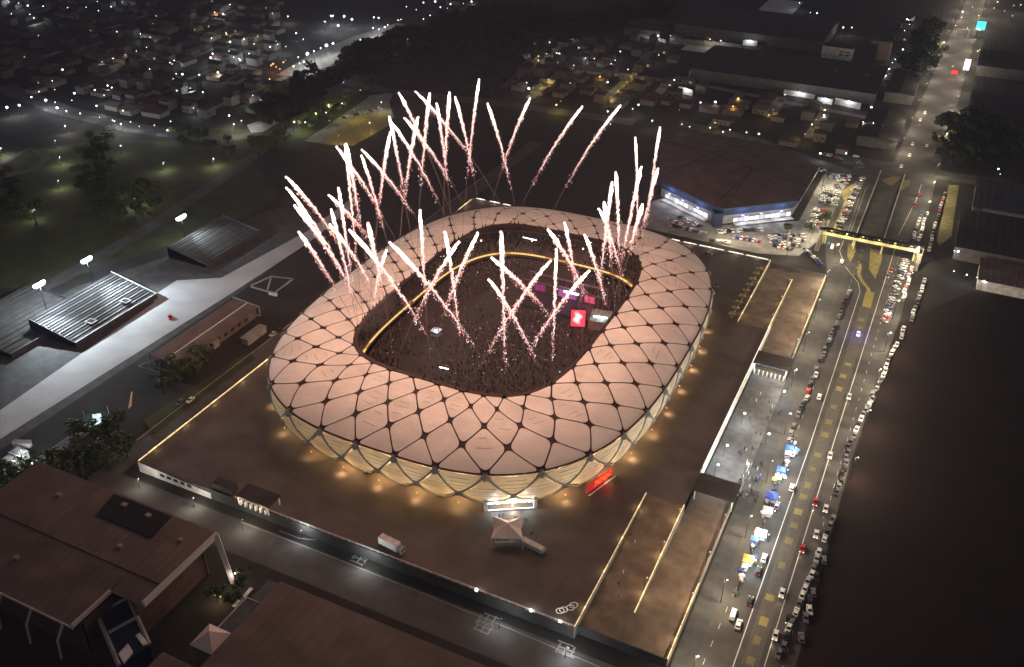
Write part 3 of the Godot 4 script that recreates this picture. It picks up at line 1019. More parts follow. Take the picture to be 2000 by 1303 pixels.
func build_plaza_edges() -> void:
	var warm := Color(1.0, 0.72, 0.34).linear_to_srgb()
	var white := Color(1.0, 0.9, 0.76).linear_to_srgb()
	var y := PODIUM
	var left := []
	for p in [[0.0, 0.31], [0.33, 0.36], [0.375, 0.40], [0.42, 0.455], [0.62, 0.64], [0.70, 0.73], [0.93, 0.99]]:
		left.append([p[0], p[1], 0.3])
	lit_wall("plaza_wall", "plaza retaining wall on the left with a broken line of yellow lights", Vector3(PX0, y, PZ1), Vector3(PX0, y, PZ0), 0.5, M.concrete, M.strip, left, 5.0, warm)
	lit_wall("plaza_wall", "far plaza wall with a dashed line of white lights behind the arena", Vector3(PX0, y, PZ0), Vector3(PX1, y, PZ0), 0.5, M.concrete, M.strip_white, [[0.01, 0.045, 0.35], [0.06, 0.10, 0.3], [0.11, 0.14, 0.3], [0.5, 0.66, 0.3], [0.665, 0.72, 0.35], [0.73, 0.775, 0.3], [0.78, 0.86, 0.38], [0.87, 0.92, 0.3], [0.925, 0.995, 0.35]], 5.0, white)
	var z_gap0 := -68.9
	var z_gap1 := 70.3
	lit_wall("plaza_wall", "lit plaza wall beside the far ramp, small palms behind it", Vector3(PX1, y, PZ0), Vector3(PX1, y, z_gap0), 0.7, M.concrete, M.strip, [[0.0, 1.0, 0.14]], 4.0, warm)
	lit_wall("plaza_wall", "lit plaza wall beside the near ramp, ending at the front corner", Vector3(PX1, y, z_gap1), Vector3(PX1, y, PZ1), 0.7, M.concrete, M.strip, [[0.0, 1.0, 0.12]], 4.0, warm)
	lit_wall("plaza_wall", "front plaza wall with a pale railing above the service road", Vector3(PX0, y, PZ1), Vector3(PX1, y, PZ1), 0.4, M.concrete, M.strip_white, [[0.806, 0.812, 0.7], [0.915, 0.92, 0.5], [0.97, 0.976, 0.4]], 12.0, white, M.dark_concrete)
	var pale := Shape.new()
	var cz := PZ1 + 0.32
	pale.quad(Vector3(PX0, 0, cz), Vector3(-56, 0, cz), Vector3(-56, PODIUM - 1.6, cz), Vector3(PX0, PODIUM + 0.4, cz))
	tag(one("pale_wall_facing", pale.mesh(), M.white_wall), "pale tapering wall facing with five dark openings at the plaza's left corner", "wall")
	# railing along the front
	var r := thing("railing", "pale metal railing along the front edge of the plaza", "railing")
	var rail := Shape.new()
	for h in [0.5, 1.0]:
		rail.box(Vector3((-44.0 + PX1) / 2.0, y + 0.4 + h, PZ1), Vector3(PX1 + 44.0, 0.09, 0.09))
	part("rail", rail.mesh(), M.white_paint, r)
	for k in 46:
		var b := Shape.new()
		b.box(Vector3(-44.0 + k * 3.0, y + 0.9, PZ1), Vector3(0.1, 1.1, 0.1))
		part("post", b.mesh(), M.white_paint, r)
	# dark arched openings low in the front wall near its left corner
	for k in 5:
		var o := Shape.new()
		o.box(Vector3(-80.0 + k * 3.4, 2.6, PZ1 + 0.4), Vector3(2.0, 1.3, 0.14))
		tag(one("wall_opening", o.mesh(), M.black), "%s dark opening from the left corner in the front plaza wall" % ordinal(k + 1), "opening", "openings in the front plaza wall")
	# the two double ramps on the right
	for q in [[z_gap0, -128.0, -36.0, "far"], [z_gap1, 126.0, 50.0, "near"]]:
		var zg: float = q[0]
		var ze: float = q[1]
		var zf: float = q[2]
		var dir := signf(ze - zg)
		var s := Shape.new()
		s.quad(Vector3(93.3, PODIUM - 0.02, zg), Vector3(107.7, PODIUM - 0.02, zg), Vector3(107.7, 2.5, ze), Vector3(93.3, 2.5, ze))
		setting("ramp", s.mesh(), M.ramp)
		s = Shape.new()
		s.quad(Vector3(93.3, 2.49, ze), Vector3(123.2, 2.49, ze), Vector3(123.2, 2.49, ze + dir * 13.0), Vector3(93.3, 2.49, ze + dir * 13.0))
		setting("ramp_landing", s.mesh(), M.ramp)
		s = Shape.new()
		s.quad(Vector3(108.2, 2.48, ze), Vector3(123.2, 2.48, ze), Vector3(123.2, 0.2, zf), Vector3(108.2, 0.2, zf))
		setting("ramp", s.mesh(), M.ramp)
		var e := 0.16
		lit_wall("ramp_wall", "long lit wall between the two lanes of the %s ramp" % q[3], Vector3(108, 2.5, ze), Vector3(108, 4.3, zg), 0.9, M.concrete, M.strip, [[0.0, 1.0, e]], 4.5, warm)
		lit_wall("ramp_wall", "outer lit wall of the %s ramp facing the avenue" % q[3], Vector3(123.4, 2.5, ze + dir * 13.0), Vector3(123.4, 1.2, zf), 0.9, M.concrete, M.strip, [[0.0, 0.62 if q[3] == "far" else 0.4, e]], 4.5, warm)
		var end := Shape.new()
		end.box(Vector3(108.2, 1.9, ze + dir * 13.2), Vector3(30.4, 3.8, 0.4))
		tag(one("ramp_end_wall", end.mesh(), M.dark_concrete), "concrete end wall closing the turn of the %s ramp" % q[3], "wall")
		# canopy over the turnstiles at the ramp's foot
		var c := thing("gate_canopy", "dark flat canopy over the lit turnstiles at the foot of the %s ramp" % q[3], "canopy", Vector3(116.5, 0, zf))
		var roof := Shape.new()
		roof.box(Vector3(0, 5.2, dir * 5.5), Vector3(16.0, 0.6, 11.0))
		part("roof", roof.mesh(), M.dark_roof, c)
		var posts := Shape.new()
		for x in [-7.2, 7.2]:
			for z in [0.5, 10.5]:
				posts.box(Vector3(x, 2.5, dir * z), Vector3(0.4, 5.0, 0.4))
		part("posts", posts.mesh(), M.white_wall, c)
		for k in 8:
			var g := Shape.new()
			g.box(Vector3(-6.6 + k * 1.9, 1.0, -0.4 * dir if q[3] == "far" else 0.6), Vector3(0.5, 2.0, 1.4))
			part("turnstile", g.mesh(), M.white_wall, c)
		for k in 4:
			var l := Shape.new()
			l.box(Vector3(-6.0 + k * 4.0, 4.75, dir * 1.0), Vector3(2.4, 0.15, 0.5))
			part("lamp", l.mesh(), M.lamp_white, c)
			omni("gate_canopy_light", c.position + Vector3(-6.0 + k * 4.0, 4.3, dir * -0.6), Color(0.85, 0.95, 1.0), 9.0, 0.4)
		for k in 3:
			street_lamp(107.4, lerpf(zg, ze, (k + 0.4) / 3.0), 9.0, "slim ramp lamp, %s from the plaza on the %s ramp's upper lane" % [ordinal(k + 1), q[3]], "lamps of the ramps", Color(1.0, 0.7, 0.44), 17.0 if q[3] == "near" else 8.0, M.lamp_dim, 0.2)
			street_lamp(122.9, lerpf(zf + dir * 14.0, ze, (k + 0.4) / 3.0), 8.0, "slim ramp lamp, %s from the gate on the %s ramp's lower lane" % [ordinal(k + 1), q[3]], "lamps of the ramps", Color(1.0, 0.68, 0.4), 20.0 if q[3] == "near" else 8.0, M.lamp_dim, 0.2)
	# the long white lit wall between forecourt and plaza
	lit_wall("forecourt_wall", "tall pale wall lit white beside the crowd forecourt", Vector3(108.2, 4.2, z_gap0 - 6.0), Vector3(108.2, 4.2, z_gap1 - 22.0), 0.9, M.white_wall, M.strip_white, [[0.02, 0.98, 0.16]], 0.0, white)
	var post := 0
	for p in [Vector3(113.9, 8, 5.7), Vector3(112.8, 8, 30), Vector3(125.6, 8, -18.1), Vector3(123, 8, 37.7), Vector3(112.7, 8, 43.5), Vector3(126.3, 8, 15)]:
		street_lamp(p.x, p.z, 6.0, "white forecourt lamp, %s from the far gate" % ordinal(post + 1), "lamps of the crowd forecourt", Color(0.86, 0.95, 1.0), 46.0 if post < 4 else 30.0, M.lamp_white)
		post += 1


# ---------------------------------------------------------------- lamps
var lamp_proto := {}


func street_lamp(x: float, z: float, h: float, label: String, group: String, color: Color, energy: float, head: Material, size := 0.45) -> void:
	var key := "%.1f%d%.2f" % [h, head.get_instance_id(), size]
	var o: Node3D
	if lamp_proto.has(key):
		o = copy(lamp_proto[key], "street_lamp", label, group)
	else:
		o = thing("street_lamp", label, "street lamp", Vector3.ZERO, 0.0, group)
		var p := Shape.new()
		p.tube([Vector3.ZERO, Vector3(0, h, 0), Vector3(0.5, h + 0.35, 0)], [0.14, 0.09, 0.07], 5)
		part("pole", p.mesh(), M.black, o)
		var l := Shape.new()
		l.ball(Vector3(0.8, h + 0.3, 0), Vector3(size * 1.2, size, size), 8, 5)
		part("lamp_head", l.mesh(), head, o)
		lamp_proto[key] = o
	o.position = Vector3(x, 0, z)
	if energy > 0.0:
		omni("street_lamp_light", Vector3(x + 0.8, h + 0.25 - size - 0.15, z), color.linear_to_srgb(), energy, 0.3)


func lamp_list(list: Array, h: float, where: String, color: Color, energy: float, head: Material, size: float) -> void:
	var pts := v2(list)
	pts.sort_custom(func(a, b): return a.x * 0.9 - a.y * 0.43 < b.x * 0.9 - b.y * 0.43)
	var k := 0
	for p in pts:
		k += 1
		var hue := color
		var lamp := head
		if head == M.lamp_white and h < 10.0 and h > 5.5 and rng.randf() < 0.3 and "white" in where and "house" in where:
			hue = Color(1.0, 0.84, 0.55)
			lamp = M.lamp_warm
		street_lamp(p.x, p.y, h, ("%s, %s from the left" % [where.replace("white ", "") if lamp != head else where, ordinal(k)]).replace("house lamp", "warm house lamp" if lamp != head else "house lamp"), where, hue, energy * rng.randf_range(0.5, 1.8), lamp, size * (0.36 + 0.8 * pow(rng.randf(), 2.2)))


func lamp_points(list: Array, h: float, called: String, label: String, color: Color, energy: float, head: Material, size: float) -> void:
	var s := Shape.new()
	var k := 0
	for p in v2(list):
		var r := size * (0.32 + 0.8 * pow(rng.randf(), 2.2))
		s.ball(Vector3(p.x, h, p.y), Vector3(r * 1.2, r, r), 6, 4)
		if k % 3 == 0:
			omni(called + "_light", Vector3(p.x, h - 1.6, p.y), color.linear_to_srgb(), energy, 0.3)
		k += 1
	var o := setting(called, s.mesh(), head, "stuff")
	tag(o, label, "lights")


func flood_mast(at: Vector3, h: float, label: String, energy: float, aim: Vector3) -> void:
	var t := thing("floodlight_mast", label, "floodlight", at, 0.0, "floodlight masts by the grandstands")
	var p := Shape.new()
	p.tube([Vector3.ZERO, Vector3(0, h, 0)], [0.28, 0.16], 8)
	part("mast", p.mesh(), M.black, t)
	var c := Shape.new()
	c.box(Vector3(0, h, 0), Vector3(2.2, 0.3, 5.8))
	part("cross_frame", c.mesh(), M.pole, t)
	for i in 8:
		var l := Shape.new()
		l.box(Vector3((i / 4 - 0.5) * 1.4, h + 0.8 + (i / 4) * 0.9, (i % 4 - 1.5) * 1.4), Vector3(1.0, 1.1, 1.1))
		part("floodlight", l.mesh(), M.flood, t)
	spot("floodlight_light", at + Vector3(0.8, h - 0.6, 0), aim, Color(0.8, 0.93, 1.0).linear_to_srgb(), energy, 44.0, 0.9)
	omni("floodlight_spill", at + Vector3(0, h - 0.6, 0), Color(0.84, 0.95, 1.0).linear_to_srgb(), energy * 0.3, 0.6)


# ---------------------------------------------------------------- cars
var car_kinds := {}
const PAINTS := {"white": Color(0.72, 0.72, 0.7), "silver": Color(0.38, 0.39, 0.4), "grey": Color(0.12, 0.12, 0.13), "black": Color(0.012, 0.012, 0.014), "red": Color(0.42, 0.02, 0.02), "blue": Color(0.03, 0.06, 0.25)}


func car_model(kind: String, paint: String, lit: bool) -> Node3D:
	var key := kind + paint + ("lit" if lit else "")
	if car_kinds.has(key):
		return car_kinds[key]
	var t := Node3D.new()
	var m := mat(PAINTS[paint].r, PAINTS[paint].g, PAINTS[paint].b, 0.35)
	m.clearcoat_enabled = true
	m.clearcoat = 0.6
	var b := Shape.new()
	var van := kind == "van"
	# side outline from tail to nose, swept across with drawn-in flanks
	var low := [[-2.15, 0.35], [-2.2, 0.75], [-2.1, 0.95], [-0.2, 0.98], [1.0, 0.95], [2.05, 0.78], [2.15, 0.55], [2.1, 0.32]]
	var top := [[-1.95, 0.95], [-1.45, 1.45], [0.15, 1.47], [1.05, 0.95]]
	if van:
		low = [[-2.6, 0.35], [-2.65, 1.1], [-2.6, 1.2], [0.0, 1.2], [1.6, 1.15], [2.4, 0.95], [2.5, 0.6], [2.4, 0.35]]
		top = [[-2.55, 1.2], [-2.45, 2.1], [1.1, 2.1], [1.8, 1.15]]
	for q in [[low, 0.88, 0.84], [top, 0.8, 0.62]]:
		var o: Array = q[0]
		var cz := 0.0
		for i in o.size():
			var j: int = (i + 1) % o.size()
			var a: Array = o[i]
			var c: Array = o[j]
			var ya: float = (a[1] - 0.9) if o == top else 0.0
			var yc: float = (c[1] - 0.9) if o == top else 0.0
			var wa: float = q[1] - maxf(0.0, ya) * (0.28 if not van else 0.08)
			var wc: float = q[1] - maxf(0.0, yc) * (0.28 if not van else 0.08)
			b.quad(Vector3(-wa, a[1], a[0]), Vector3(-wc, c[1], c[0]), Vector3(wc, c[1], c[0]), Vector3(wa, a[1], a[0]))
		for s in [-1.0, 1.0]:
			for i in range(1, o.size() - 1):
				var tri := []
				for w in [o[0], o[i], o[i + 1]]:
					var yy: float = maxf(0.0, w[1] - 0.9) if o == top else 0.0
					tri.append(Vector3(s * (q[1] - yy * (0.28 if not van else 0.08)), w[1], w[0]))
				if s > 0:
					b.tri(tri[0], tri[1], tri[2])
				else:
					b.tri(tri[0], tri[2], tri[1])
	part("body", b.mesh(), m, t)
	var g := Shape.new()
	if van:
		g.quad(Vector3(-0.74, 1.22, 1.74), Vector3(0.74, 1.22, 1.74), Vector3(0.68, 2.02, 1.2), Vector3(-0.68, 2.02, 1.2))
		for s in [-1.0, 1.0]:
			g.quad(Vector3(s * 0.83, 1.3, 0.1), Vector3(s * 0.83, 1.3, 1.4), Vector3(s * 0.76, 2.0, 1.1), Vector3(s * 0.76, 2.0, 0.1))
	else:
		g.quad(Vector3(-0.72, 1.0, 1.05), Vector3(0.72, 1.0, 1.05), Vector3(0.6, 1.43, 0.27), Vector3(-0.6, 1.43, 0.27))
		g.quad(Vector3(-0.7, 1.02, -1.93), Vector3(0.7, 1.02, -1.93), Vector3(0.6, 1.42, -1.52), Vector3(-0.6, 1.42, -1.52))
		for s in [-1.0, 1.0]:
			g.quad(Vector3(s * 0.795, 1.0, -1.7), Vector3(s * 0.795, 1.0, 0.8), Vector3(s * 0.68, 1.4, 0.15), Vector3(s * 0.68, 1.4, -1.35))
	part("windows", g.mesh(), M.glass, t)
	for s in [-1.0, 1.0]:
		for z in [-1.35, 1.35]:
			var w := Shape.new()
			w.tube([Vector3(s * 0.7, 0.33, z), Vector3(s * 0.93, 0.33, z)], [0.33, 0.33], 10)
			part("wheel", w.mesh(), M.rubber, t)
		var h := Shape.new()
		var zn := 2.12 if not van else 2.42
		h.box(Vector3(s * 0.62, 0.68 if not van else 0.85, zn), Vector3(0.34, 0.16, 0.12))
		part("headlight", h.mesh(), M.lamp_warm if lit else M.steel, t)
		h = Shape.new()
		h.box(Vector3(s * 0.66, 0.82, -2.2 if not van else -2.66), Vector3(0.3, 0.16, 0.1))
		part("tail_light", h.mesh(), M.lamp_red if lit else M.dull_red, t)
	car_kinds[key] = t
	return t


func car(x: float, z: float, turn: float, paint: String, label: String, group := "", kind := "car", lit := false, y := 0.1) -> void:
	var t: Node3D = car_model(kind, paint, lit).duplicate()
	t.name = numbered("parked_car" if not lit else "moving_car")
	add_child(t)
	t.position = Vector3(x, y, z)
	t.rotation.y = turn
	tag(t, label, "van" if kind == "van" else "car", group)
	if lit:
		var d := Vector3(sin(turn), 0, cos(turn))
		spot("headlight_light", t.position + d * 2.5 + Vector3(0, 0.7, 0), t.position + d * 14.0, Color(1.0, 0.86, 0.66), 14.0, 28.0, 0.2)


func paint_pick(dark := 0.0) -> String:
	var r := rng.randf()
	if rng.randf() < dark:
		return "black" if r < 0.6 else "grey"
	return "white" if r < 0.36 else "silver" if r < 0.54 else "grey" if r < 0.74 else "black" if r < 0.93 else "red" if r < 0.97 else "blue"


# a row of parked cars between two points; turn is each car's turn against the row's own line
func car_row(a: Vector3, b: Vector3, n: int, turn: float, where: String, gap := 0.06, dark := 0.0) -> void:
	var d := b - a
	var yaw := atan2(d.x, d.z) + turn
	for k in n:
		var p := a.lerp(b, (k + 0.5) / n) + Vector3(rng.randf_range(-0.5, 0.5), 0, rng.randf_range(-0.5, 0.5))
		if rng.randf() < gap:
			continue
		var c := paint_pick(dark)
		car(p.x, p.z, yaw + rng.randf_range(-0.05, 0.05) + (PI if rng.randf() < 0.4 else 0.0), c, "%s car, %s from the left end of %s" % [c, ordinal(k + 1), where], "cars in " + where)


# ---------------------------------------------------------------- people
func person_mesh(pose: int) -> ArrayMesh:
	# joints and radii of one standing figure; its skin is drawn where the joined capsules' field is zero
	var sw := 0.16 if pose == 0 else -0.1
	var bones := [[Vector3(-0.1, 0.06, sw), Vector3(-0.1, 0.48, sw * 0.6), 0.055, 0.065], [Vector3(-0.1, 0.48, sw * 0.6), Vector3(-0.09, 0.9, 0), 0.07, 0.1], [Vector3(0.1, 0.06, -sw), Vector3(0.1, 0.48, -sw * 0.5), 0.055, 0.065], [Vector3(0.1, 0.48, -sw * 0.5), Vector3(0.09, 0.9, 0), 0.07, 0.1], [Vector3(-0.1, 0.05, sw), Vector3(-0.1, 0.04, sw + 0.14), 0.05, 0.04], [Vector3(0.1, 0.05, -sw), Vector3(0.1, 0.04, -sw + 0.14), 0.05, 0.04], [Vector3(0, 0.95, 0), Vector3(0, 1.35, 0), 0.15, 0.16], [Vector3(-0.17, 1.38, 0), Vector3(0.17, 1.38, 0), 0.08, 0.08], [Vector3(0, 1.4, 0), Vector3(0, 1.52, 0.01), 0.06, 0.055], [Vector3(0, 1.6, 0.01), Vector3(0, 1.66, 0.01), 0.1, 0.105], [Vector3(-0.21, 1.38, 0), Vector3(-0.27, 1.1, -sw * 0.4), 0.055, 0.045], [Vector3(-0.27, 1.1, -sw * 0.4), Vector3(-0.27, 0.84, -sw + 0.05), 0.045, 0.035], [Vector3(0.21, 1.38, 0), Vector3(0.27, 1.1, sw * 0.4), 0.055, 0.045], [Vector3(0.27, 1.1, sw * 0.4), Vector3(0.27, 0.84, sw + 0.05), 0.045, 0.035]]
	var cell := 0.06
	var n := Vector3i(14, 33, 13)
	var low := Vector3(-0.42, -0.05, -0.38)
	var field := PackedFloat32Array()
	field.resize(n.x * n.y * n.z)
	for x in n.x:
		for y in n.y:
			for z in n.z:
				var p := low + Vector3(x, y, z) * cell
				var d := 9.0
				for b in bones:
					var e: Vector3 = b[1] - b[0]
					var s := clampf((p - b[0]).dot(e) / e.length_squared(), 0.0, 1.0)
					var v: float = p.distance_to(b[0] + e * s) - lerpf(b[2], b[3], s)
					var k := 0.05
					var w := clampf(0.5 + 0.5 * (d - v) / k, 0.0, 1.0)
					d = lerpf(d, v, w) - k * w * (1.0 - w)
				field[(x * n.y + y) * n.z + z] = d
	var at := {}
	var sh := Shape.new()
	for x in n.x - 1:
		for y in n.y - 1:
			for z in n.z - 1:
				var sum := Vector3.ZERO
				var hits := 0
				for e in 12:
					var axis := e / 4
					var c0 := Vector3i(e & 1, (e >> 1) & 1, 0)
					var a := Vector3i(0, c0.x, c0.y) if axis == 0 else Vector3i(c0.x, 0, c0.y) if axis == 1 else Vector3i(c0.x, c0.y, 0)
					var b := a + (Vector3i(1, 0, 0) if axis == 0 else Vector3i(0, 1, 0) if axis == 1 else Vector3i(0, 0, 1))
					var fa := field[((x + a.x) * n.y + y + a.y) * n.z + z + a.z]
					var fb := field[((x + b.x) * n.y + y + b.y) * n.z + z + b.z]
					if (fa < 0.0) != (fb < 0.0):
						sum += Vector3(a) + Vector3(b - a) * (fa / (fa - fb))
						hits += 1
				if hits:
					at[Vector3i(x, y, z)] = low + (Vector3(x, y, z) + sum / hits) * cell
	for x in range(1, n.x - 1):
		for y in range(1, n.y - 1):
			for z in range(1, n.z - 1):
				var f0 := field[(x * n.y + y) * n.z + z] < 0.0
				for axis in 3:
					var d := Vector3i(1, 0, 0) if axis == 0 else Vector3i(0, 1, 0) if axis == 1 else Vector3i(0, 0, 1)
					var f1 := field[((x + d.x) * n.y + y + d.y) * n.z + z + d.z] < 0.0
					if f0 == f1:
						continue
					var i := Vector3i(0, 1, 0) if axis == 0 else Vector3i(0, 0, 1) if axis == 1 else Vector3i(1, 0, 0)
					var j := Vector3i(0, 0, 1) if axis == 0 else Vector3i(1, 0, 0) if axis == 1 else Vector3i(0, 1, 0)
					var c := Vector3i(x, y, z)
					var q := [c, c - i, c - i - j, c - j]
					if q.all(func(v): return at.has(v)):
						if f0:
							sh.quad(at[q[0]], at[q[3]], at[q[2]], at[q[1]])
						else:
							sh.quad(at[q[0]], at[q[1]], at[q[2]], at[q[3]])
	return sh.mesh(true)


func build_people() -> void:
	var figures := [person_mesh(0), person_mesh(1)]
	var cloth := {"white": mat(0.6, 0.6, 0.58), "black": mat(0.015, 0.015, 0.018), "red": mat(0.35, 0.03, 0.03), "blue": mat(0.04, 0.08, 0.3), "grey": mat(0.15, 0.15, 0.15)}
	var names := ["black", "black", "grey", "blue", "black", "white"]
	var zones := [[[120.5, 37.8, 127.8, 25.3, 132, 51.9, 125.1, 52.1], 60, "in the crowd by the near gate canopy"], [[112.7, -20.6, 127.8, -30.4, 130.3, -2.3, 115.5, 5.1], 22, "on the bright forecourt below the far gate canopy"], [[117.7, 7.9, 125.9, 7.7, 125.2, 31.9, 117, 32.5], 14, "scattered over the middle of the forecourt"], [[135.6, 2.9, 136.9, 3, 136.6, 101.8, 134.8, 101.7], 70, "on the pavement along the vendors' stalls"], [[46.1, 107.5, 58.8, 101.3, 66.7, 111.9, 51.4, 120], 16, "outside the arena's bright front entrance"], [[91.5, 110.6, 90.8, 82.4, 101, 94.9, 101.1, 126.3], 7, "walking down the near ramp"]]
	for z in zones:
		var poly := PackedVector2Array(v2(z[0]))
		var lo := poly[0]
		var hi := poly[0]
		for p in poly:
			lo = lo.min(p)
			hi = hi.max(p)
		var k := 0
		var tries := 0
		while k < z[1] and tries < 2000:
			tries += 1
			var p := Vector2(rng.randf_range(lo.x, hi.x), rng.randf_range(lo.y, hi.y))
			if not Geometry2D.is_point_in_polygon(p, poly):
				continue
			k += 1
			var c: String = names[rng.randi() % 6]
			var o := one("person", figures[k % 2], cloth[c])
			o.position = Vector3(p.x, PODIUM if "entrance" in z[2] else 3.4 if "ramp" in z[2] else 0.1, p.y)
			o.rotation.y = rng.randf() * TAU
			tag(o, "person in %s clothes, %s one %s" % [c, ordinal(k), z[2]], "person", "people " + z[2])


# ---------------------------------------------------------------- trees
var tree_protos := []


func crown_shape(r: float, h: float, leaves: int, leaf: float) -> Shape:
	var s := Shape.new()
	var lobes := []
	for i in 7:
		lobes.append([Vector3(rng.randfn(0, r * 0.42), h + rng.randfn(0, r * 0.22), rng.randfn(0, r * 0.42)), r * rng.randf_range(0.38, 0.62)])
	for i in leaves:
		var l: Array = lobes[i % 7]
		var d := Vector3(rng.randfn(), rng.randfn(), rng.randfn()).normalized()
		var p: Vector3 = l[0] + d * l[1] * pow(rng.randf(), 0.35) * Vector3(1, 0.8, 1)
		var u := Vector3(rng.randfn(), rng.randfn() * 0.5, rng.randfn()).normalized() * leaf * rng.randf_range(0.6, 1.3)
		var v := u.cross(d).normalized() * u.length() * 0.8
		s.quad(p - u - v * 0.4, p + u * 0.4 - v, p + u + v * 0.4, p - u * 0.4 + v)
	return s


func make_trees() -> void:
	for k in 4:
		var t := Node3D.new()
		var r := [4.2, 5.2, 3.4, 4.6][k] as float
		var h := [7.0, 8.2, 5.5, 6.6][k] as float
		var tr := Shape.new()
		tr.tube([Vector3.ZERO, Vector3(0.1, h * 0.4, 0.05), Vector3(0.25, h * 0.95, -0.1)], [0.34, 0.26, 0.1], 7)
		for a in 4:
			var d := Vector3(cos(a * 1.7), 0.7, sin(a * 1.7))
			tr.tube([Vector3(0.1, h * 0.45, 0), Vector3(0.1, h * 0.45, 0) + d * r * 0.6], [0.14, 0.05], 5)
		part("trunk", tr.mesh(), M.bark, t)
		part("crown", crown_shape(r, h, 620, 0.5).mesh(), M.leaf[k % 3], t)
		tree_protos.append(t)


func tree(x: float, z: float, size: float, label: String, group: String, leaf: Material = null, y := 0.0) -> void:
	var t: Node3D = tree_protos[rng.randi() % 4].duplicate()
	t.name = numbered("tree")
	add_child(t)
	t.position = Vector3(x, y, z)
	t.rotation.y = rng.randf() * TAU
	t.scale = Vector3.ONE * size
	if leaf:
		(t.get_node("crown") as MeshInstance3D).material_override = leaf
	tag(t, label, "tree", group)


func tree_fill(list: Array, n: int, size: float, where: String, leaf: Material = null) -> void:
	var poly := PackedVector2Array(v2(list))
	var lo := poly[0]
	var hi := poly[0]
	for p in poly:
		lo = lo.min(p)
		hi = hi.max(p)
	var spots := []
	var tries := 0
	while spots.size() < n and tries < 6000:
		tries += 1
		var p := Vector2(rng.randf_range(lo.x, hi.x), rng.randf_range(lo.y, hi.y))
		if Geometry2D.is_point_in_polygon(p, poly) and spots.all(func(q): return q.distance_to(p) > 4.5 * size):
			spots.append(p)
	spots.sort_custom(func(a, b): return a.x * 0.9 - a.y * 0.43 < b.x * 0.9 - b.y * 0.43)
	for k in spots.size():
		tree(spots[k].x, spots[k].y, size * rng.randf_range(0.7, 1.3), "dark leafy tree, %s from the left %s" % [ordinal(k + 1), where], "trees " + where, leaf)


func wood(list: Array, n: int, called: String, size: float) -> void:
	var poly := PackedVector2Array(v2(list))
	var lo := poly[0]
	var hi := poly[0]
	for p in poly:
		lo = lo.min(p)
		hi = hi.max(p)
	var mm := MultiMesh.new()
	mm.transform_format = MultiMesh.TRANSFORM_3D
	mm.mesh = crown_shape(4.6, 6.5, 420, 0.62).mesh()
	mm.instance_count = n
	var k := 0
	while k < n:
		var p := Vector2(rng.randf_range(lo.x, hi.x), rng.randf_range(lo.y, hi.y))
		if Geometry2D.is_point_in_polygon(p, poly):
			mm.set_instance_transform(k, Transform3D(Basis(Vector3.UP, rng.randf() * TAU).scaled(Vector3.ONE * size * rng.randf_range(0.7, 1.4)), Vector3(p.x, rng.randf_range(-1.5, 0.5), p.y)))
			k += 1
	var o := MultiMeshInstance3D.new()
	o.name = numbered(called)
	o.multimesh = mm
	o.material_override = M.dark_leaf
	add_child(o)
	o.set_meta("kind", "stuff")


# ---------------------------------------------------------------- buildings
func add_windows(t: Node3D, at: Vector3, along: Vector3, n: int, rows: int, step: Vector2, size: Vector2, m: Material) -> void:
	for r in rows:
		for k in n:
			var w := Shape.new()
			w.box(at + along * (k * step.x) + Vector3(0, r * step.y, 0), Vector3(maxf(absf(along.x) * size.x, 0.16), size.y, maxf(absf(along.z) * size.x, 0.16)))
			part("window", w.mesh(), m, t)


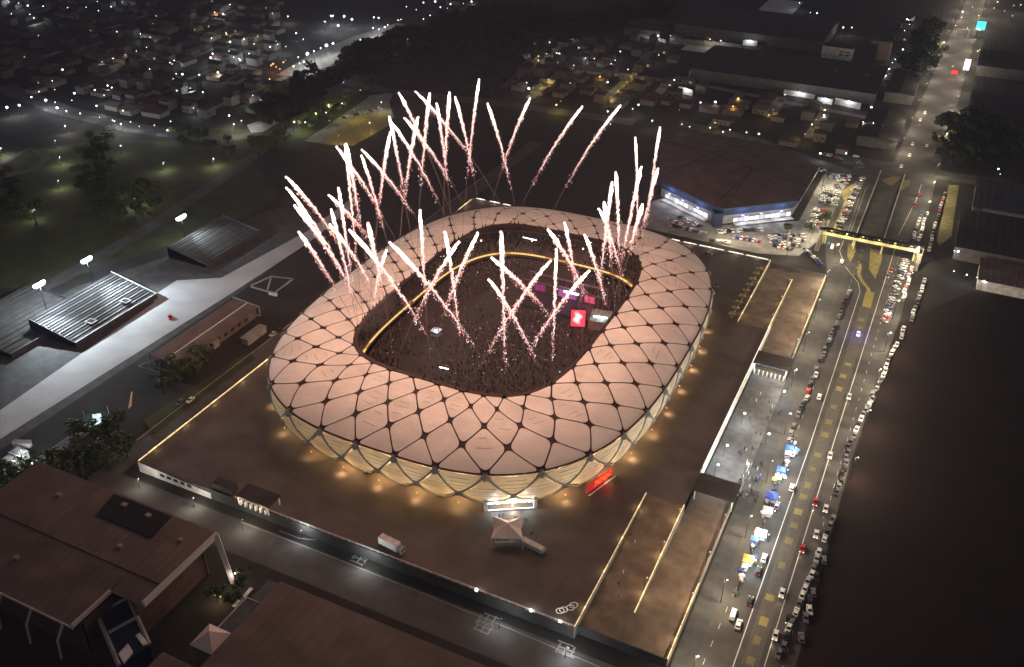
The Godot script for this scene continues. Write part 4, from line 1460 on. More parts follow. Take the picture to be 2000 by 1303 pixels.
# a long shed with a shallow gable along x or z
func shed(called: String, label: String, category: String, x0: float, z0: float, x1: float, z1: float, h: float, ridge: float, wall: Material, roof: Material, along_x := true, vents := 0) -> Node3D:
	var c := Vector3((x0 + x1) / 2.0, 0, (z0 + z1) / 2.0)
	var t := thing(called, label, category, c)
	var w := absf(x1 - x0)
	var d := absf(z1 - z0)
	var b := Shape.new()
	b.box(Vector3(0, h / 2.0, 0), Vector3(w, h, d))
	part("wall", b.mesh(), wall, t)
	var r := Shape.new()
	var hx := w / 2.0 + 0.6
	var hz := d / 2.0 + 0.6
	var y := h + 0.05
	if along_x:
		r.quad(Vector3(-hx, y, hz), Vector3(hx, y, hz), Vector3(hx, y + ridge, 0), Vector3(-hx, y + ridge, 0))
		r.quad(Vector3(hx, y, -hz), Vector3(-hx, y, -hz), Vector3(-hx, y + ridge, 0), Vector3(hx, y + ridge, 0))
		r.tri(Vector3(hx, y, hz), Vector3(hx, y, -hz), Vector3(hx, y + ridge, 0))
		r.tri(Vector3(-hx, y, -hz), Vector3(-hx, y, hz), Vector3(-hx, y + ridge, 0))
	else:
		r.quad(Vector3(hx, y, hz), Vector3(hx, y, -hz), Vector3(0, y + ridge, -hz), Vector3(0, y + ridge, hz))
		r.quad(Vector3(-hx, y, -hz), Vector3(-hx, y, hz), Vector3(0, y + ridge, hz), Vector3(0, y + ridge, -hz))
		r.tri(Vector3(-hx, y, hz), Vector3(hx, y, hz), Vector3(0, y + ridge, hz))
		r.tri(Vector3(hx, y, -hz), Vector3(-hx, y, -hz), Vector3(0, y + ridge, -hz))
	part("roof", r.mesh(), roof, t)
	var sm := Shape.new()
	var span := (w if along_x else d) / 2.0
	var k0 := -span + 2.0
	while k0 < span:
		for s in [-1.0, 1.0]:
			if along_x:
				sm.tube([Vector3(k0, y + 0.04, s * hz), Vector3(k0, y + ridge + 0.04, 0)], [0.09, 0.09], 4)
			else:
				sm.tube([Vector3(s * hx, y + 0.04, k0), Vector3(0, y + ridge + 0.04, k0)], [0.09, 0.09], 4)
		k0 += 4.0
	stuff("roof_seams", sm.mesh(), roof, t)
	for k in vents:
		var v := Shape.new()
		var f := (k + 0.5) / vents - 0.5
		v.box(Vector3(f * w if along_x else 0.0, y + ridge + 0.4, 0.0 if along_x else f * d), Vector3(2.0, 1.0, 2.0))
		part("roof_vent", v.mesh(), M.dark_concrete, t)
	return t


var house_protos := []


func make_houses() -> void:
	var roofs := [M.dark_roof, mat(0.07, 0.035, 0.026, 0.85, tex_fine, 8.0), mat(0.1, 0.095, 0.09, 0.85, tex_fine, 8.0)]
	var walls := [mat(0.14, 0.135, 0.13, 0.8), mat(0.18, 0.16, 0.13, 0.8), mat(0.11, 0.1, 0.095, 0.8)]
	for k in 6:
		var t := Node3D.new()
		var w := [9.0, 12.0, 8.0, 15.0, 10.0, 11.0][k] as float
		var d := [11.0, 9.0, 9.0, 10.0, 14.0, 8.0][k] as float
		var h := [3.4, 3.2, 6.2, 3.6, 3.4, 6.0][k] as float
		var b := Shape.new()
		b.box(Vector3(0, h / 2.0, 0), Vector3(w, h, d))
		part("wall", b.mesh(), walls[k % 3], t)
		var r := Shape.new()
		var hx := w / 2.0 + 0.5
		var hz := d / 2.0 + 0.5
		r.quad(Vector3(-hx, h, hz), Vector3(hx, h, hz), Vector3(hx, h + 1.9, 0), Vector3(-hx, h + 1.9, 0))
		r.quad(Vector3(hx, h, -hz), Vector3(-hx, h, -hz), Vector3(-hx, h + 1.9, 0), Vector3(hx, h + 1.9, 0))
		r.tri(Vector3(hx, h, hz), Vector3(hx, h, -hz), Vector3(hx, h + 1.9, 0))
		r.tri(Vector3(-hx, h, -hz), Vector3(-hx, h, hz), Vector3(-hx, h + 1.9, 0))
		part("roof", r.mesh(), roofs[(k + 1) % 3], t)
		for s in [-0.25, 0.25]:
			var o := Shape.new()
			o.box(Vector3(w * s, h * 0.5, d / 2.0 + 0.03), Vector3(1.4, 1.3, 0.1))
			part("window", o.mesh(), M.lit_window if k == 1 and s > 0 else M.glass, t)
		var dr := Shape.new()
		dr.box(Vector3(0, 1.05, d / 2.0 + 0.03), Vector3(1.0, 2.1, 0.1))
		part("door", dr.mesh(), M.bark, t)
		house_protos.append(t)


func houses(list: Array, dx: float, dz: float, fill: float, where: String) -> void:
	var poly := PackedVector2Array(v2(list))
	var lo := poly[0]
	var hi := poly[0]
	for p in poly:
		lo = lo.min(p)
		hi = hi.max(p)
	var row := 0
	var z := hi.y - dz * 0.5
	while z > lo.y:
		row += 1
		var x := lo.x + dx * 0.5
		var k := 0
		while x < hi.x:
			var p := Vector2(x + rng.randf_range(-1.5, 1.5), z + rng.randf_range(-2.0, 2.0) + (0.0 if row % 2 else dz * 0.18))
			if Geometry2D.is_point_in_polygon(p, poly) and rng.randf() < fill:
				k += 1
				var i := rng.randi() % 6
				var t: Node3D = house_protos[i].duplicate()
				t.name = numbered("house")
				add_child(t)
				t.position = Vector3(p.x, 0, p.y)
				t.rotation.y = (PI if row % 2 else 0.0) + rng.randf_range(-0.06, 0.06) + (PI / 2.0 if rng.randf() < 0.25 else 0.0)
				var size := rng.randf_range(0.85, 1.2)
				t.scale = Vector3(size, rng.randf_range(0.9, 1.2), size)
				tag(t, "%s house, %s from left in %s row, %s" % [["dark-roofed low", "brown-roofed low", "tall narrow", "wide low", "long low", "two-storey"][i], ordinal(k), ordinal(row), where], "house", "houses " + where)
			x += dx
		z -= dz


func build_gymnasium() -> void:
	var t := thing("gymnasium", "many-sided sports hall with a broad dark red-brown roof and blue-lit eaves", "sports hall")
	var top := v2([5.8, -206.5, 48.5, -182.7, 55.4, -181.3, 93.6, -214, 94.9, -275.1, 48.7, -302.9, 8.8, -304.1, -13.9, -273])
	var mid := Vector2.ZERO
	for p in top:
		mid += p / top.size()
	var r := Shape.new()
	var n := top.size()
	var ridge_a := mid + Vector2(-16, -10)
	var ridge_b := mid + Vector2(16, 6)
	for k in n:
		var a: Vector2 = top[k]
		var b: Vector2 = top[(k + 1) % n]
		var ra := ridge_a if a.distance_to(ridge_a) < a.distance_to(ridge_b) else ridge_b
		var rb := ridge_a if b.distance_to(ridge_a) < b.distance_to(ridge_b) else ridge_b
		r.tri(Vector3(a.x, 12, a.y), Vector3(b.x, 12, b.y), Vector3(ra.x, 17.5, ra.y))
		if ra != rb:
			r.tri(Vector3(b.x, 12, b.y), Vector3(rb.x, 17.5, rb.y), Vector3(ra.x, 17.5, ra.y))
	part("roof", r.mesh(), M.brown_roof, t)
	var ribs := Shape.new()
	for k in n:
		var a: Vector2 = top[k]
		var ra := ridge_a if a.distance_to(ridge_a) < a.distance_to(ridge_b) else ridge_b
		ribs.tube([Vector3(a.x, 12.1, a.y), Vector3(ra.x, 17.6, ra.y)], [0.2, 0.2], 4)
	ribs.tube([Vector3(ridge_a.x, 17.6, ridge_a.y), Vector3(ridge_b.x, 17.6, ridge_b.y)], [0.25, 0.25], 4)
	part("roof_ridge", ribs.mesh(), M.girder, t)
	var ea := Shape.new()
	var wl := Shape.new()
	var gl := Shape.new()
	for k in n:
		var a: Vector2 = top[k]
		var b: Vector2 = top[(k + 1) % n]
		var ai := mid + (a - mid) * 0.93
		var bi := mid + (b - mid) * 0.93
		ea.quad(Vector3(a.x, 10.8, a.y), Vector3(b.x, 10.8, b.y), Vector3(b.x, 12, b.y), Vector3(a.x, 12, a.y))
		wl.quad(Vector3(ai.x, 5.5, ai.y), Vector3(bi.x, 5.5, bi.y), Vector3(b.x, 10.8, b.y), Vector3(a.x, 10.8, a.y))
		gl.quad(Vector3(ai.x, 0, ai.y), Vector3(bi.x, 0, bi.y), Vector3(bi.x, 5.5, bi.y), Vector3(ai.x, 5.5, ai.y))
	part("eaves", ea.mesh(), M.blue_wall, t)
	part("upper_wall", wl.mesh(), M.blue_wall, t)
	part("lower_wall", gl.mesh(), M.grey_wall, t)
	# glazed fronts on the two near sides, with uplights under the eaves
	for f in [[top[0], top[1], 9], [top[2], top[3], 11]]:
		var a: Vector2 = mid + (f[0] - mid) * 0.965
		var b: Vector2 = mid + (f[1] - mid) * 0.965
		var d := (b - a).normalized()
		var out := Vector2(-d.y, d.x)
		if out.dot(a - mid) < 0.0:
			out = -out
		var count: int = f[2]
		for k in count:
			var p := a.lerp(b, lerpf(0.14, 0.94, (k + 0.5) / count)) + out * 0.6
			var w := Shape.new()
			w.box(Vector3(p.x, 3.2, p.y), Vector3(0.12, 2.2 + (k * 7 % 3) * 0.4, a.distance_to(b) * 0.8 / count * 0.86), atan2(d.x, d.y))
			part("window", w.mesh(), M.lit_white if (k * 5) % 4 != 1 else M.lit_dim, t)
		var can := Shape.new()
		var q := a.lerp(b, 0.55) + out * 2.4
		can.box(Vector3(q.x, 1.1, q.y), Vector3(3.4, 0.3, a.distance_to(b) * 0.8), atan2(d.x, d.y))
		part("canopy", can.mesh(), M.white_wall, t)
		for s in [0.25, 0.5, 0.78]:
			var c := a.lerp(b, s) + out * 2.2
			var l := Shape.new()
			l.box(Vector3(c.x, 6.4, c.y), Vector3(0.4, 0.3, 1.6), atan2(d.x, d.y))
			part("eave_lamp", l.mesh(), M.eave_lamp, t)
			omni("eave_lamp_light", Vector3(c.x + out.x, 7.4, c.y + out.y), Color(0.45, 0.6, 1.0).linear_to_srgb(), 20.0 if s != 0.5 else 9.0, 0.4)
			omni("entrance_lamp_light", Vector3(c.x + out.x * 3.5, 3.6, c.y + out.y * 3.5), Color(0.95, 0.97, 1.0), 9.0, 0.4)
	var tw := Shape.new()
	var e: Vector2 = mid + ((top[1] + top[2]) * 0.5 - mid) * 1.0
	tw.box(Vector3(e.x, 4.6, e.y), Vector3(5.5, 9.2, 5.5), 0.6)
	part("corner_tower", tw.mesh(), M.navy_wall, t)


func build_footbridge() -> void:
	var t := thing("footbridge", "yellow-lit covered footbridge crossing the avenue, stair towers at both ends", "footbridge")
	var a := Vector3(113.3, 6.2, -186.1)
	var b := Vector3(166, 6.2, -188.8)
	var z := (a.z + b.z) / 2.0
	var mid := Vector3((a.x + b.x) / 2.0, 6.2, z)
	var w := b.x - a.x
	var d := Shape.new()
	d.box(mid, Vector3(w, 0.5, 3.6))
	part("deck", d.mesh(), M.dark_concrete, t)
	d = Shape.new()
	d.box(mid + Vector3(0, 0.9, 1.9), Vector3(w, 1.7, 0.2))
	part("near_parapet", d.mesh(), M.yellow_wall, t)
	d = Shape.new()
	d.box(mid + Vector3(0, 0.9, -1.9), Vector3(w, 1.7, 0.2))
	part("far_parapet", d.mesh(), M.black, t)
	d = Shape.new()
	d.box(mid + Vector3(0, 3.0, -0.9), Vector3(w, 0.2, 2.6))
	part("roof", d.mesh(), M.black, t)
	for k in 14:
		d = Shape.new()
		d.box(mid + Vector3((k - 6.5) * w / 14.0, 1.6, 1.85), Vector3(0.16, 2.9, 0.16))
		part("roof_post", d.mesh(), M.yellow_wall, t)
	for x in [a.x + 2.0, lerpf(a.x, b.x, 0.34), lerpf(a.x, b.x, 0.63), b.x - 2.0]:
		d = Shape.new()
		d.box(Vector3(x, 3.0, z), Vector3(0.9, 6.0, 0.9))
		part("pier", d.mesh(), M.yellow_wall, t)
	for s in [-1.0, 1.0]:
		var x: float = a.x - 0.5 if s < 0.0 else b.x + 0.5
		var st := Shape.new()
		for k in 18:
			st.box(Vector3(x, 6.0 - k * 0.33, z + 2.0 + k * 0.62), Vector3(2.2, 0.16, 0.62))
		part("stairs", st.mesh(), M.concrete, t)
		for q in [-1.15, 1.15]:
			var h := Shape.new()
			h.quad(Vector3(x + q, 6.0, z + 1.8), Vector3(x + q, 0.1, z + 13.2), Vector3(x + q, 1.3, z + 13.2), Vector3(x + q, 7.4, z + 1.8))
			part("handrail", h.mesh(), M.yellow_wall, t)
		for q in [-1.4, 1.4]:
			for r in [-1.6, 1.6]:
				var c := Shape.new()
				c.box(Vector3(x + q, 4.4, z + r), Vector3(0.3, 8.8, 0.3))
				part("tower_post", c.mesh(), M.yellow_wall, t)
		var rf := Shape.new()
		rf.box(Vector3(x, 8.9, z), Vector3(3.6, 0.25, 4.2))
		part("tower_roof", rf.mesh(), M.dark_roof, t)
	for k in 6:
		var l := Shape.new()
		var p := Vector3(lerpf(a.x, b.x, (k + 0.5) / 6.0), 8.6, z + 0.6)
		l.box(p + Vector3(0, 0.2, 0), Vector3(1.0, 0.14, 0.3))
		part("lamp", l.mesh(), M.lamp_yellow, t)
		omni("footbridge_light", p + Vector3(0, -0.3, 2.4), Color(1.0, 0.86, 0.42).linear_to_srgb(), 6.5, 0.4)


func grandstand(label: String, x0: float, z0: float, x1: float, z1: float, low: float, high: float, rows: int, m: Material, line: Material, openings: int) -> void:
	# tiers climb from x1 (near the runway) to x0
	var t := thing("grandstand", label, "grandstand", Vector3((x0 + x1) / 2, 0, (z0 + z1) / 2))
	var w := x0 - x1
	var d := z1 - z0
	var b := Shape.new()
	for k in rows:
		var h := lerpf(low, high, float(k) / (rows - 1))
		b.box(Vector3(-w / 2.0 + w * (k + 0.5) / rows, h / 2.0, 0), Vector3(absf(w) / rows, h, absf(d)))
	part("tiers", b.mesh(), m, t)
	for k in rows:
		if k % 2 == 0:
			var h := lerpf(low, high, float(k) / (rows - 1))
			var r := Shape.new()
			r.box(Vector3(-w / 2.0 + w * (k + 0.1) / rows, h + 0.25, 0), Vector3(0.16, 0.12, absf(d) - 0.6))
			part("bench", r.mesh(), line, t)
	for s in [-1.0, 1.0]:
		var e := Shape.new()
		e.quad(Vector3(-w / 2.0, low + 0.8, s * d / 2.0), Vector3(w / 2.0, high + 0.8, s * d / 2.0), Vector3(w / 2.0, 0, s * d / 2.0), Vector3(-w / 2.0, 0, s * d / 2.0))
		part("side_wall", e.mesh(), m, t)
		e = Shape.new()
		e.tube([Vector3(-w / 2.0, low + 0.9, s * d / 2.0), Vector3(w / 2.0, high + 0.9, s * d / 2.0)], [0.22, 0.22], 4)
		part("end_rail", e.mesh(), line, t)
	var f := Shape.new()
	f.box(Vector3(-w / 2.0 + 0.2 * signf(w) * -1.0, low / 2.0 + 0.5, 0), Vector3(0.35, low + 1.0, absf(d)))
	part("front_wall", f.mesh(), m, t)
	f = Shape.new()
	f.box(Vector3(-w / 2.0 + 0.2 * signf(w) * -1.0, low + 1.1, 0), Vector3(0.5, 0.25, absf(d)))
	part("front_rail", f.mesh(), line, t)
	for k in openings:
		var o := Shape.new()
		o.box(Vector3(-w / 2.0 + w * 0.2, lerpf(low, high, 0.2) + 0.7, (-0.22 + 0.42 * k) * absf(d)), Vector3(4.0, 1.6, 3.2))
		part("stair_opening", o.mesh(), M.black, t)
		o = Shape.new()
		var oc := Vector3(-w / 2.0 + w * 0.2, lerpf(low, high, 0.2) + 1.55, (-0.22 + 0.42 * k) * absf(d))
		for q in [[Vector3(2.15, 0, 0), Vector3(0.3, 0.3, 3.6)], [Vector3(-2.15, 0, 0), Vector3(0.3, 0.3, 3.6)], [Vector3(0, 0, 1.7), Vector3(4.6, 0.3, 0.3)], [Vector3(0, 0, -1.7), Vector3(4.6, 0.3, 0.3)]]:
			o.box(oc + q[0], q[1])
		part("opening_frame", o.mesh(), line, t)


func build_front_buildings() -> void:
	# the convention hall, bottom left
	var t := thing("convention_hall", "big convention hall with a brown roof and a white corner frame, front left", "hall")
	var x0 := -112.0
	var x1 := -28.0
	var z0 := 168.0
	var z1 := 202.0
	var r := Shape.new()
	r.quad(Vector3(x0, 17, 193.5), Vector3(x1, 17, 193.5), Vector3(x1, 17.6, z0), Vector3(x0, 17.6, z0))
	r.quad(Vector3(-42, 15.4, z1), Vector3(x1, 15.4, z1), Vector3(x1, 16.7, 193.4), Vector3(-42, 16.7, 193.4))
	r.quad(Vector3(x0, 14.0, 217), Vector3(-42.1, 14.0, 217), Vector3(-42.1, 16.7, 193.4), Vector3(x0, 16.7, 193.4))
	part("roof", r.mesh(), M.brown_roof, t)
	var f := Shape.new()
	for k in 27:
		var x := x0 + 2.0 + k * 3.0
		f.tube([Vector3(x, 17.05, 193.3), Vector3(x, 17.65, z0)], [0.1, 0.1], 4)
		if x < -43.0:
			f.tube([Vector3(x, 14.05, 217), Vector3(x, 16.75, 193.5)], [0.1, 0.1], 4)
	stuff("roof_seams", f.mesh(), M.brown_roof, t)
	f = Shape.new()
	f.tube([Vector3(x0, 16.75, 193.45), Vector3(x1, 16.75, 193.45)], [0.25, 0.25], 4)
	part("roof_step", f.mesh(), M.girder, t)
	f = Shape.new()
	f.box(Vector3((x0 - 31.0) / 2, 7.5, z0 + 4.0), Vector3(-31.0 - x0, 15.0, 0.8))
	f.box(Vector3(-32.0, 7.5, (z0 + z1) / 2 + 2.0), Vector3(0.8, 15.0, z1 - z0 - 4.0))
	f.box(Vector3((x0 - 42.0) / 2, 6.5, 214.0), Vector3(-42.0 - x0, 13.0, 0.8))
	f.box(Vector3(-42.4, 6.5, 208.0), Vector3(0.8, 13.0, 13.0))
	part("wall", f.mesh(), M.brown_wall, t)
	f = Shape.new()
	f.box(Vector3(x1 + 0.4, 16.8, (z0 + z1) / 2), Vector3(1.1, 2.0, z1 - z0))
	f.tube([Vector3(x1 + 0.4, 17.2, z0 + 0.6), Vector3(-21.1, 0, 171.4)], [1.25, 1.1], 4)
	f.box(Vector3(-42.0, 15.4, 209.5), Vector3(0.8, 1.4, 15.5))
	part("white_frame", f.mesh(), M.white_frame, t)
	for k in 5:
		var x := -46.0 - k * 13.5
		var rib := Shape.new()
		rib.tube([Vector3(x, 14.6, 217.2), Vector3(x - 2.0, 8.0, 219.5), Vector3(x - 2.5, 0.0, 220.0)], [0.55, 0.5, 0.45], 6)
		part("curved_rib", rib.mesh(), M.white_frame, t)
	f = Shape.new()
	f.box(Vector3((x0 - 42.0) / 2, 14.3, 217.2), Vector3(-42.0 - x0, 0.9, 0.4))
	part("eave", f.mesh(), M.white_frame, t)
	f = Shape.new()
	f.prism(v2([-73, 169.2, -46.7, 168.8, -45.5, 179.7, -70.4, 179.7]), 16.8, 17.9)
	part("skylight", f.mesh(), M.black, t)
	for q in [Vector3(-65.5, 18, 171.6), Vector3(-54.1, 18, 172)]:
		f = Shape.new()
		f.box(q, Vector3(2.2, 0.3, 1.6))
		part("skylight_hatch", f.mesh(), M.grey_wall, t)
	for q in [Vector3(-90, 17.9, 178), Vector3(-52, 17.6, 187), Vector3(-36, 17.8, 176), Vector3(-80, 16.2, 205)]:
		f = Shape.new()
		f.box(q, Vector3(1.8, 0.9, 1.4))
		part("roof_unit", f.mesh(), M.grey_wall, t)
	# its dark glazed porch
	var e := thing("entrance_porch", "dark blue glazed porch with two pale hatches against the convention hall", "porch")
	f = Shape.new()
	f.prism(v2([-45, 205.5, -41.2, 197.3, -20.3, 209.1, -23.9, 219.4]), 0.0, 9.0)
	part("glazing", f.mesh(), M.navy_glass, e)
	for b in [[Vector3(-44, 9.2, 207.1), Vector3(-23.2, 9.2, 218.6)], [Vector3(-40.6, 9.2, 197.4), Vector3(-20.9, 9.2, 208.6)], [Vector3(-35.3, 9.2, 210.9), Vector3(-31.9, 9.2, 202.3)], [Vector3(-44, 9.2, 206.4), Vector3(-40.6, 9.2, 197.9)]]:
		var s := Shape.new()
		s.tube([b[0], b[1]], [0.7, 0.7], 4)
		part("frame", s.mesh(), M.grey_wall, e)
	for q in [[-26.2, 215.7, -26.5, 211.5, -22.8, 213.2, -22.3, 217.5], [-26.7, 208.2, -26.2, 206.9, -20.8, 208.8, -22, 210]]:
		f = Shape.new()
		f.prism(v2(q), 9.0, 9.7)
		part("hatch", f.mesh(), M.white_wall, e)
	# the flat brown roof, bottom centre
	shed("exhibition_hall", "long exhibition hall with a plain brown roof, bottom centre", "hall", 0.2, 171.0, 100.0, 232.0, 9.5, 0.6, M.brown_wall, M.brown_roof, true)
	shed("exhibition_annex", "low brown annex below the pyramid tent at the bottom edge", "hall", -16.0, 208.5, -0.6, 232.0, 7.0, 0.5, M.brown_wall, M.brown_roof, true)
	# tent and covered walk between the two
	t = thing("pyramid_tent", "small pale pyramid tent at the end of a covered walk between the halls", "tent", Vector3(-6.3, 0, 197.8))
	f = Shape.new()
	for k in 4:
		var a := Vector3(4.6, 7.4, 4.6).rotated(Vector3.UP, PI / 2 * k)
		var b := Vector3(4.6, 7.4, 4.6).rotated(Vector3.UP, PI / 2 * (k + 1))
		f.tri(a, b, Vector3(0, 11.2, 0))
	part("canopy", f.mesh(), M.canvas_pink, t)
	for k in 4:
		var a := Vector3(4.4, 3.7, 4.4).rotated(Vector3.UP, PI / 2 * k)
		f = Shape.new()
		f.box(a, Vector3(0.2, 7.4, 0.2))
		part("leg", f.mesh(), M.steel, t)
	t = thing("covered_walk", "narrow covered walk with a pale edge leading to the pyramid tent", "walkway")
	f = Shape.new()
	f.prism([Vector2(-7.8, 179), Vector2(-2.8, 179), Vector2(-2.8, 193.0), Vector2(-7.8, 193.0)], 6.2, 6.6)
	f.prism([Vector2(-6.3, 169.5), Vector2(-1.8, 169.5), Vector2(-1.8, 178.9), Vector2(-6.3, 178.9)], 6.3, 6.7)
	part("roof", f.mesh(), M.slate, t)
	f = Shape.new()
	f.box(Vector3(-7.95, 6.6, 186.0), Vector3(0.25, 0.45, 14.0))
	f.box(Vector3(-5.3, 6.65, 178.95), Vector3(5.2, 0.45, 0.2))
	part("edge_beam", f.mesh(), M.white_wall, t)
	for k in 6:
		f = Shape.new()
		f.box(Vector3(-6.0 if k % 2 else -3.2, 3.1, 171.0 + k * 4.2), Vector3(0.2, 6.2, 0.2))
		part("post", f.mesh(), M.steel, t)
	for q in [[Vector3(-13.6, 0, 177.8), "upper of two pale benches beside the covered walk"], [Vector3(-13.3, 0, 173.2), "lower of two pale benches beside the covered walk"]]:
		t = thing("bench", q[1], "bench", q[0], 0.05, "benches by the covered walk")
		f = Shape.new()
		f.box(Vector3(0, 0.55, 0), Vector3(1.3, 0.15, 4.6))
		part("seat", f.mesh(), M.white_wall, t)
		for s in [-1.8, 1.8]:
			f = Shape.new()
			f.box(Vector3(0, 0.24, s), Vector3(0.9, 0.48, 0.4))
			part("leg", f.mesh(), M.concrete, t)
	var p := Vector3(-19.7, 0, 180.8)
	street_lamp(p.x, p.z, 4.0, "small warm yard lamp beside the convention hall's end wall", "", Color(1.0, 0.72, 0.42), 20.0, M.lamp_warm, 0.3)
	p = Vector3(-22.3, 0, 170.7)
	street_lamp(p.x + 1.5, p.z, 4.0, "small white lamp at the foot of the hall's white corner frame", "", Color(1.0, 0.9, 0.8), 9.0, M.lamp_white, 0.25)


func build_plaza_things() -> void:
	var y := PODIUM
	var t := thing("box_truck", "white box truck parked on the plaza near the front railing", "truck", Vector3(21.5, y, 137.0), PI / 2 - 0.12)
	var f := Shape.new()
	f.box(Vector3(0, 2.1, -0.8), Vector3(2.6, 2.9, 8.0))
	part("cargo_box", f.mesh(), M.white_wall, t)
	f = Shape.new()
	f.box(Vector3(0, 1.5, 4.5), Vector3(2.4, 2.1, 1.9))
	part("cab", f.mesh(), M.grey_wall, t)
	f = Shape.new()
	f.box(Vector3(0, 2.0, 5.47), Vector3(2.1, 0.8, 0.1))
	part("windscreen", f.mesh(), M.glass, t)
	for s in [-1.15, 1.15]:
		for z in [-3.2, -2.0, 4.2]:
			f = Shape.new()
			f.tube([Vector3(s - 0.15, 0.5, z), Vector3(s + 0.15, 0.5, z)], [0.5, 0.5], 10)
			part("wheel", f.mesh(), M.rubber, t)
	# the entrance: a white-lit gate under the skin, seen from the front
	t = thing("entrance_gate", "bright white-lit entrance gate at the foot of the arena's front", "gate", Vector3(50.2, 4.5, 100), 0.55)
	f = Shape.new()
	f.box(Vector3(0, 3.6, 0), Vector3(18.0, 0.7, 1.4))
	f.box(Vector3(0, 0.5, 1.4), Vector3(18.0, 0.5, 0.5))
	part("beam", f.mesh(), M.white_wall, t)
	for x in [-9.2, 9.2]:
		f = Shape.new()
		f.box(Vector3(x, 2.4, 0.4), Vector3(1.3, 4.8, 2.4))
		part("pillar", f.mesh(), M.white_wall, t)
	for k in 6:
		f = Shape.new()
		f.box(Vector3(-7.5 + k * 3.0, 3.15, 0.6), Vector3(2.2, 0.14, 0.5))
		part("lamp", f.mesh(), M.lamp_white, t)
	f = Shape.new()
	f.box(Vector3(0, 1.9, -3.2), Vector3(17, 3.8, 0.3))
	part("backdrop", f.mesh(), M.pale_board, t)
	for k in 3:
		var q: Vector3 = t.transform * Vector3(-6.0 + k * 6.0, 3.0, 1.8)
		omni("entrance_gate_light", q, Color(0.92, 0.97, 1.0), 22.0, 0.5)
	omni("entrance_gate_light", t.transform * Vector3(0, 3.0, -1.6), Color(1.0, 0.8, 0.5).linear_to_srgb(), 12.0, 0.5)
	t = thing("entrance_marquee", "square marquee with four peaked corners in front of the entrance gate", "marquee", Vector3(56, 4.5, 114.4), 0.42)
	f = Shape.new()
	for k in 4:
		var a := Vector3(5.6, 5.0, 5.6).rotated(Vector3.UP, PI / 2 * k)
		var b := Vector3(5.6, 5.0, 5.6).rotated(Vector3.UP, PI / 2 * (k + 1))
		var m := (a + b) * 0.5 - Vector3(0, 0.9, 0)
		m = Vector3(m.x * 0.86, m.y, m.z * 0.86)
		f.tri(a, m, Vector3(0, 7.0, 0))
		f.tri(m, b, Vector3(0, 7.0, 0))
	part("canopy", f.mesh(), M.canvas_pink, t)
	for k in 4:
		var a := Vector3(5.5, 2.5, 5.5).rotated(Vector3.UP, PI / 2 * k)
		f = Shape.new()
		f.box(a, Vector3(0.2, 5.0, 0.2))
		part("leg", f.mesh(), M.steel, t)
	t = thing("long_trailer", "long pale flat trailer parked beside the marquee", "trailer", Vector3(66.2, 4.5, 115.2), PI / 2 - 0.16)
	f = Shape.new()
	f.box(Vector3(0, 1.5, 0), Vector3(2.5, 1.4, 9.4))
	part("body", f.mesh(), M.grey_wall, t)
	f = Shape.new()
	f.box(Vector3(0, 2.3, 0), Vector3(2.1, 0.25, 8.6))
	part("cover", f.mesh(), M.white_wall, t)
	for s in [-1.1, 1.1]:
		for z in [-3.4, -2.3, 3.0]:
			f = Shape.new()
			f.tube([Vector3(s - 0.14, 0.45, z), Vector3(s + 0.14, 0.45, z)], [0.45, 0.45], 10)
			part("wheel", f.mesh(), M.rubber, t)
	for k in 6:
		var q := (Vector3(53.9, 4.5, 118.8)).lerp(Vector3(60.8, 4.5, 114.8), k / 5.0)
		t = thing("crowd_barrier", "%s crowd barrier from the left in front of the marquee" % ordinal(k + 1), "barrier", q, 0.3, "crowd barriers by the marquee")
		f = Shape.new()
		f.tube([Vector3(-0.8, 0.1, 0), Vector3(-0.8, 1.2, 0), Vector3(0.8, 1.2, 0), Vector3(0.8, 0.1, 0)], [0.06, 0.06, 0.06, 0.06], 5)
		part("frame", f.mesh(), M.steel, t)
		f = Shape.new()
		f.box(Vector3(0, 0.65, 0), Vector3(1.5, 0.7, 0.08))
		part("board", f.mesh(), M.white_wall, t)
	# red hoarding right of the entrance
	t = thing("red_hoarding", "red glowing hoarding with orange pattern at the arena's right foot", "hoarding", Vector3(75.2, 4.5, 73), 1.25)
	f = Shape.new()
	f.box(Vector3(0, 2.1, 0), Vector3(15.0, 4.2, 0.5))
	part("board", f.mesh(), M.red_board, t)
	for k in 14:
		f = Shape.new()
		f.box(Vector3(-3.0 + (k % 7) * 1.5, 1.4 + (k / 7) * 1.4 + (k % 2) * 0.4, 0.32), Vector3(1.1, 0.9, 0.12), 0.0)
		part("pattern", f.mesh(), M.orange_board, t)
	f = Shape.new()
	f.box(Vector3(0, 0.2, 1.4), Vector3(16, 0.3, 0.5))
	part("white_step", f.mesh(), M.white_wall, t)
	omni("red_hoarding_light", t.transform * Vector3(0, 3.0, 3.0), Color(1.0, 0.1, 0.08), 9.0, 1.0)
	# four hoops standing near the front corner
	var k := 0
	for q in [Vector3(86.5, 5.7, 137.8), Vector3(87.3, 5.7, 136.9), Vector3(89, 5.7, 135.1), Vector3(89.5, 5.7, 133.7)]:
		var path := []
		var rad := []
		for i in 25:
			var a := TAU * i / 24.0
			path.append(Vector3(cos(a) * 1.3, sin(a) * 1.3, 0))
			rad.append(0.17)
		f = Shape.new()
		f.tube(path, rad, 6)
		t = thing("ring_sculpture", "%s of four pale upright rings near the front corner of the plaza" % ordinal(k + 1), "sculpture", q, 0.45, "pale rings near the plaza corner")
		part("ring", f.mesh(), M.white_wall, t)
		f = Shape.new()
		f.box(Vector3(0, -1.32, 0), Vector3(1.0, 0.25, 0.5))
		part("foot", f.mesh(), M.concrete, t)
		k += 1
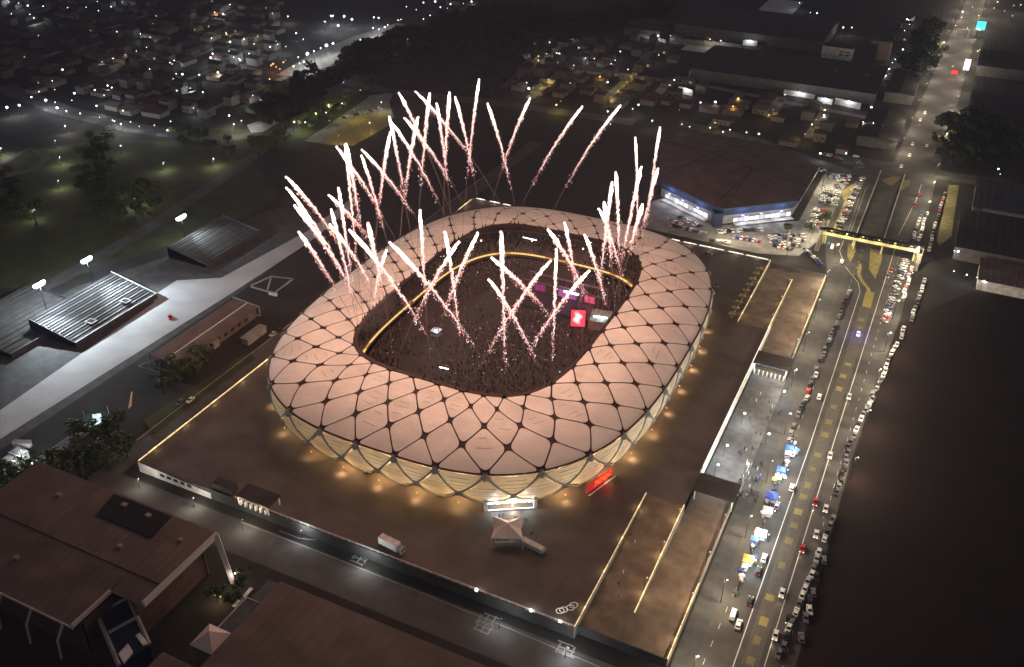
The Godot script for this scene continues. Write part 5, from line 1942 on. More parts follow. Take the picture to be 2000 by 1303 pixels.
	# security canopy at the front edge, left
	t = thing("gate_canopy", "dark canopy with lit underside over the plaza's front stairs", "canopy", Vector3(-34.2, 4.5, 139.7), 0.0)
	f = Shape.new()
	f.box(Vector3(0, 4.2, 0), Vector3(15.0, 0.6, 7.5))
	part("roof", f.mesh(), M.dark_roof, t)
	f = Shape.new()
	for x in [-6.8, 6.8]:
		for z in [-3.2, 3.2]:
			f.box(Vector3(x, 2.0, z), Vector3(0.4, 4.0, 0.4))
	part("posts", f.mesh(), M.white_wall, t)
	for i in 6:
		f = Shape.new()
		f.box(Vector3(-6.0 + i * 2.3, 1.0, 3.0), Vector3(0.5, 2.0, 1.2))
		part("turnstile", f.mesh(), M.white_wall, t)
	f = Shape.new()
	f.box(Vector3(0, 3.75, 2.0), Vector3(8.0, 0.15, 0.5))
	part("lamp", f.mesh(), M.lamp_warm, t)
	for x in [-5.0, 4.0]:
		omni("gate_canopy_light", t.position + Vector3(x, 3.2, 4.6), Color(1.0, 0.88, 0.74), 10.0, 0.4)
	var cabin := Shape.new()
	cabin.box(Vector3(0, 1.4, 0), Vector3(9.0, 2.8, 4.0))
	tag(one("ticket_cabin", cabin.mesh(), M.dark_roof), "low dark ticket cabins left of the front stairs canopy", "cabin").position = Vector3(-51.3, 4.5, 138.6)
	# palms along the far right wall and a few cars on the plaza
	for i in 9:
		var q := (Vector3(91.6, 4.5, -126.3)).lerp(Vector3(90.6, 4.5, -72.1), i / 8.0) + Vector3(-1.5, 0, 0)
		t = thing("palm", "small potted palm, %s along the lit wall of the far ramp" % ordinal(i + 1), "palm", q, i * 0.7, "potted palms by the far ramp")
		f = Shape.new()
		f.tube([Vector3(0, 0.5, 0), Vector3(0.1, 2.2, 0)], [0.14, 0.09], 6)
		part("trunk", f.mesh(), M.bark, t)
		f = Shape.new()
		f.tube([Vector3(0, 0, 0), Vector3(0, 0.8, 0)], [0.5, 0.65], 8)
		part("pot", f.mesh(), M.concrete, t)
		f = Shape.new()
		for j in 11:
			var d := Vector3(cos(j * 0.571 * 1.0), 0, sin(j * 0.571))
			var s := Vector3(-d.z, 0, d.x) * 0.22
			var c := Vector3(0.1, 2.2, 0)
			f.quad(c, c + d * 1.2 + Vector3(0, 0.55, 0) - s, c + d * 2.3 + Vector3(0, -0.1, 0), c + d * 1.2 + Vector3(0, 0.55, 0) + s)
		part("fronds", f.mesh(), M.pale_leaf, t)
	for q in [[Vector3(60.2, 4.5, -134), "upper dark car parked on the plaza right of the arena"], [Vector3(66.1, 4.5, -100.1), "middle dark car parked on the plaza right of the arena"], [Vector3(67.5, 4.5, -90.4), "lower dark car parked on the plaza right of the arena"], [Vector3(73.2, 4.5, -99.4), "lone grey car parked on the plaza nearer the palms"]]:
		car(q[0].x, q[0].z, rng.randf() * 0.4 + 1.3, "black" if "dark" in q[1] else "grey", q[1], "cars on the plaza", "car", false, y + 0.02)


func build_avenue_life() -> void:
	var along := 0.03
	# cars singly: photograph shows these on the carriageways
	var list := [["white", "car", Vector3(137.9, 0, 16), "white car level with the blue stall nearest the forecourt"], ["white", "car", Vector3(151.8, 0, 10.5), "white car by the right lane line, farthest down from the blue light"], ["white", "car", Vector3(141.8, 0, 37.3), "white car by the left lane line beside the dark blue stall"], ["white", "car", Vector3(155.8, 0, 43.6), "white car in the right lanes beside the roadside row"], ["white", "car", Vector3(155.1, 0, 59.1), "white car in the right lanes below its neighbour by the roadside row"], ["white", "car", Vector3(140.6, 0, 79.4), "white car just right of the yellow canopy"], ["white", "car", Vector3(149.8, 0, 93.1), "white car between the lane lines in the busway's right edge"], ["white", "van", Vector3(137.2, 0, 109.6), "white van at the left kerb low on the avenue"], ["white", "car", Vector3(139.8, 0, 112.9), "white car right of the white van at the left kerb"], ["white", "car", Vector3(151.7, 0, 112), "white car on the right lane line low on the avenue"], ["grey", "car", Vector3(138.8, 0, 50.1), "grey car in the left lanes beside the white stall"], ["red", "car", Vector3(151.6, 0, 41.6), "red car upon the right lane line, upper of two"], ["red", "car", Vector3(152, 0, 68.7), "red car upon the right lane line, lower of two"], ["black", "car", Vector3(140.2, 0, 86.6), "black car in the left lanes below the yellow canopy"], ["black", "car", Vector3(140.8, 0, 101.5), "black car in the left lanes above the white van"], ["black", "car", Vector3(154.2, 0, 103.4), "black car in the right lanes low on the avenue"], ["white", "car", Vector3(152.3, 0, -35.2), "white car beside the left lane line, nearest the blue light"], ["white", "car", Vector3(140.4, 0, -29.2), "white car in the left lanes below the kerb row"], ["white", "car", Vector3(128.2, 0, -167), "white car on the curved lane line under the footbridge"], ["grey", "car", Vector3(153.4, 0, -160.9), "grey car by the right lane line above the angled row"], ["red", "car", Vector3(154.4, 0, -168.7), "small red car by the right lane line below the footbridge"], ["white", "van", Vector3(120.1, 0, -183.4), "white van beside the left footbridge stairs"], ["blue", "van", Vector3(117.5, 0, -185.1), "blue van at the foot of the left footbridge stairs"], ["white", "van", Vector3(130.7, 0, -193.2), "white van under the footbridge's left span"]]
	for q in list:
		car(q[2].x, q[2].z, along + (PI if q[2].x < 147.0 else 0.0), q[0], q[3], "", q[1], "lanes" in q[3] or "lane line" in q[3])
	var lit := [[Vector3(144.3, 0, -381), 0.0, "lit car nearest the crossing on the far avenue"], [Vector3(144.7, 0, -356.4), 0.0, "lit white car next to the crossing, lower of two"], [Vector3(141.9, 0, -331.4), 0.0, "lit car turning at the crossing"], [Vector3(144.1, 0, -439.2), 0.0, "lit car with long headlight glow in the far avenue"], [Vector3(145.7, 0, -458.9), 0.0, "lit car ahead of the long headlight glow"], [Vector3(143.2, 0, -619.3), 0.0, "lit white car far up the avenue beside the trees"], [Vector3(146.4, 0, -665.7), 0.0, "lit car far up the avenue below the gantry"], [Vector3(150.6, 0, -838.9), 0.0, "upper lit car at the avenue's far end"], [Vector3(151.2, 0, -810.8), 0.0, "lower lit car at the avenue's far end"], [Vector3(156.3, 0, -607.8), PI, "car with red tail lights far up the avenue, upper"], [Vector3(154, 0, -382.6), PI, "car with red tail lights right of the far median"]]
	for q in lit:
		car(q[0].x, q[0].z, q[1], "white", q[2], "moving cars on the far avenue", "car", true)
	car_row(Vector3(137.2, 0, -140.6), Vector3(134.3, 0, 14.9), 32, 0.0, "the left kerb row beside the forecourt pavement", 0.16, 0.5)
	car_row(Vector3(172.7, 0, -167.4), Vector3(170.2, 0, -115.9), 12, 0.0, "the right kerb row below the footbridge", 0.1)
	car_row(Vector3(168.2, 0, -109.4), Vector3(157.6, 0, 3.3), 26, 0.0, "the long roadside row", 0.12, 0.35)
	car_row(Vector3(158.2, 0, 3), Vector3(158.5, 0, 37.2), 9, 0.0, "the short roadside row", 0.1, 0.8)
	car_row(Vector3(159.2, 0, 46.2), Vector3(154.6, 0, 121), 19, 0.0, "the lowest roadside row", 0.1)
	car_row(Vector3(159.5, 0, 65.3), Vector3(159.1, 0, 111.1), 11, 0.25, "the second low roadside row", 0.25, 0.4)
	car_row(Vector3(172.9, 0, -298.2), Vector3(170.8, 0, -203.3), 20, 0.0, "the right kerb row beyond the footbridge", 0.1)
	car_row(Vector3(162, 0, -259), Vector3(161.1, 0, -210.8), 9, 0.0, "the left queue beyond the footbridge", 0.1)
	car_row(Vector3(164.9, 0, -260.5), Vector3(164.2, 0, -214.6), 9, 0.0, "the right queue beyond the footbridge", 0.1)
	for q in [[Vector3(157.6, 0, -285.8), "upper bright red car at the head of the queue beyond the footbridge"], [Vector3(157.3, 0, -266.9), "lower bright red car at the head of the queue beyond the footbridge"]]:
		car(q[0].x, q[0].z, 0.0, "red", q[1], "", "car")
	car_row(Vector3(160.5, 0, -186.8), Vector3(158.5, 0, -108.9), 24, 0.85, "the angled row in the avenue's hatched bay", 0.04)
	car_row(Vector3(164.3, 0, -179.1), Vector3(163.9, 0, -135.7), 9, 0.0, "the short row right of the angled bay", 0.1)
	# the car park round the gymnasium
	car_row(Vector3(101.9, 0, -270.4), Vector3(103.3, 0, -242), 7, PI / 2, "the upper left row by the gymnasium", 0.1)
	car_row(Vector3(103, 0, -234.9), Vector3(102.3, 0, -206.5), 9, PI / 2, "the lower left row by the gymnasium", 0.1)
	car_row(Vector3(108, 0, -279.2), Vector3(111.4, 0, -242.7), 10, PI / 2, "the middle row right of the gymnasium", 0.1)
	car_row(Vector3(120.5, 0, -299.2), Vector3(119.2, 0, -210.3), 20, PI / 2, "the car park row along the yellow verge", 0.06)
	car_row(Vector3(93.5, 0, -299.4), Vector3(113.2, 0, -281.8), 9, PI / 2, "the upper cross row of the car park", 0.1)
	car_row(Vector3(97.9, 0, -289.6), Vector3(115.1, 0, -299.4), 8, PI / 2, "the topmost cross row of the car park", 0.15)
	car_row(Vector3(54.9, 0, -173), Vector3(78.9, 0, -188.3), 17, PI / 2, "the front row below the gymnasium", 0.06)
	car_row(Vector3(83.8, 0, -180), Vector3(105.2, 0, -184.8), 14, PI / 2, "the upper row of the corner car park", 0.06)
	car_row(Vector3(85.9, 0, -175), Vector3(103.9, 0, -176.7), 12, PI / 2, "the second row of the corner car park", 0.1)
	car_row(Vector3(88.9, 0, -170.6), Vector3(100.9, 0, -169.4), 8, PI / 2, "the third row of the corner car park", 0.1)
	car_row(Vector3(65.7, 0, -170.8), Vector3(81.6, 0, -171.3), 9, PI / 2, "the middle lower row below the gymnasium", 0.1)
	car_row(Vector3(26.8, 0, -169.7), Vector3(50.2, 0, -167.5), 11, PI / 2, "the left lower row below the gymnasium", 0.12)
	car_row(Vector3(29.1, 0, -183.1), Vector3(44.4, 0, -174.7), 9, PI / 2, "the left upper row below the gymnasium", 0.06)
	car_row(Vector3(106.5, 0, -173.6), Vector3(118.9, 0, -157.5), 8, 0.4, "the last row by the footbridge corner", 0.1)
	car_row(Vector3(-256.4, 0, -237.2), Vector3(-242.5, 0, -271.4), 12, PI / 2, "the car park beyond the fireworks", 0.1)
	car_row(Vector3(86.9, 0, -332.2), Vector3(103.9, 0, -327.8), 8, PI / 2, "the small yard behind the gymnasium", 0.1)
	car_row(Vector3(110, 0, -338.6), Vector3(118.4, 0, -316.3), 6, PI / 2, "the fenced yard left of the crossing", 0.1)
	car_row(Vector3(55.1, 0, -160.9), Vector3(65.6, 0, -161.7), 7, PI / 2, "the small row under the palms' wall", 0.1)
	car_row(Vector3(87.6, 0, -183.4), Vector3(103.1, 0, -191.3), 11, PI / 2, "the top row of the corner car park", 0.06)
	car_row(Vector3(101.6, 0, -287.5), Vector3(113.6, 0, -291.7), 7, PI / 2, "the crossing-side row of the car park", 0.1)
	car_row(Vector3(105.8, 0, -268.6), Vector3(107.6, 0, -240.8), 8, PI / 2, "the inner row right of the gymnasium", 0.1)
	car_row(Vector3(106.4, 0, -233.3), Vector3(106.5, 0, -205.4), 8, PI / 2, "the inner lower row right of the gymnasium", 0.1)
	car_row(Vector3(21.9, 0, -176.9), Vector3(32.9, 0, -172.8), 6, PI / 2, "the leftmost row below the gymnasium", 0.1)
	# stalls of the street vendors on the left kerb
	var stalls := [[Vector3(136.1, 0, 14.7), "blue", 4.0, "blue stall canopy, uppermost of the vendors' line"], [Vector3(136.3, 0, 18.6), "white", 3.0, "white stall canopy just below the uppermost blue one"], [Vector3(135.9, 0, 30.1), "blue", 4.2, "bright blue stall canopy, second blue one down the kerb"], [Vector3(135.8, 0, 35.3), "white", 3.2, "white-edged stall canopy below the second blue one"], [Vector3(135.8, 0, 47.2), "navy", 5.4, "dark blue long stall canopy at the middle of the vendors' line"], [Vector3(136.4, 0, 56), "white", 4.4, "bright white stall canopy below the dark blue one"], [Vector3(136.9, 0, 69.2), "white", 5.0, "white stall canopy beside the small blue one"], [Vector3(135.4, 0, 73.2), "blue", 3.4, "small blue stall canopy left of a white one"], [Vector3(135.8, 0, 83.9), "yellow", 4.4, "round yellow stall canopy, lowest coloured one on the kerb"], [Vector3(135.5, 0, 87.9), "white", 2.6, "small white stall canopy below the yellow one"]]
	var cloth := {"blue": M.canvas_blue, "white": M.white_wall, "navy": M.canvas_navy, "yellow": M.canvas_yellow}
	for q in stalls:
		var t := thing("vendor_stall", q[3], "stall", q[0], 0.08, "vendors' stalls along the left kerb")
		var s: float = q[2] * 0.42
		var f := Shape.new()
		for k in 4:
			var a := Vector3(s, 2.4, s).rotated(Vector3.UP, PI / 2 * k)
			var b := Vector3(s, 2.4, s).rotated(Vector3.UP, PI / 2 * (k + 1))
			f.tri(a, b, Vector3(0, 3.5, 0))
			f.quad(a - Vector3(0, 0.4, 0), b - Vector3(0, 0.4, 0), b, a)
		part("canopy", f.mesh(), cloth[q[1]], t)
		for k in 4:
			var a := Vector3(s * 0.95, 1.1, s * 0.95).rotated(Vector3.UP, PI / 2 * k)
			f = Shape.new()
			f.box(a, Vector3(0.08, 2.2, 0.08))
			part("leg", f.mesh(), M.steel, t)
		f = Shape.new()
		f.box(Vector3(0, 0.5, s * 0.6), Vector3(s * 1.6, 1.0, 0.7))
		part("counter", f.mesh(), M.white_wall, t)
		f = Shape.new()
		f.ball(Vector3(s + 0.7, 3.6, s * 0.6), Vector3(0.16, 0.16, 0.16), 6, 4)
		part("lamp", f.mesh(), M.lamp_white, t)
		f = Shape.new()
		f.tube([Vector3(s + 0.7, 0, s * 0.6), Vector3(s + 0.7, 3.5, s * 0.6)], [0.04, 0.04], 4)
		part("lamp_pole", f.mesh(), M.pole, t)
		omni("vendor_stall_light", q[0] + Vector3(s + 0.7, 4.4, s * 0.6), Color(0.9, 0.96, 1.0), 24.0, 0.2)
	# carts, tables and sunshades between the stalls
	for i in 16:
		var g := (Vector3(137.6, 0, 6.5)).lerp(Vector3(135.5, 0, 97.3), (i + 0.3) / 16.0) + Vector3(rng.randf_range(-2.2, 2.2), 0, rng.randf_range(-1.5, 1.5))
		var t := thing("vendor_cart", "small vendor's cart, %s down the left kerb" % ordinal(i + 1), "cart", g, rng.randf() * 0.6, "vendors' carts along the left kerb")
		var f := Shape.new()
		f.box(Vector3(0, 0.75, 0), Vector3(1.1, 0.7, 1.9))
		part("box", f.mesh(), [M.white_wall, M.grey_wall, M.canvas_navy, M.white_wall][i % 4], t)
		for s in [-0.6, 0.6]:
			f = Shape.new()
			f.tube([Vector3(s - 0.05, 0.3, 0.4), Vector3(s + 0.05, 0.3, 0.4)], [0.3, 0.3], 8)
			part("wheel", f.mesh(), M.rubber, t)
		if i % 2:
			f = Shape.new()
			f.tube([Vector3(0, 1.1, -0.6), Vector3(0, 2.3, -0.6)], [0.04, 0.04], 4)
			part("shade_pole", f.mesh(), M.steel, t)
			f = Shape.new()
			for k in 8:
				var a := TAU * k / 8.0
				var b := TAU * (k + 1) / 8.0
				f.tri(Vector3(cos(a) * 1.2, 2.1, sin(a) * 1.2 - 0.6), Vector3(cos(b) * 1.2, 2.1, sin(b) * 1.2 - 0.6), Vector3(0, 2.6, -0.6))
			part("sunshade", f.mesh(), [M.white_wall, M.canvas_blue, M.canvas_yellow][i % 3], t)
	# the police car's blue light
	var p := Vector3(148.1, 0, -91.3)
	car(p.x, p.z, 0.03, "white", "patrol car with a bright blue flashing light in the busway", "", "car")
	var b := Shape.new()
	b.ball(p + Vector3(0, 1.75, 0), Vector3(0.5, 0.22, 0.3), 8, 5)
	tag(one("beacon_light", b.mesh(), M.lamp_blue), "bright blue flashing beacon on the patrol car", "beacon")
	omni("beacon_light_glow", p + Vector3(0, 2.5, 0), Color(0.35, 0.35, 1.0), 22.0, 0.3)
	# avenue lamps on tall posts, in two rows
	var k := 0
	for z in range(140, -330, -34):
		k += 1
		if z > -195:
			street_lamp(132.0 if z > -20 else 128.0 - (z + 20) * -0.03, z, 11.0, "tall avenue lamp, %s from the bottom on the left kerb" % ordinal(k), "lamps of the avenue", Color(1.0, 0.84, 0.6), 215.0, M.lamp_dim, 0.28)
		if z < 60 and (z < -205 or z > -190):
			street_lamp(161.5 if z > -100 else 164.5, z - 17, 11.0, "tall avenue lamp, %s from the bottom on the right kerb" % ordinal(k), "lamps of the avenue", Color(1.0, 0.84, 0.6), 215.0, M.lamp_dim, 0.28)
	k = 0
	for z in range(-360, -960, -48):
		k += 1
		var f := (-z - 330.0) / 580.0
		street_lamp(lerpf(137.0, 147.0, f), z, 11.0, "far avenue lamp, %s beyond the crossing on the left" % ordinal(k), "lamps of the far avenue", Color(1.0, 0.84, 0.62), 225.0, M.lamp_dim, 0.3)
		street_lamp(lerpf(164.0, 172.0, f), z - 24, 11.0, "far avenue lamp, %s beyond the crossing on the right" % ordinal(k), "lamps of the far avenue", Color(1.0, 0.84, 0.62), 225.0, M.lamp_dim, 0.3)
	lamp_list([89.8, -257.5, 99.5, -267.2, 107.7, -276.2, 103.2, -228.2, 107.2, -189.4, 98.5, -173.7, 78.5, -171, 62.5, -162.9, 99.3, -155.9, 118.3, -210.9, 117.7, -253.2], 9.0, "warm car park lamp by the gymnasium", Color(1.0, 0.86, 0.6), 85.0, M.lamp_dim, 0.3)


func build_left() -> void:
	# the parade ground: stands along the bright runway
	grandstand("tiered grandstand with pale rails under two bright floodlights", -214.0, 35.0, -184.5, 88.0, 2.0, 7.5, 16, M.stand_grey, M.rail_white, 2)
	grandstand("farther tiered grandstand beside the runway under one floodlight", -211.0, -48.0, -184.0, -2.0, 2.0, 6.5, 14, M.dark_concrete, M.stand_grey, 0)
	grandstand("dark unlit grandstand at the left edge of the picture", -246.0, 60.0, -204.0, 108.0, 1.5, 5.5, 12, M.dark_concrete, M.dark_concrete, 0)
	flood_mast(Vector3(-214.9, 0, 76.3), 20.0, "floodlight mast at the grandstand, nearer of two", 3200.0, Vector3(-172, 0, 100))
	flood_mast(Vector3(-214.4, 0, 47.5), 20.0, "floodlight mast at the grandstand, farther of two", 3200.0, Vector3(-172, 0, 40))
	flood_mast(Vector3(-213.6, 0, -18.9), 16.0, "lone floodlight mast at the farther grandstand", 800.0, Vector3(-185, 0, -30))
	# suites along the runway's right side
	var t := thing("suite_row", "long low row of spectator suites with pale end frames right of the runway", "stand", Vector3(-133, 0, 55), 0.0)
	var f := Shape.new()
	f.box(Vector3(0, 2.6, 0), Vector3(13, 5.2, 56))
	part("wall", f.mesh(), M.stand, t)
	f = Shape.new()
	f.quad(Vector3(-7.5, 6.8, -29), Vector3(7.5, 5.4, -29), Vector3(7.5, 5.4, 29), Vector3(-7.5, 6.8, 29))
	part("roof", f.mesh(), M.brown_roof, t)
	for z in [-29.0, 29.0]:
		f = Shape.new()
		f.tube([Vector3(-8, 0.5, z), Vector3(-8, 7.2, z), Vector3(8, 5.8, z), Vector3(8, 0.5, z), Vector3(-8, 0.5, z)], [0.4, 0.4, 0.4, 0.4, 0.4], 4)
		part("end_frame", f.mesh(), M.grey_wall, t)
	f = Shape.new()
	f.box(Vector3(1.0, 6.4, 0), Vector3(0.35, 0.3, 58))
	part("roof_rail", f.mesh(), M.rail_white, t)
	add_windows(t, Vector3(6.6, 2.6, -20), Vector3(0, 0, 1), 9, 1, Vector2(5.0, 3.0), Vector2(2.2, 1.6), M.glass)
	var k := 0
	for q in [[Vector3(-132.9, 0, 46.9), 7.0, 5.0], [Vector3(-127.2, 0, 57.9), 4.0, 4.0], [Vector3(-134.8, 0, 64.2), 8.0, 3.4], [Vector3(-115, 0, 43.2), 4.0, 14.0]]:
		f = Shape.new()
		f.box(Vector3(0, 1.6, 0), Vector3(q[1], 3.2, q[2]))
		var o := thing("kiosk", ["pale kiosk at the far end of the spectator suites", "small pale kiosk beside the spectator suites", "low pale kiosk before the middle of the suites", "long grey shed behind the arena's left side"][k], "kiosk", q[0])
		part("wall", f.mesh(), M.grey_wall, o)
		f = Shape.new()
		f.box(Vector3(0, 3.35, 0), Vector3(q[1] + 0.6, 0.3, q[2] + 0.6))
		part("roof", f.mesh(), M.concrete, o)
		k += 1
	# white triangular frames of dismantled staging
	t = thing("steel_frame", "pale triangular steel frame lying beside the runway's far end", "frame")
	for b in [[Vector3(-145.3, 3, 7.7), Vector3(-131.4, 2, 6.6)], [Vector3(-131.4, 2, 6.6), Vector3(-130.8, 3, -8.9)], [Vector3(-146, 3, 6.8), Vector3(-140.3, 5, -3.2)], [Vector3(-140.3, 5, -3.2), Vector3(-130.8, 3, -8.9)], [Vector3(-136.2, 2.5, 5.8), Vector3(-140.3, 5, -3.2)]]:
		f = Shape.new()
		f.tube([b[0], b[1]], [0.5, 0.5], 5)
		part("beam", f.mesh(), M.grey_wall, t)
	f = Shape.new()
	f.box(Vector3(-132.1, 1.5, 6.6), Vector3(5.0, 1.6, 1.2))
	part("foot_block", f.mesh(), M.white_wall, t)
	t = thing("steel_frame", "grey steel end frame at the near end of the suites", "frame")
	for b in [[Vector3(-144.4, 2, 88.8), Vector3(-133.7, 1, 87.3)], [Vector3(-133.7, 1, 87.3), Vector3(-136.7, 5, 82.4)], [Vector3(-144.4, 2, 88.8), Vector3(-136.7, 5, 82.4)], [Vector3(-136.7, 5, 82.4), Vector3(-133.2, 5, 57)]]:
		f = Shape.new()
		f.tube([b[0], b[1]], [0.4, 0.4], 5)
		part("beam", f.mesh(), M.grey_wall, t)
	# small stage with white drapes and seats beyond
	t = thing("small_stage", "small stage with a dark roof and a white curved sail, lower left", "stage", Vector3(-132.8, 0, 124.7))
	f = Shape.new()
	f.box(Vector3(0, 0.7, 0), Vector3(10, 1.4, 9))
	part("deck", f.mesh(), M.dark_concrete, t)
	f = Shape.new()
	f.box(Vector3(-1, 5.6, -1), Vector3(8, 0.3, 7))
	part("roof", f.mesh(), M.black, t)
	for q in [Vector3(-5, 2.8, -4), Vector3(3, 2.8, -4), Vector3(-5, 2.8, 2), Vector3(3, 2.8, 2)]:
		f = Shape.new()
		f.box(q, Vector3(0.25, 5.6, 0.25))
		part("post", f.mesh(), M.steel, t)
	f = Shape.new()
	f.quad(Vector3(1, 1.5, 3), Vector3(4.5, 1.5, 1.0), Vector3(4.2, 5.2, 0.6), Vector3(1.2, 5.0, 2.4))
	f.quad(Vector3(8, 2.0, -12), Vector3(9.0, 2.5, -9), Vector3(9.4, 9.5, -12.5), Vector3(9.0, 9.0, -13.5))
	part("white_sail", f.mesh(), M.white_wall, t)
	f = Shape.new()
	f.ball(Vector3(5.2, 5.6, 3.2), Vector3(0.3, 0.3, 0.3), 6, 4)
	part("lamp", f.mesh(), M.lamp_white, t)
	omni("small_stage_light", t.position + Vector3(6.0, 4.8, 4.4), Color(0.8, 0.98, 1.0), 26.0, 0.4)
	t = thing("bench_stand", "low striped bench stand with a white curved sail at its left end", "grandstand", Vector3(-127.6, 0, 140.5), 0.0)
	f = Shape.new()
	for i in 5:
		f.box(Vector3(-5.0 + i * 2.4, 0.5 + i * 0.45, 0), Vector3(2.4, 1.0 + i * 0.9, 26))
	part("tiers", f.mesh(), M.stand, t)
	for i in 5:
		f = Shape.new()
		f.box(Vector3(-5.6 + i * 2.4, 1.2 + i * 0.9, 0), Vector3(0.4, 0.2, 25.5))
		part("bench", f.mesh(), M.grey_wall, t)
	f = Shape.new()
	f.quad(Vector3(-7.5, 0.5, 14), Vector3(-6.0, 0.5, 15.0), Vector3(-8.2, 8.5, 13.0), Vector3(-9.0, 8.8, 12.4))
	f.quad(Vector3(-6.0, 0.5, 15.0), Vector3(-2.0, 0.5, 16.0), Vector3(-2.0, 1.6, 16.0), Vector3(-6.0, 1.8, 15.0))
	part("white_sail", f.mesh(), M.white_wall, t)
	k = 0
	for q in [[Vector3(-140.8, 0, 156.9), 6.0, 4.0, 3.2], [Vector3(-141.5, 0, 160.7), 4.0, 3.0, 2.6], [Vector3(-135.1, 0, 162.8), 3.5, 5.0, 3.0], [Vector3(-138.8, 0, 166.3), 4.0, 4.0, 2.6], [Vector3(-146.1, 0, 151.2), 7.0, 2.0, 2.4]]:
		t = thing("white_cabin", "white site cabin, %s of five grouped at the lower left edge" % ordinal(k + 1), "cabin", q[0], 0.1 * k, "white cabins at the lower left")
		f = Shape.new()
		f.box(Vector3(0, q[3] / 2, 0), Vector3(q[1], q[3], q[2]))
		part("wall", f.mesh(), M.white_wall, t)
		f = Shape.new()
		f.box(Vector3(0, q[3] + 0.1, 0), Vector3(q[1] + 0.4, 0.2, q[2] + 0.4))
		part("roof", f.mesh(), M.grey_wall, t)
		k += 1
	lamp_list([-137.7, 158.1, -127.3, 161.7], 6.0, "white cabin yard lamp at the lower left edge", Color(0.84, 0.95, 1.0), 26.0, M.lamp_white, 0.4)
	var p := Vector3(-164, 0, 47.4)
	car(p.x, p.z, 1.0, "red", "red car stopped on the edge of the bright runway", "", "car")
	p = Vector3(-106.7, 0, 96.9)
	car(p.x, p.z, 0.1, "white", "white car on the service road left of the plaza", "", "car")
	p = Vector3(-109.6, 0, 100.1)
	car(p.x, p.z, 0.1, "grey", "grey car behind the white one left of the plaza", "", "car")
	p = Vector3(-108.5, 0, 37.3)
	car(p.x, p.z, 0.1, "silver", "silver car on the service road behind the arena's left side", "", "car")
	p = Vector3(-107.9, 0, 33.3)
	car(p.x, p.z, 0.1, "black", "black car next to the silver one behind the arena's left side", "", "car")
	# kerb of the service road, left
	var kb := Shape.new()
	kb.box(Vector3(-107.6, 0.12, -20), Vector3(0.4, 0.24, 330))
	setting("kerb", kb.mesh(), M.concrete)
	lamp_list([-84.8, 149.4, -58.7, 148.4, -34.8, 149.6], 5.0, "service road lamp at the plaza's left corner", Color(1.0, 0.92, 0.8), 30.0, M.lamp_dim, 0.25)
	lamp_list([-12.3, 144.7, 15.4, 146, 69.8, 148.9, 93.7, 150], 5.0, "service road lamp along the plaza's front", Color(0.92, 0.97, 1.0), 42.0, M.lamp_dim, 0.22)
	# park lamps at the left
	lamp_list([-316.4, -2.7, -340.2, -42.8, -371.4, -72.1, -398.7, -92.8, -350.8, -106.2, -395.2, -142.3, -416.3, -117.7, -419.7, -65.4, -302.4, -96.2, -278, -116.9, -276.4, -44], 6.0, "white park lamp over the left lawns", Color(1.0, 0.95, 0.84), 45.0, M.lamp_white, 0.55)
	tree_fill([-376, -94.4, -361.8, -101.7, -282.5, -28.8, -294.8, -22.5], 14, 1.3, "in the dark park strip at the left")
	tree_fill([-300.8, -36.3, -281.2, -63.9, -251.1, -36.6, -270.5, -3.4], 14, 1.1, "in the green clump above the runway")
	tree_fill([-410.3, -55.6, -311, -6.2, -296.6, 17.3, -306.8, 29.7], 10, 1.1, "at the left edge of the lawns")
	tree_fill([-362.9, -165.5, -284.5, -152.5, -268.9, -128.1, -323, -132.7], 10, 1.0, "on the lawn beyond the far grandstand")
	tree_fill([-275, -146.3, -277.9, -292, -265.1, -283.8, -259.6, -132.9], 26, 0.9, "in the hedge line left of the fireworks", M.bright_leaf)
	tree_fill([-127.1, 141, -120.5, 122.5, -99.4, 138.1, -101.7, 159.6], 9, 1.2, "between the small stage and the plaza's left corner")
	tree_fill([-138.9, 168.1, -115.2, 154.6, -99.7, 171.3, -121.8, 182.2], 12, 1.1, "behind the convention hall at the left")
	tree_fill([-20, 171.4, -16.7, 164.5, -12.5, 177.8, -17.2, 182.5], 5, 0.6, "in the yard between the two halls")
	tree_fill([-124.9, 100, -124.2, 67.8, -114.2, 72.3, -117.4, 104.8], 8, 0.9, "on the slope right of the runway")
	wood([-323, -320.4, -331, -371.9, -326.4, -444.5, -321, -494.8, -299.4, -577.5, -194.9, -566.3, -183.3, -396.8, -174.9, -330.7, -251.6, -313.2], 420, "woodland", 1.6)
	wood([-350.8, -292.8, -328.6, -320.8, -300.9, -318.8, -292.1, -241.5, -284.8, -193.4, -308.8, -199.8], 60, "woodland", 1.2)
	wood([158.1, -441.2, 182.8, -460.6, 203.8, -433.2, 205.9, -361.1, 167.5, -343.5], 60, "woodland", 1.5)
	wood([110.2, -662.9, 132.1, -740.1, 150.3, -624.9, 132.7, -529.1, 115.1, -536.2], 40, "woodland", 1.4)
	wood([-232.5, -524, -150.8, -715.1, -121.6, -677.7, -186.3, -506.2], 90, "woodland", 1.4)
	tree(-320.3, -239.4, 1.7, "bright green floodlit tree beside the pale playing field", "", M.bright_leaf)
	tree(104.4, -197.3, 0.9, "dark tree at the foot of the car park near the footbridge", "")
	tree(111.3, -212.6, 1.0, "large dark tree by the yellow verge above the footbridge", "")
	tree(92.8, -191.4, 0.8, "dark tree standing in the corner car park", "")


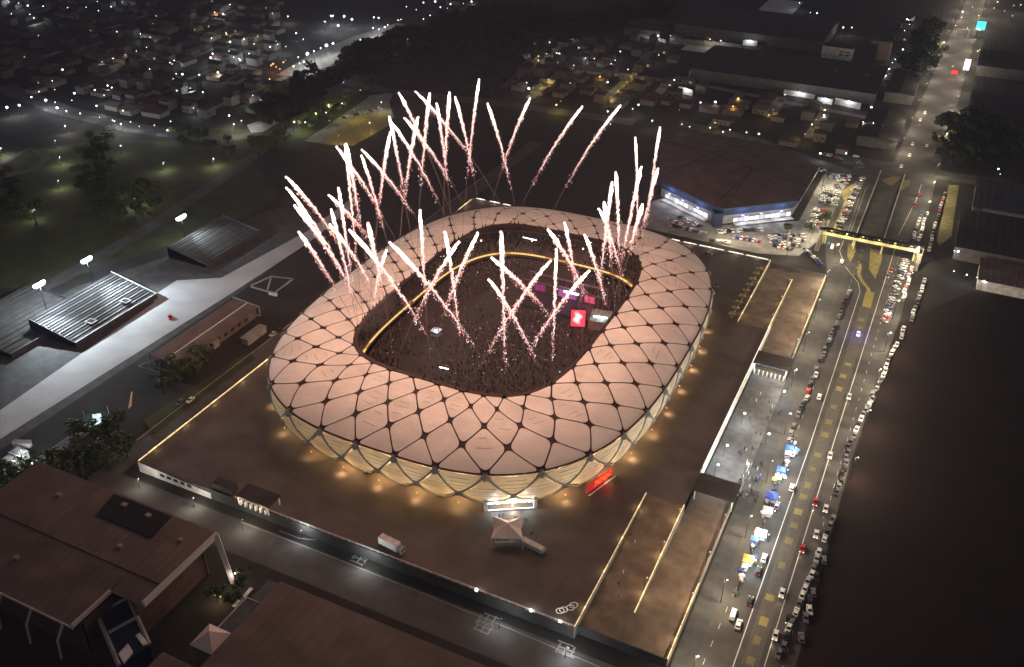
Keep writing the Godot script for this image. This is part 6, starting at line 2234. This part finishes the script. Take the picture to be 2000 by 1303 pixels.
func build_city() -> void:
	var cold := Color(0.86, 0.94, 1.0)
	var warm := Color(1.0, 0.86, 0.62)
	var yellow := Color(1.0, 0.76, 0.22)
	houses([-812.3, -387.1, -545.6, -530.7, -398.2, -355.2, -340, -190.1, -381.2, -168.8, -467.4, -164.4, -575.3, -191.7], 18.0, 24.0, 0.62, "far left district")
	houses([-391.2, -255.8, -350.8, -292.8, -310.8, -260.1, -330.4, -208.2], 18.0, 24.0, 0.4, "above the pale field")
	houses([-177.4, -359.5, -211.8, -503, -93.7, -586.7, -65.2, -493.4, -49.9, -374.1, -103.4, -353.5], 18.0, 24.0, 0.62, "district beyond the fireworks")
	houses([-72, -455, 111.1, -436.8, 130.6, -354.7, 86.3, -331.9, 34.3, -349.5, -5.2, -350.3, -44.3, -370], 18.0, 22.0, 0.55, "streets behind the gymnasium")
	houses([-419.8, -598.4, -318.1, -653.2, -301, -556.9, -350.9, -494.8], 24.0, 34.0, 0.35, "farthest district above the wood")
	houses([73.4, -686.3, 132.6, -867.4, 132.1, -740.1, 87.8, -651.1], 20.0, 26.0, 0.4, "left of the far avenue")
	# long sheds and blocks, upper right
	shed("warehouse", "vast dark-roofed warehouse, the nearest behind the lit yards", "warehouse", -48.0, -545.0, 106.0, -462.0, 9.0, 2.5, M.shed_wall, M.dark_roof, true, 6)
	shed("warehouse", "long dark-roofed warehouse beyond the white office block", "warehouse", -105.0, -690.0, 40.0, -600.0, 10.0, 2.5, M.shed_wall, M.dark_roof, true, 5)
	shed("warehouse", "dark shed at the left of the fluted pale fence", "warehouse", -150.0, -620.0, -112.0, -575.0, 7.0, 2.0, M.shed_wall, M.dark_roof, true)
	shed("warehouse", "dark warehouse between the far avenue and the narrow bright lane", "warehouse", 107.0, -430.0, 134.0, -362.0, 7.0, 1.5, M.shed_wall, M.dark_roof, false)
	shed("warehouse", "dark block left of the far avenue above the bright lane", "warehouse", 112.0, -545.0, 134.0, -475.0, 8.0, 1.0, M.shed_wall, M.dark_roof, false)
	shed("warehouse", "dark long hall right of the far avenue below the white sign", "warehouse", 176.0, -545.0, 300.0, -455.0, 9.0, 2.0, M.shed_wall, M.dark_roof, true)
	shed("warehouse", "dark hall right of the far avenue, topmost beside the green sign", "warehouse", 176.0, -690.0, 300.0, -590.0, 9.0, 2.0, M.shed_wall, M.dark_roof, true)
	shed("warehouse", "dark shop hall at the avenue's bend with a pale kerb", "warehouse", 172.0, -445.0, 260.0, -412.0, 6.0, 1.0, M.shed_wall, M.dark_roof, true)
	shed("warehouse", "dark blue-grey hall with a pale roof strip right of the verge", "warehouse", 190.0, -315.0, 300.0, -262.0, 8.0, 1.2, M.slate, M.slate_roof, true)
	shed("warehouse", "black hall right of the footbridge behind the two round lamps", "warehouse", 184.0, -256.0, 300.0, -200.0, 8.0, 1.2, M.shed_wall, M.dark_roof, true)
	shed("warehouse", "long brown hall with a lit white yard in front, right edge", "warehouse", 198.0, -196.0, 300.0, -168.0, 6.0, 1.0, M.white_wall, M.brown_roof, true)
	var strip := Shape.new()
	strip.box(Vector3(207.8, 9.4, -257.8), Vector3(26, 0.3, 4))
	tag(one("roof_light_strip", strip.mesh(), M.grey_wall), "pale grey roof strip on the blue-grey hall", "roof strip")
	# white office block and brown tower
	var t := thing("office_block", "white three-storey office block with four dark windows, upper right", "building", Vector3(56.3, 0, -583) + Vector3(0, 0, -6))
	var f := Shape.new()
	f.box(Vector3(0, 5.5, 0), Vector3(27, 11, 12))
	part("wall", f.mesh(), M.white_wall, t)
	f = Shape.new()
	f.box(Vector3(0, 11.2, 0), Vector3(27.6, 0.4, 12.6))
	part("roof", f.mesh(), M.dark_roof, t)
	add_windows(t, Vector3(4.0, 4.6, 6.05), Vector3(1, 0, 0), 2, 2, Vector2(5.6, 3.0), Vector2(3.4, 1.1), M.glass)
	add_windows(t, Vector3(-10.5, 3.4, 6.05), Vector3(1, 0, 0), 3, 1, Vector2(3.0, 3.0), Vector2(1.0, 1.0), M.glass)
	t = thing("brown_tower", "brown windowless tower block right of the white offices", "building", Vector3(95.2, 0, -599.7) + Vector3(0, 0, -5))
	f = Shape.new()
	f.box(Vector3(0, 8.5, 0), Vector3(11, 17, 9))
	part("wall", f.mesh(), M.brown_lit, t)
	f = Shape.new()
	f.box(Vector3(0, 17.2, 0), Vector3(11.6, 0.5, 9.6))
	part("roof", f.mesh(), M.dark_roof, t)
	# the fluted fence of white sails along the yard
	var fp := Vector3(-97, 0, -563.7)
	for k in 8:
		var q := fp.lerp(Vector3(-31.5, 0, -573.8), (k + 0.5) / 8.0)
		f = Shape.new()
		f.quad(Vector3(-5.4, 0, 0), Vector3(5.4, 0, 0), Vector3(5.2, 4.6, -0.8), Vector3(-5.2, 5.4, -0.8))
		t = thing("sail_screen", "pale sail screen, %s from the left along the upper yard" % ordinal(k + 1), "screen", q, 0.0, "pale sail screens of the upper yard")
		part("cloth", f.mesh(), M.grey_wall, t)
		f = Shape.new()
		f.box(Vector3(-5.5, 3.0, 0), Vector3(0.3, 6.0, 0.3))
		part("mast", f.mesh(), M.white_wall, t)
	# lit walls and yards between the sheds
	var k := 0
	for q in [[Vector3(-49.1, 0, -463.6), Vector3(-16.1, 0, -467.6), 6.0], [Vector3(34.7, 0, -456.2), Vector3(60.2, 0, -454.4), 4.0], [Vector3(63.5, 0, -447.4), Vector3(75.9, 0, -446.6), 4.5], [Vector3(77.3, 0, -450.2), Vector3(98.1, 0, -445.3), 5.0], [Vector3(99.2, 0, -527.8), Vector3(108.2, 0, -540.9), 5.0], [Vector3(-131.7, 0, -573.1), Vector3(-102, 0, -563.2), 3.0], [Vector3(-33.3, 0, -591.2), Vector3(-20, 0, -594.1), 5.0], [Vector3(-197.8, 0, -455), Vector3(-205.7, 0, -466.2), 4.0], [Vector3(-191.3, 0, -524.4), Vector3(-184.5, 0, -540.8), 5.0], [Vector3(-155, 0, -462.6), Vector3(-142.4, 0, -460), 3.0], [Vector3(-45.2, 0, -420.7), Vector3(-31.7, 0, -415.6), 5.0], [Vector3(128.5, 0, -572), Vector3(132, 0, -580.8), 5.0], [Vector3(97.7, 0, -733.4), Vector3(106.2, 0, -774.2), 4.0]]:
		f = Shape.new()
		var d: Vector3 = q[1] - q[0]
		f.box(Vector3(0, q[2] / 2, 0), Vector3(0.5, q[2], d.length()), atan2(d.x, d.z))
		t = thing("yard_wall", "pale floodlit yard wall, %s from the first long warehouse" % ordinal(k + 1), "wall", (q[0] + q[1]) / 2, 0.0, "pale yard walls, upper right")
		part("wall", f.mesh(), M.white_wall, t)
		f = Shape.new()
		f.box(Vector3(0, q[2] + 0.1, 0), Vector3(0.8, 0.2, d.length() + 0.2), atan2(d.x, d.z))
		part("coping", f.mesh(), M.concrete, t)
		omni("yard_wall_light", (q[0] + q[1]) / 2 + Vector3(0.6, q[2] + 1.0, 3.0), Color(0.95, 0.97, 1.0), 34.0, 0.4)
		var b := Shape.new()
		b.ball(Vector3(0.6, q[2] + 1.2, 3.0), Vector3(0.22, 0.22, 0.22), 6, 4)
		part("lamp", b.mesh(), M.lamp_white, t)
		k += 1
	# signs by the far avenue
	sign_board(Vector3(171.5, 0, -720.7), 14.0, Vector2(8, 8), M.lamp_green, "tall glowing green square sign beside the far avenue", Color(0.1, 1.0, 0.8), 40.0)
	sign_board(Vector3(167.5, 0, -587.2), 9.0, Vector2(5, 10), M.sign_white, "white illuminated sign right of the far avenue", Color(0.9, 0.9, 1.0), 14.0)
	sign_board(Vector3(204.3, 0, -467.7), 8.0, Vector2(9, 3), M.lamp_yellow, "yellow glowing forecourt sign right of the trees", Color(1.0, 0.9, 0.2), 34.0)
	sign_board(Vector3(159.2, 0, -572.6), 5.0, Vector2(5, 3), M.lamp_red, "small red sign at the edge of the far avenue", Color(1.0, 0.1, 0.1), 8.0)
	t = thing("gantry", "slim pale gantry spanning the far avenue", "gantry")
	f = Shape.new()
	var ga := Vector3(150.6, 0, -727.2)
	var gb := Vector3(162, 0, -728.9)
	f.tube([ga, ga + Vector3(0, 7, 0), gb + Vector3(0, 7, 0), gb], [0.25, 0.25, 0.25, 0.25], 5)
	part("frame", f.mesh(), M.yellow_wall, t)
	# lights of the districts
	lamp_points([-755.7, -365.8, -737.9, -362.2, -722.1, -368.1, -775.3, -368.6, -723.5, -329.7, -705.5, -336.9, -690, -328.5, -694.5, -375.3, -679.5, -385.9, -656.4, -380.5, -658.4, -399.8, -688.6, -409.9, -663.5, -420.7, -588.9, -392, -577.3, -327.5, -552.1, -332.4, -517.7, -325.7, -525, -214.8, -461.2, -279.3, -458.9, -271.8, -461.3, -249.9, -432.1, -250.2, -426.6, -251.5, -424.4, -238.2, -413.1, -256.9, -455.9, -223.2], 7.0, "far_left_lights", "white points of light over the uppermost far left district", cold, 36.0, M.lamp_white, 0.75)
	lamp_points([-458.4, -200.1, -451.5, -197.7, -458.4, -186.6, -442.1, -180.5, -487.4, -173, -507.5, -188.4, -472.7, -150.4, -454.5, -159.9, -401.7, -160.1, -378.2, -144.1, -365.4, -139.7, -353.1, -158.3, -358.7, -189.1, -378.8, -222.2, -399.9, -215.7, -394.7, -225.8, -494.3, -163.5, -632.2, -283.6, -455.1, -270.2, -466.6, -173.5, -406, -141.1], 7.0, "left_district_lights", "white points of light over the lower far left district", cold, 36.0, M.lamp_white, 0.7)
	lamp_list([-478, -130.6, -482.2, -123, -470, -148.4, -459.8, -148.2, -448, -139.4, -436.3, -137.6, -425.4, -156.5, -387.6, -137.3, -379.5, -135.3, -422.7, -138.1, -485.8, -148.6, -355.6, -144, -339.8, -140.2], 8.0, "white lamp along the left main road", cold, 40.0, M.lamp_white, 0.75)
	lamp_list([-535.1, -326.7, -512.5, -298.7, -512, -285.6, -512.3, -272.4, -513.1, -259.2, -513.4, -246.6], 7.0, "warm lamp along the far left slanting street", warm, 10.9, M.lamp_warm, 0.6)
	lamp_list([-547.6, -431.3, -535.9, -430.2, -556, -465.2, -492.5, -455.8, -470.7, -452.8, -513.8, -383.2, -479.4, -368.9, -452.9, -362.1, -481.9, -350.8, -448.5, -376.8, -458.4, -349, -434.2, -353.8, -421.8, -370.4, -413.9, -362.5, -403, -360.4, -414.7, -352.3, -438.7, -324.2, -410.8, -305.9, -446.2, -310.9, -403.8, -268.4, -423.2, -403, -403.8, -388.1, -439, -300, -422.2, -310.7, -415, -309, -417.5, -326], 7.0, "white house lamp left of the bright wide road", cold, 36.0, M.lamp_white, 0.75)
	lamp_list([-479.5, -381.7, -483.6, -373.1, -432.9, -299.6, -331.9, -269.2, -353.6, -273.6], 7.0, "yellowish lamp among the trees left of the bright wide road", yellow, 10.1, M.lamp_yellow, 0.7)
	lamp_list([-380.9, -313.1, -378.2, -327, -366.3, -303.5, -379.5, -308.6, -372.8, -307, -375.9, -321.1], 6.0, "orange lamp of the small orange-lit yard", Color(1.0, 0.35, 0.08), 8.4, M.lamp_orange, 0.8)
	lamp_list([-361.9, -377.1, -363.2, -368.6, -362.7, -359.2, -362.1, -348.2, -362.4, -338.8, -362.8, -325.9], 11.0, "big white lamp lining the bright wide road", cold, 70.0, M.lamp_white, 1.15)
	lamp_list([-354.4, -322.3, -355.1, -316.7, -353.9, -307, -428.4, -468.4, -426.5, -469.3, -415.3, -472.9, -401.3, -466.1, -399.6, -439.5, -420.9, -446.3, -418.8, -445.1, -386.4, -483.6, -381.2, -484, -356.8, -446.7, -364.1, -447.2, -356.1, -455.9, -357.7, -464, -334.2, -412.3, -351.8, -407], 9.0, "white lamp round the bright wide road's far end", cold, 60.0, M.lamp_white, 0.85)
	lamp_points([-385.3, -546.4, -369.2, -539.5, -378.9, -571.1, -352.4, -561.4, -343.5, -561, -338.5, -587.4, -335.2, -600.1, -301.3, -565.7, -291.6, -563.3, -305.9, -528.8, -325.9, -552.5, -326.6, -517.8, -342.7, -509.2, -361.8, -496.6, -361.9, -491.8, -324.1, -484.3, -340.6, -475.5, -316, -434.6, -318.5, -503.3, -297.4, -526.2, -208.4, -419.5, -363.5, -493.3, -337.3, -466, -309.9, -608.2, -298.1, -595.8, -289.2, -559.7, -370, -581.3, -349.6, -578.8, -344.2, -525.3, -303.8, -506.5], 7.0, "far_district_lights", "white points of light of the farthest district above the wood", cold, 4.2, M.lamp_white, 0.8)
	lamp_points([-318.6, -387.6, -312.1, -372.3, -319.6, -364.7, -309.9, -350, -306.9, -334.3, -331.3, -313, -294, -295.3, -343.3, -287, -276.4, -258.2, -264.6, -250.2, -277.1, -228.7, -263, -226.8, -250.3, -212.8, -264.1, -201.9, -270.4, -284.6], 7.0, "wood_edge_lights", "small white points of light along the wood's edge", cold, 4.2, M.lamp_white, 0.5)
	lamp_list([-336.3, -230.7, -305.7, -198.7, -321.7, -185.3, -306.3, -180.6, -269.9, -195.7, -237.8, -263.5, -306.2, -172], 8.0, "white lamp round the pale playing field", Color(1.0, 0.98, 0.86), 60.0, M.lamp_white, 0.7)
	lamp_list([-301.9, -214.5, -268.9, -256.4, -270.2, -239.1, -269.1, -221, -267.1, -199.1], 7.0, "greenish lamp on the tree-lined left verge", Color(0.8, 1.0, 0.5), 40.0, M.lamp_white, 0.3)
	lamp_list([-270.5, -239.6, -246.4, -238.7, -220.4, -220.1, -225.1, -187.6], 8.0, "warm lamp over the far left car park", yellow, 21.0, M.lamp_warm, 0.35)
	lamp_list([-193.2, -487.3, -203.4, -475.8, -203.8, -453.9, -180.3, -451, -172.7, -456.9, -170, -456.5, -177.5, -426.8, -170, -428.9, -161.4, -482.2, -143.3, -453.8, -135.7, -455.9, -144.1, -428.3, -123, -488.9, -116.6, -448, -117.3, -460.2, -109.6, -558.7, -99, -564.3, -87.9, -494.1, -97.6, -438.9, -159.7, -363.8, -151.8, -351, -127, -379.3, -100.4, -396.4], 7.0, "white lamp in the district beyond the fireworks", Color(0.98, 0.97, 0.92), 10.1, M.lamp_white, 0.75)
	lamp_list([-149.1, -353.9, -147.4, -365.6, -147.4, -381.3, -84.7, -360.8, -84.7, -378.4, -86.8, -405.1, -88.6, -420.2, -115.9, -333.1, -86.7, -427.8, -115.4, -323.6, -111.8, -408.1, -183.5, -440], 7.0, "yellow lamp in the slanting streets beyond the fireworks", yellow, 20.2, M.lamp_yellow, 0.5)
	lamp_list([-51.7, -425, -50.9, -409.7, -15.7, -378.1, -5.6, -384.8, -60.2, -565.9, -49.6, -565.3, -37.9, -684.2, -20.7, -659.6, -12.3, -664.1, 5.5, -719.8, 12.2, -720.9, 54.5, -676.6, 46.7, -672.5, 39.8, -428.4, 105.7, -390.6, 113, -391.8, 120, -388, 72.4, -367.1, 76.9, -392.3, -13.7, -609.5, -14.9, -626.3, -13.6, -759.4], 8.0, "white lamp among the warehouses, upper right", Color(0.96, 0.97, 1.0), 14.3, M.lamp_white, 0.7)
	lamp_list([72.9, -382.5, 38.8, -389.9, 38.6, -376.5, -26.1, -356.3, 6.1, -327.9, 6.5, -340.6, 8.9, -384, 7.5, -405.8, 71.3, -347.1, 75.1, -408.7], 7.0, "yellow lamp in the streets behind the gymnasium", yellow, 16.8, M.lamp_yellow, 0.5)
	lamp_list([20.4, -330.4, 32.5, -330.6, 16.9, -323.8, 41.3, -331.6, -36.9, -323.1, -14.7, -325.8, -8, -323.1, -59, -341.9, -74.1, -327.3, -58.3, -353.2, 88.4, -312.8, 104.4, -321], 7.0, "white yard lamp along the street behind the gymnasium", Color(1.0, 0.97, 0.9), 12.6, M.lamp_white, 0.6)
	lamp_list([109.6, -619.3, 120.2, -626.9, 108.7, -607.2, 107.8, -595.3, 107.1, -581.9, 106, -568.6, 105.9, -547.3, 105.7, -525.2, 101.9, -480.2, 112.7, -428.2, 106.4, -431.8, 103, -693.4, 104.9, -721.9, 100.2, -743.2, 129, -550.8, 133.7, -592.2], 7.0, "white lamp along the bright lane left of the far avenue", Color(0.98, 0.97, 0.95), 14.3, M.lamp_white, 0.65)
	lamp_list([158.4, -825.7, 182, -865.5, 198.8, -855.4, 205.4, -861.6, 198.5, -803.5, 169.3, -749.3, 172.8, -638.6, 174.4, -643.3, 147.7, -730.9, 159, -725.5, 166.5, -786.4, 179.6, -831.8, 190.1, -821.8], 9.0, "warm lamp at the far avenue's end", warm, 25.2, M.lamp_warm, 0.6)
	lamp_points([186.5, -459, 183.4, -441.6, 190.4, -481.5, 203.2, -333.2, 187.3, -257.3, 185.8, -198.5, 183.7, -198.1, 201.7, -342.4, 178.1, -432.4], 6.0, "right_side_lights", "small white points of light right of the avenue", Color(1.0, 0.98, 0.9), 6.7, M.lamp_white, 0.5)
	lamp_list([184.5, -171.4, 191, -170.2, 196.1, -169.5, 200, -167.7], 6.0, "white yard lamp before the long brown hall", Color(0.95, 0.98, 1.0), 9.2, M.lamp_white, 0.35)


func smoke(at: Vector3, size: Vector3, density: float) -> void:
	var f := FogVolume.new()
	f.name = numbered("firework_smoke")
	f.shape = RenderingServer.FOG_VOLUME_SHAPE_ELLIPSOID
	f.size = size
	f.position = at
	var m := FogMaterial.new()
	m.albedo = Color(0.9, 0.86, 0.85)
	m.density = density
	f.material = m
	add_child(f)
	f.set_meta("kind", "stuff")


func sign_board(at: Vector3, h: float, size: Vector2, face: Material, label: String, color: Color, light: float) -> void:
	var t := thing("sign", label, "sign", at, 0.12)
	var f := Shape.new()
	f.tube([Vector3.ZERO, Vector3(0, h - size.y / 2, 0)], [0.3, 0.3], 6)
	part("post", f.mesh(), M.pole, t)
	f = Shape.new()
	f.box(Vector3(0, h, 0), Vector3(size.x + 0.6, size.y + 0.6, 0.6))
	part("case", f.mesh(), M.black, t)
	f = Shape.new()
	f.box(Vector3(0, h, 0.35), Vector3(size.x, size.y, 0.12))
	part("sign_face", f.mesh(), face, t)
	omni("sign_light", at + Vector3(0.2, h, 2.0), color, light, 1.0)


func _ready() -> void:
	rng.seed = 20240611
	# camera
	var cam := Camera3D.new()
	cam.name = "camera"
	cam.transform = Transform3D(Basis(Vector3(0.900994, 0.010106, -0.433714), Vector3(-0.238629, 0.846451, -0.476001), Vector3(0.362307, 0.532371, 0.765059)), Vector3(161.3, 244.5, 335.0))
	cam.fov = 39.24
	cam.near = 1.0
	cam.far = 6000.0
	add_child(cam)
	cam.current = true
	# night sky and a weak, wide glow from above
	var sky := ProceduralSkyMaterial.new()
	sky.sky_top_color = Color(0.016, 0.016, 0.02).linear_to_srgb()
	sky.sky_horizon_color = Color(0.05, 0.045, 0.045).linear_to_srgb()
	sky.ground_bottom_color = Color(0.02, 0.018, 0.018).linear_to_srgb()
	sky.ground_horizon_color = Color(0.04, 0.036, 0.036).linear_to_srgb()
	sky.sky_energy_multiplier = 1.0
	var env := Environment.new()
	env.background_mode = Environment.BG_SKY
	env.sky = Sky.new()
	env.sky.sky_material = sky
	env.background_energy_multiplier = 1.5
	env.tonemap_mode = Environment.TONE_MAPPER_LINEAR
	env.tonemap_exposure = 2.0
	env.fog_enabled = true
	env.fog_density = 0.0001
	env.fog_light_color = Color(0.8, 0.85, 1.0)
	env.volumetric_fog_enabled = true
	env.volumetric_fog_density = 0.0
	env.sdfgi_enabled = true
	env.ssao_enabled = true
	env.ssil_enabled = true
	var we := WorldEnvironment.new()
	we.name = "environment"
	we.environment = env
	add_child(we)
	var moon := DirectionalLight3D.new()
	moon.name = "moonlight"
	moon.rotation_degrees = Vector3(-60, 30, 0)
	moon.light_energy = 0.03
	moon.light_color = Color(1.0, 0.88, 0.82)
	moon.light_angular_distance = 12.0
	moon.shadow_enabled = true
	add_child(moon)
	make_materials()
	M.yellow_earth = mat(0.36, 0.3, 0.13, 0.9, tex_cloud, 14.0)
	M.dry_grass = mat(0.24, 0.21, 0.09, 0.95, tex_cloud, 18.0)
	M.street_pale = mat(0.2, 0.18, 0.15, 0.85, tex_cloud, 20.0)
	M.busway = mat(0.12, 0.11, 0.095, 0.85, tex_fine, 14.0)
	M.ramp = mat(0.17, 0.13, 0.1, 0.8, tex_cloud, 26.0)
	M.dull_red = mat(0.2, 0.01, 0.01, 0.3)
	M.lit_window = glow(1.0, 0.7, 0.35, 0.3)
	M.lit_white = glow(0.95, 0.97, 1.0, 0.48)
	M.lit_dim = glow(0.8, 0.85, 0.95, 0.15)
	M.eave_lamp = glow(0.5, 0.65, 1.0, 1.5)
	M.navy_wall = mat(0.02, 0.028, 0.06, 0.6)
	M.brown_wall = mat(0.1, 0.06, 0.05, 0.8, tex_cloud, 25.0)
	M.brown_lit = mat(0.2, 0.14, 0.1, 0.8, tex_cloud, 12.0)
	M.white_frame = mat(0.4, 0.36, 0.35, 0.6)
	M.canvas_pink = mat(0.62, 0.52, 0.49, 0.7, tex_fine, 5.0)
	M.canvas_blue = mat(0.06, 0.12, 0.4, 0.6)
	M.canvas_navy = mat(0.03, 0.05, 0.22, 0.6)
	M.canvas_yellow = mat(0.55, 0.4, 0.07, 0.6)
	M.slate = mat(0.09, 0.1, 0.115, 0.7, tex_cloud, 16.0)
	M.slate_roof = mat(0.06, 0.068, 0.08, 0.8, tex_cloud, 22.0)
	M.pale_board = mat(0.62, 0.5, 0.36, 0.7)
	M.red_board = glow(0.9, 0.03, 0.04, 0.12)
	M.orange_board = glow(1.0, 0.2, 0.04, 0.36)
	M.pale_leaf = mat(0.34, 0.33, 0.2, 0.7)
	M.stand_grey = mat(0.06, 0.06, 0.065, 0.8, tex_streak, 8.0)
	M.rail_white = mat(0.5, 0.52, 0.54, 0.5)
	M.faded_yellow = mat(0.22, 0.19, 0.09, 0.8, tex_fine, 4.0)
	M.worn_paint = mat(0.22, 0.22, 0.215, 0.8, tex_fine, 4.0)
	M.forecourt = mat(0.15, 0.145, 0.14, 0.8, tex_cloud, 18.0)
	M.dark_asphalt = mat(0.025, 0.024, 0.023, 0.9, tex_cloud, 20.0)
	M.lamp_dim = glow(1.0, 0.86, 0.66, 0.45)
	M.sign_white = glow(0.8, 0.78, 0.9, 0.2)
	make_trees()
	make_houses()
	build_ground()
	build_plaza_edges()
	build_arena()
	build_show()
	build_gymnasium()
	build_footbridge()
	build_front_buildings()
	build_left()
	build_city()
	build_plaza_things()
	build_avenue_life()
	build_people()
	comet(Vector3(-45.5, 31.5, 55.2), Vector3(-60.8, 78.7, 66.5), 0.42)
	comet(Vector3(-46.3, 31.5, 52.9), Vector3(-51.2, 86.4, 56.5), 0.17)
	comet(Vector3(-46.3, 31.5, 52.6), Vector3(-48.4, 95.5, 54.1), 0.30)
	comet(Vector3(-47.8, 31.5, 46.5), Vector3(-48.5, 110.7, 47.1), 0.35)
	comet(Vector3(-48.1, 31.5, 44.5), Vector3(-69.5, 93.6, 59.9), 0.16)
	comet(Vector3(-48.1, 31.5, 44.4), Vector3(-67.8, 85.6, 58.6), 0.22)
	comet(Vector3(-48.8, 31.5, 39.6), Vector3(-37.4, 112.8, 31.6), 0.53)
	comet(Vector3(-49.1, 31.5, 36.3), Vector3(-42.9, 58.8, 32), 0.02)
	comet(Vector3(-49.1, 31.5, 36.1), Vector3(-53.7, 107.7, 39.3), 0.49)
	comet(Vector3(-49.3, 31.5, 33.3), Vector3(-75.7, 94, 51.7), 0.48)
	comet(Vector3(-49.4, 31.5, 30.4), Vector3(-64.7, 70.3, 40.9), 0.12)
	comet(Vector3(-49.8, 31.5, 16.6), Vector3(-38.1, 112, 8.8), 0.51)
	comet(Vector3(-49.8, 31.5, 14.8), Vector3(-59.4, 95.5, 21.2), 0.44)
	comet(Vector3(-49.8, 31.5, 11.7), Vector3(-74, 76.9, 27.4), 0.52)
	comet(Vector3(-49.8, 31.5, 1.7), Vector3(-74.8, 95.5, 17.5), 0.44)
	comet(Vector3(-14.8, 31.5, 74.3), Vector3(8, 86.5, 58.9), 0.38)
	comet(Vector3(-13.5, 31.5, 74.3), Vector3(-19.1, 96.6, 78), 0.49)
	comet(Vector3(-49.8, 31.5, -2.3), Vector3(-56.7, 107.2, 2), 0.45)
	comet(Vector3(-49.8, 31.5, -3), Vector3(-41.8, 117, -7.9), 0.48)
	comet(Vector3(-49.7, 31.5, -22.5), Vector3(-77.9, 85.5, -5.9), 0.38)
	comet(Vector3(-49.6, 31.5, -27.8), Vector3(-44.7, 110.3, -30.6), 0.45)
	comet(Vector3(-0.6, 31.5, 74.4), Vector3(18.3, 94.2, 62.7), 0.44)
	comet(Vector3(2.5, 31.5, 74.4), Vector3(1.5, 104.5, 75), 0.46)
	comet(Vector3(-48.9, 31.5, -38.6), Vector3(-54.5, 102.1, -35.5), 0.43)
	comet(Vector3(-48.8, 31.5, -39.8), Vector3(-73.7, 92.9, -25.8), 0.33)
	comet(Vector3(-48.4, 31.5, -42.5), Vector3(-71.3, 106.4, -29.7), 0.60)
	comet(Vector3(-47.9, 31.5, -45.9), Vector3(-39.8, 111.5, -50.4), 0.38)
	comet(Vector3(13.7, 31.5, 74.3), Vector3(-17.2, 100.1, 91.8), 0.34)
	comet(Vector3(-45.4, 31.5, -55.6), Vector3(-75.3, 90.6, -39.7), 0.37)
	comet(Vector3(18.3, 31.5, 74.1), Vector3(12.7, 99.7, 77.1), 0.35)
	comet(Vector3(19, 31.5, 74), Vector3(45.7, 87.7, 59.4), 0.30)
	comet(Vector3(-43.5, 31.5, -59.8), Vector3(-54.8, 99.9, -53.9), 0.38)
	comet(Vector3(-42.5, 31.5, -61.5), Vector3(-23.1, 98.9, -71.5), 0.44)
	comet(Vector3(32.8, 31.5, 70.6), Vector3(-3.2, 96.6, 88.1), 0.33)
	comet(Vector3(32.9, 31.5, 70.6), Vector3(59.9, 86.2, 57.5), 0.35)
	comet(Vector3(33.5, 31.5, 70.3), Vector3(31.7, 101.3, 71.1), 0.18)
	comet(Vector3(-32.4, 31.5, -70.8), Vector3(-74.9, 100.7, -50.5), 0.46)
	comet(Vector3(-30.6, 31.5, -71.6), Vector3(-0.9, 94.3, -85.6), 0.32)
	comet(Vector3(-28.6, 31.5, -72.3), Vector3(-43.2, 95, -65.5), 0.29)
	comet(Vector3(44.9, 31.5, 56.7), Vector3(24, 77.7, 65.4), 0.26)
	comet(Vector3(45.9, 31.5, 54.1), Vector3(45.8, 90.1, 54.2), 0.19)
	comet(Vector3(-13.8, 31.5, -74.3), Vector3(17.9, 97, -87.8), 0.32)
	comet(Vector3(49.4, 31.5, 31.8), Vector3(14.6, 74.7, 44.7), 0.41)
	comet(Vector3(49.5, 31.5, 28.5), Vector3(39.6, 89.8, 32.1), 0.53)
	comet(Vector3(49.8, 31.5, 18.7), Vector3(52.6, 103.4, 17.6), 0.37)
	comet(Vector3(49.8, 31.5, 9.5), Vector3(26.5, 78, 17.5), 0.35)
	comet(Vector3(49.8, 31.5, -0.1), Vector3(37.5, 72, 4), 0.22)
	comet(Vector3(49.8, 31.5, -3.9), Vector3(56.2, 101.8, -6), 0.36)
	comet(Vector3(49.8, 31.5, -7), Vector3(42.1, 84.4, -4.4), 0.43)
	comet(Vector3(49.8, 31.5, -8), Vector3(56.9, 83.9, -10.3), 0.54)
	comet(Vector3(49.8, 31.5, -13), Vector3(44, 95.4, -11.1), 0.32)
	comet(Vector3(49.7, 31.5, -23), Vector3(35, 74.4, -18.5), 0.24)
	comet(Vector3(39.9, 31.5, -65.1), Vector3(45.6, 77, -66.8), 0.24)
	comet(Vector3(40.3, 31.5, -64.7), Vector3(34.6, 91.7, -63), 0.08)
	comet(Vector3(44.2, 31.5, -58.5), Vector3(46.9, 99.8, -59.3), 0.29)
	smoke(Vector3(-50, 38, 48), Vector3(34, 20, 40), 0.004)
	smoke(Vector3(0, 16, 0), Vector3(92, 26, 132), 0.0014)
	for t in tree_protos:
		t.free()
	for t in house_protos:
		t.free()
	for t in car_kinds.values():
		t.free()
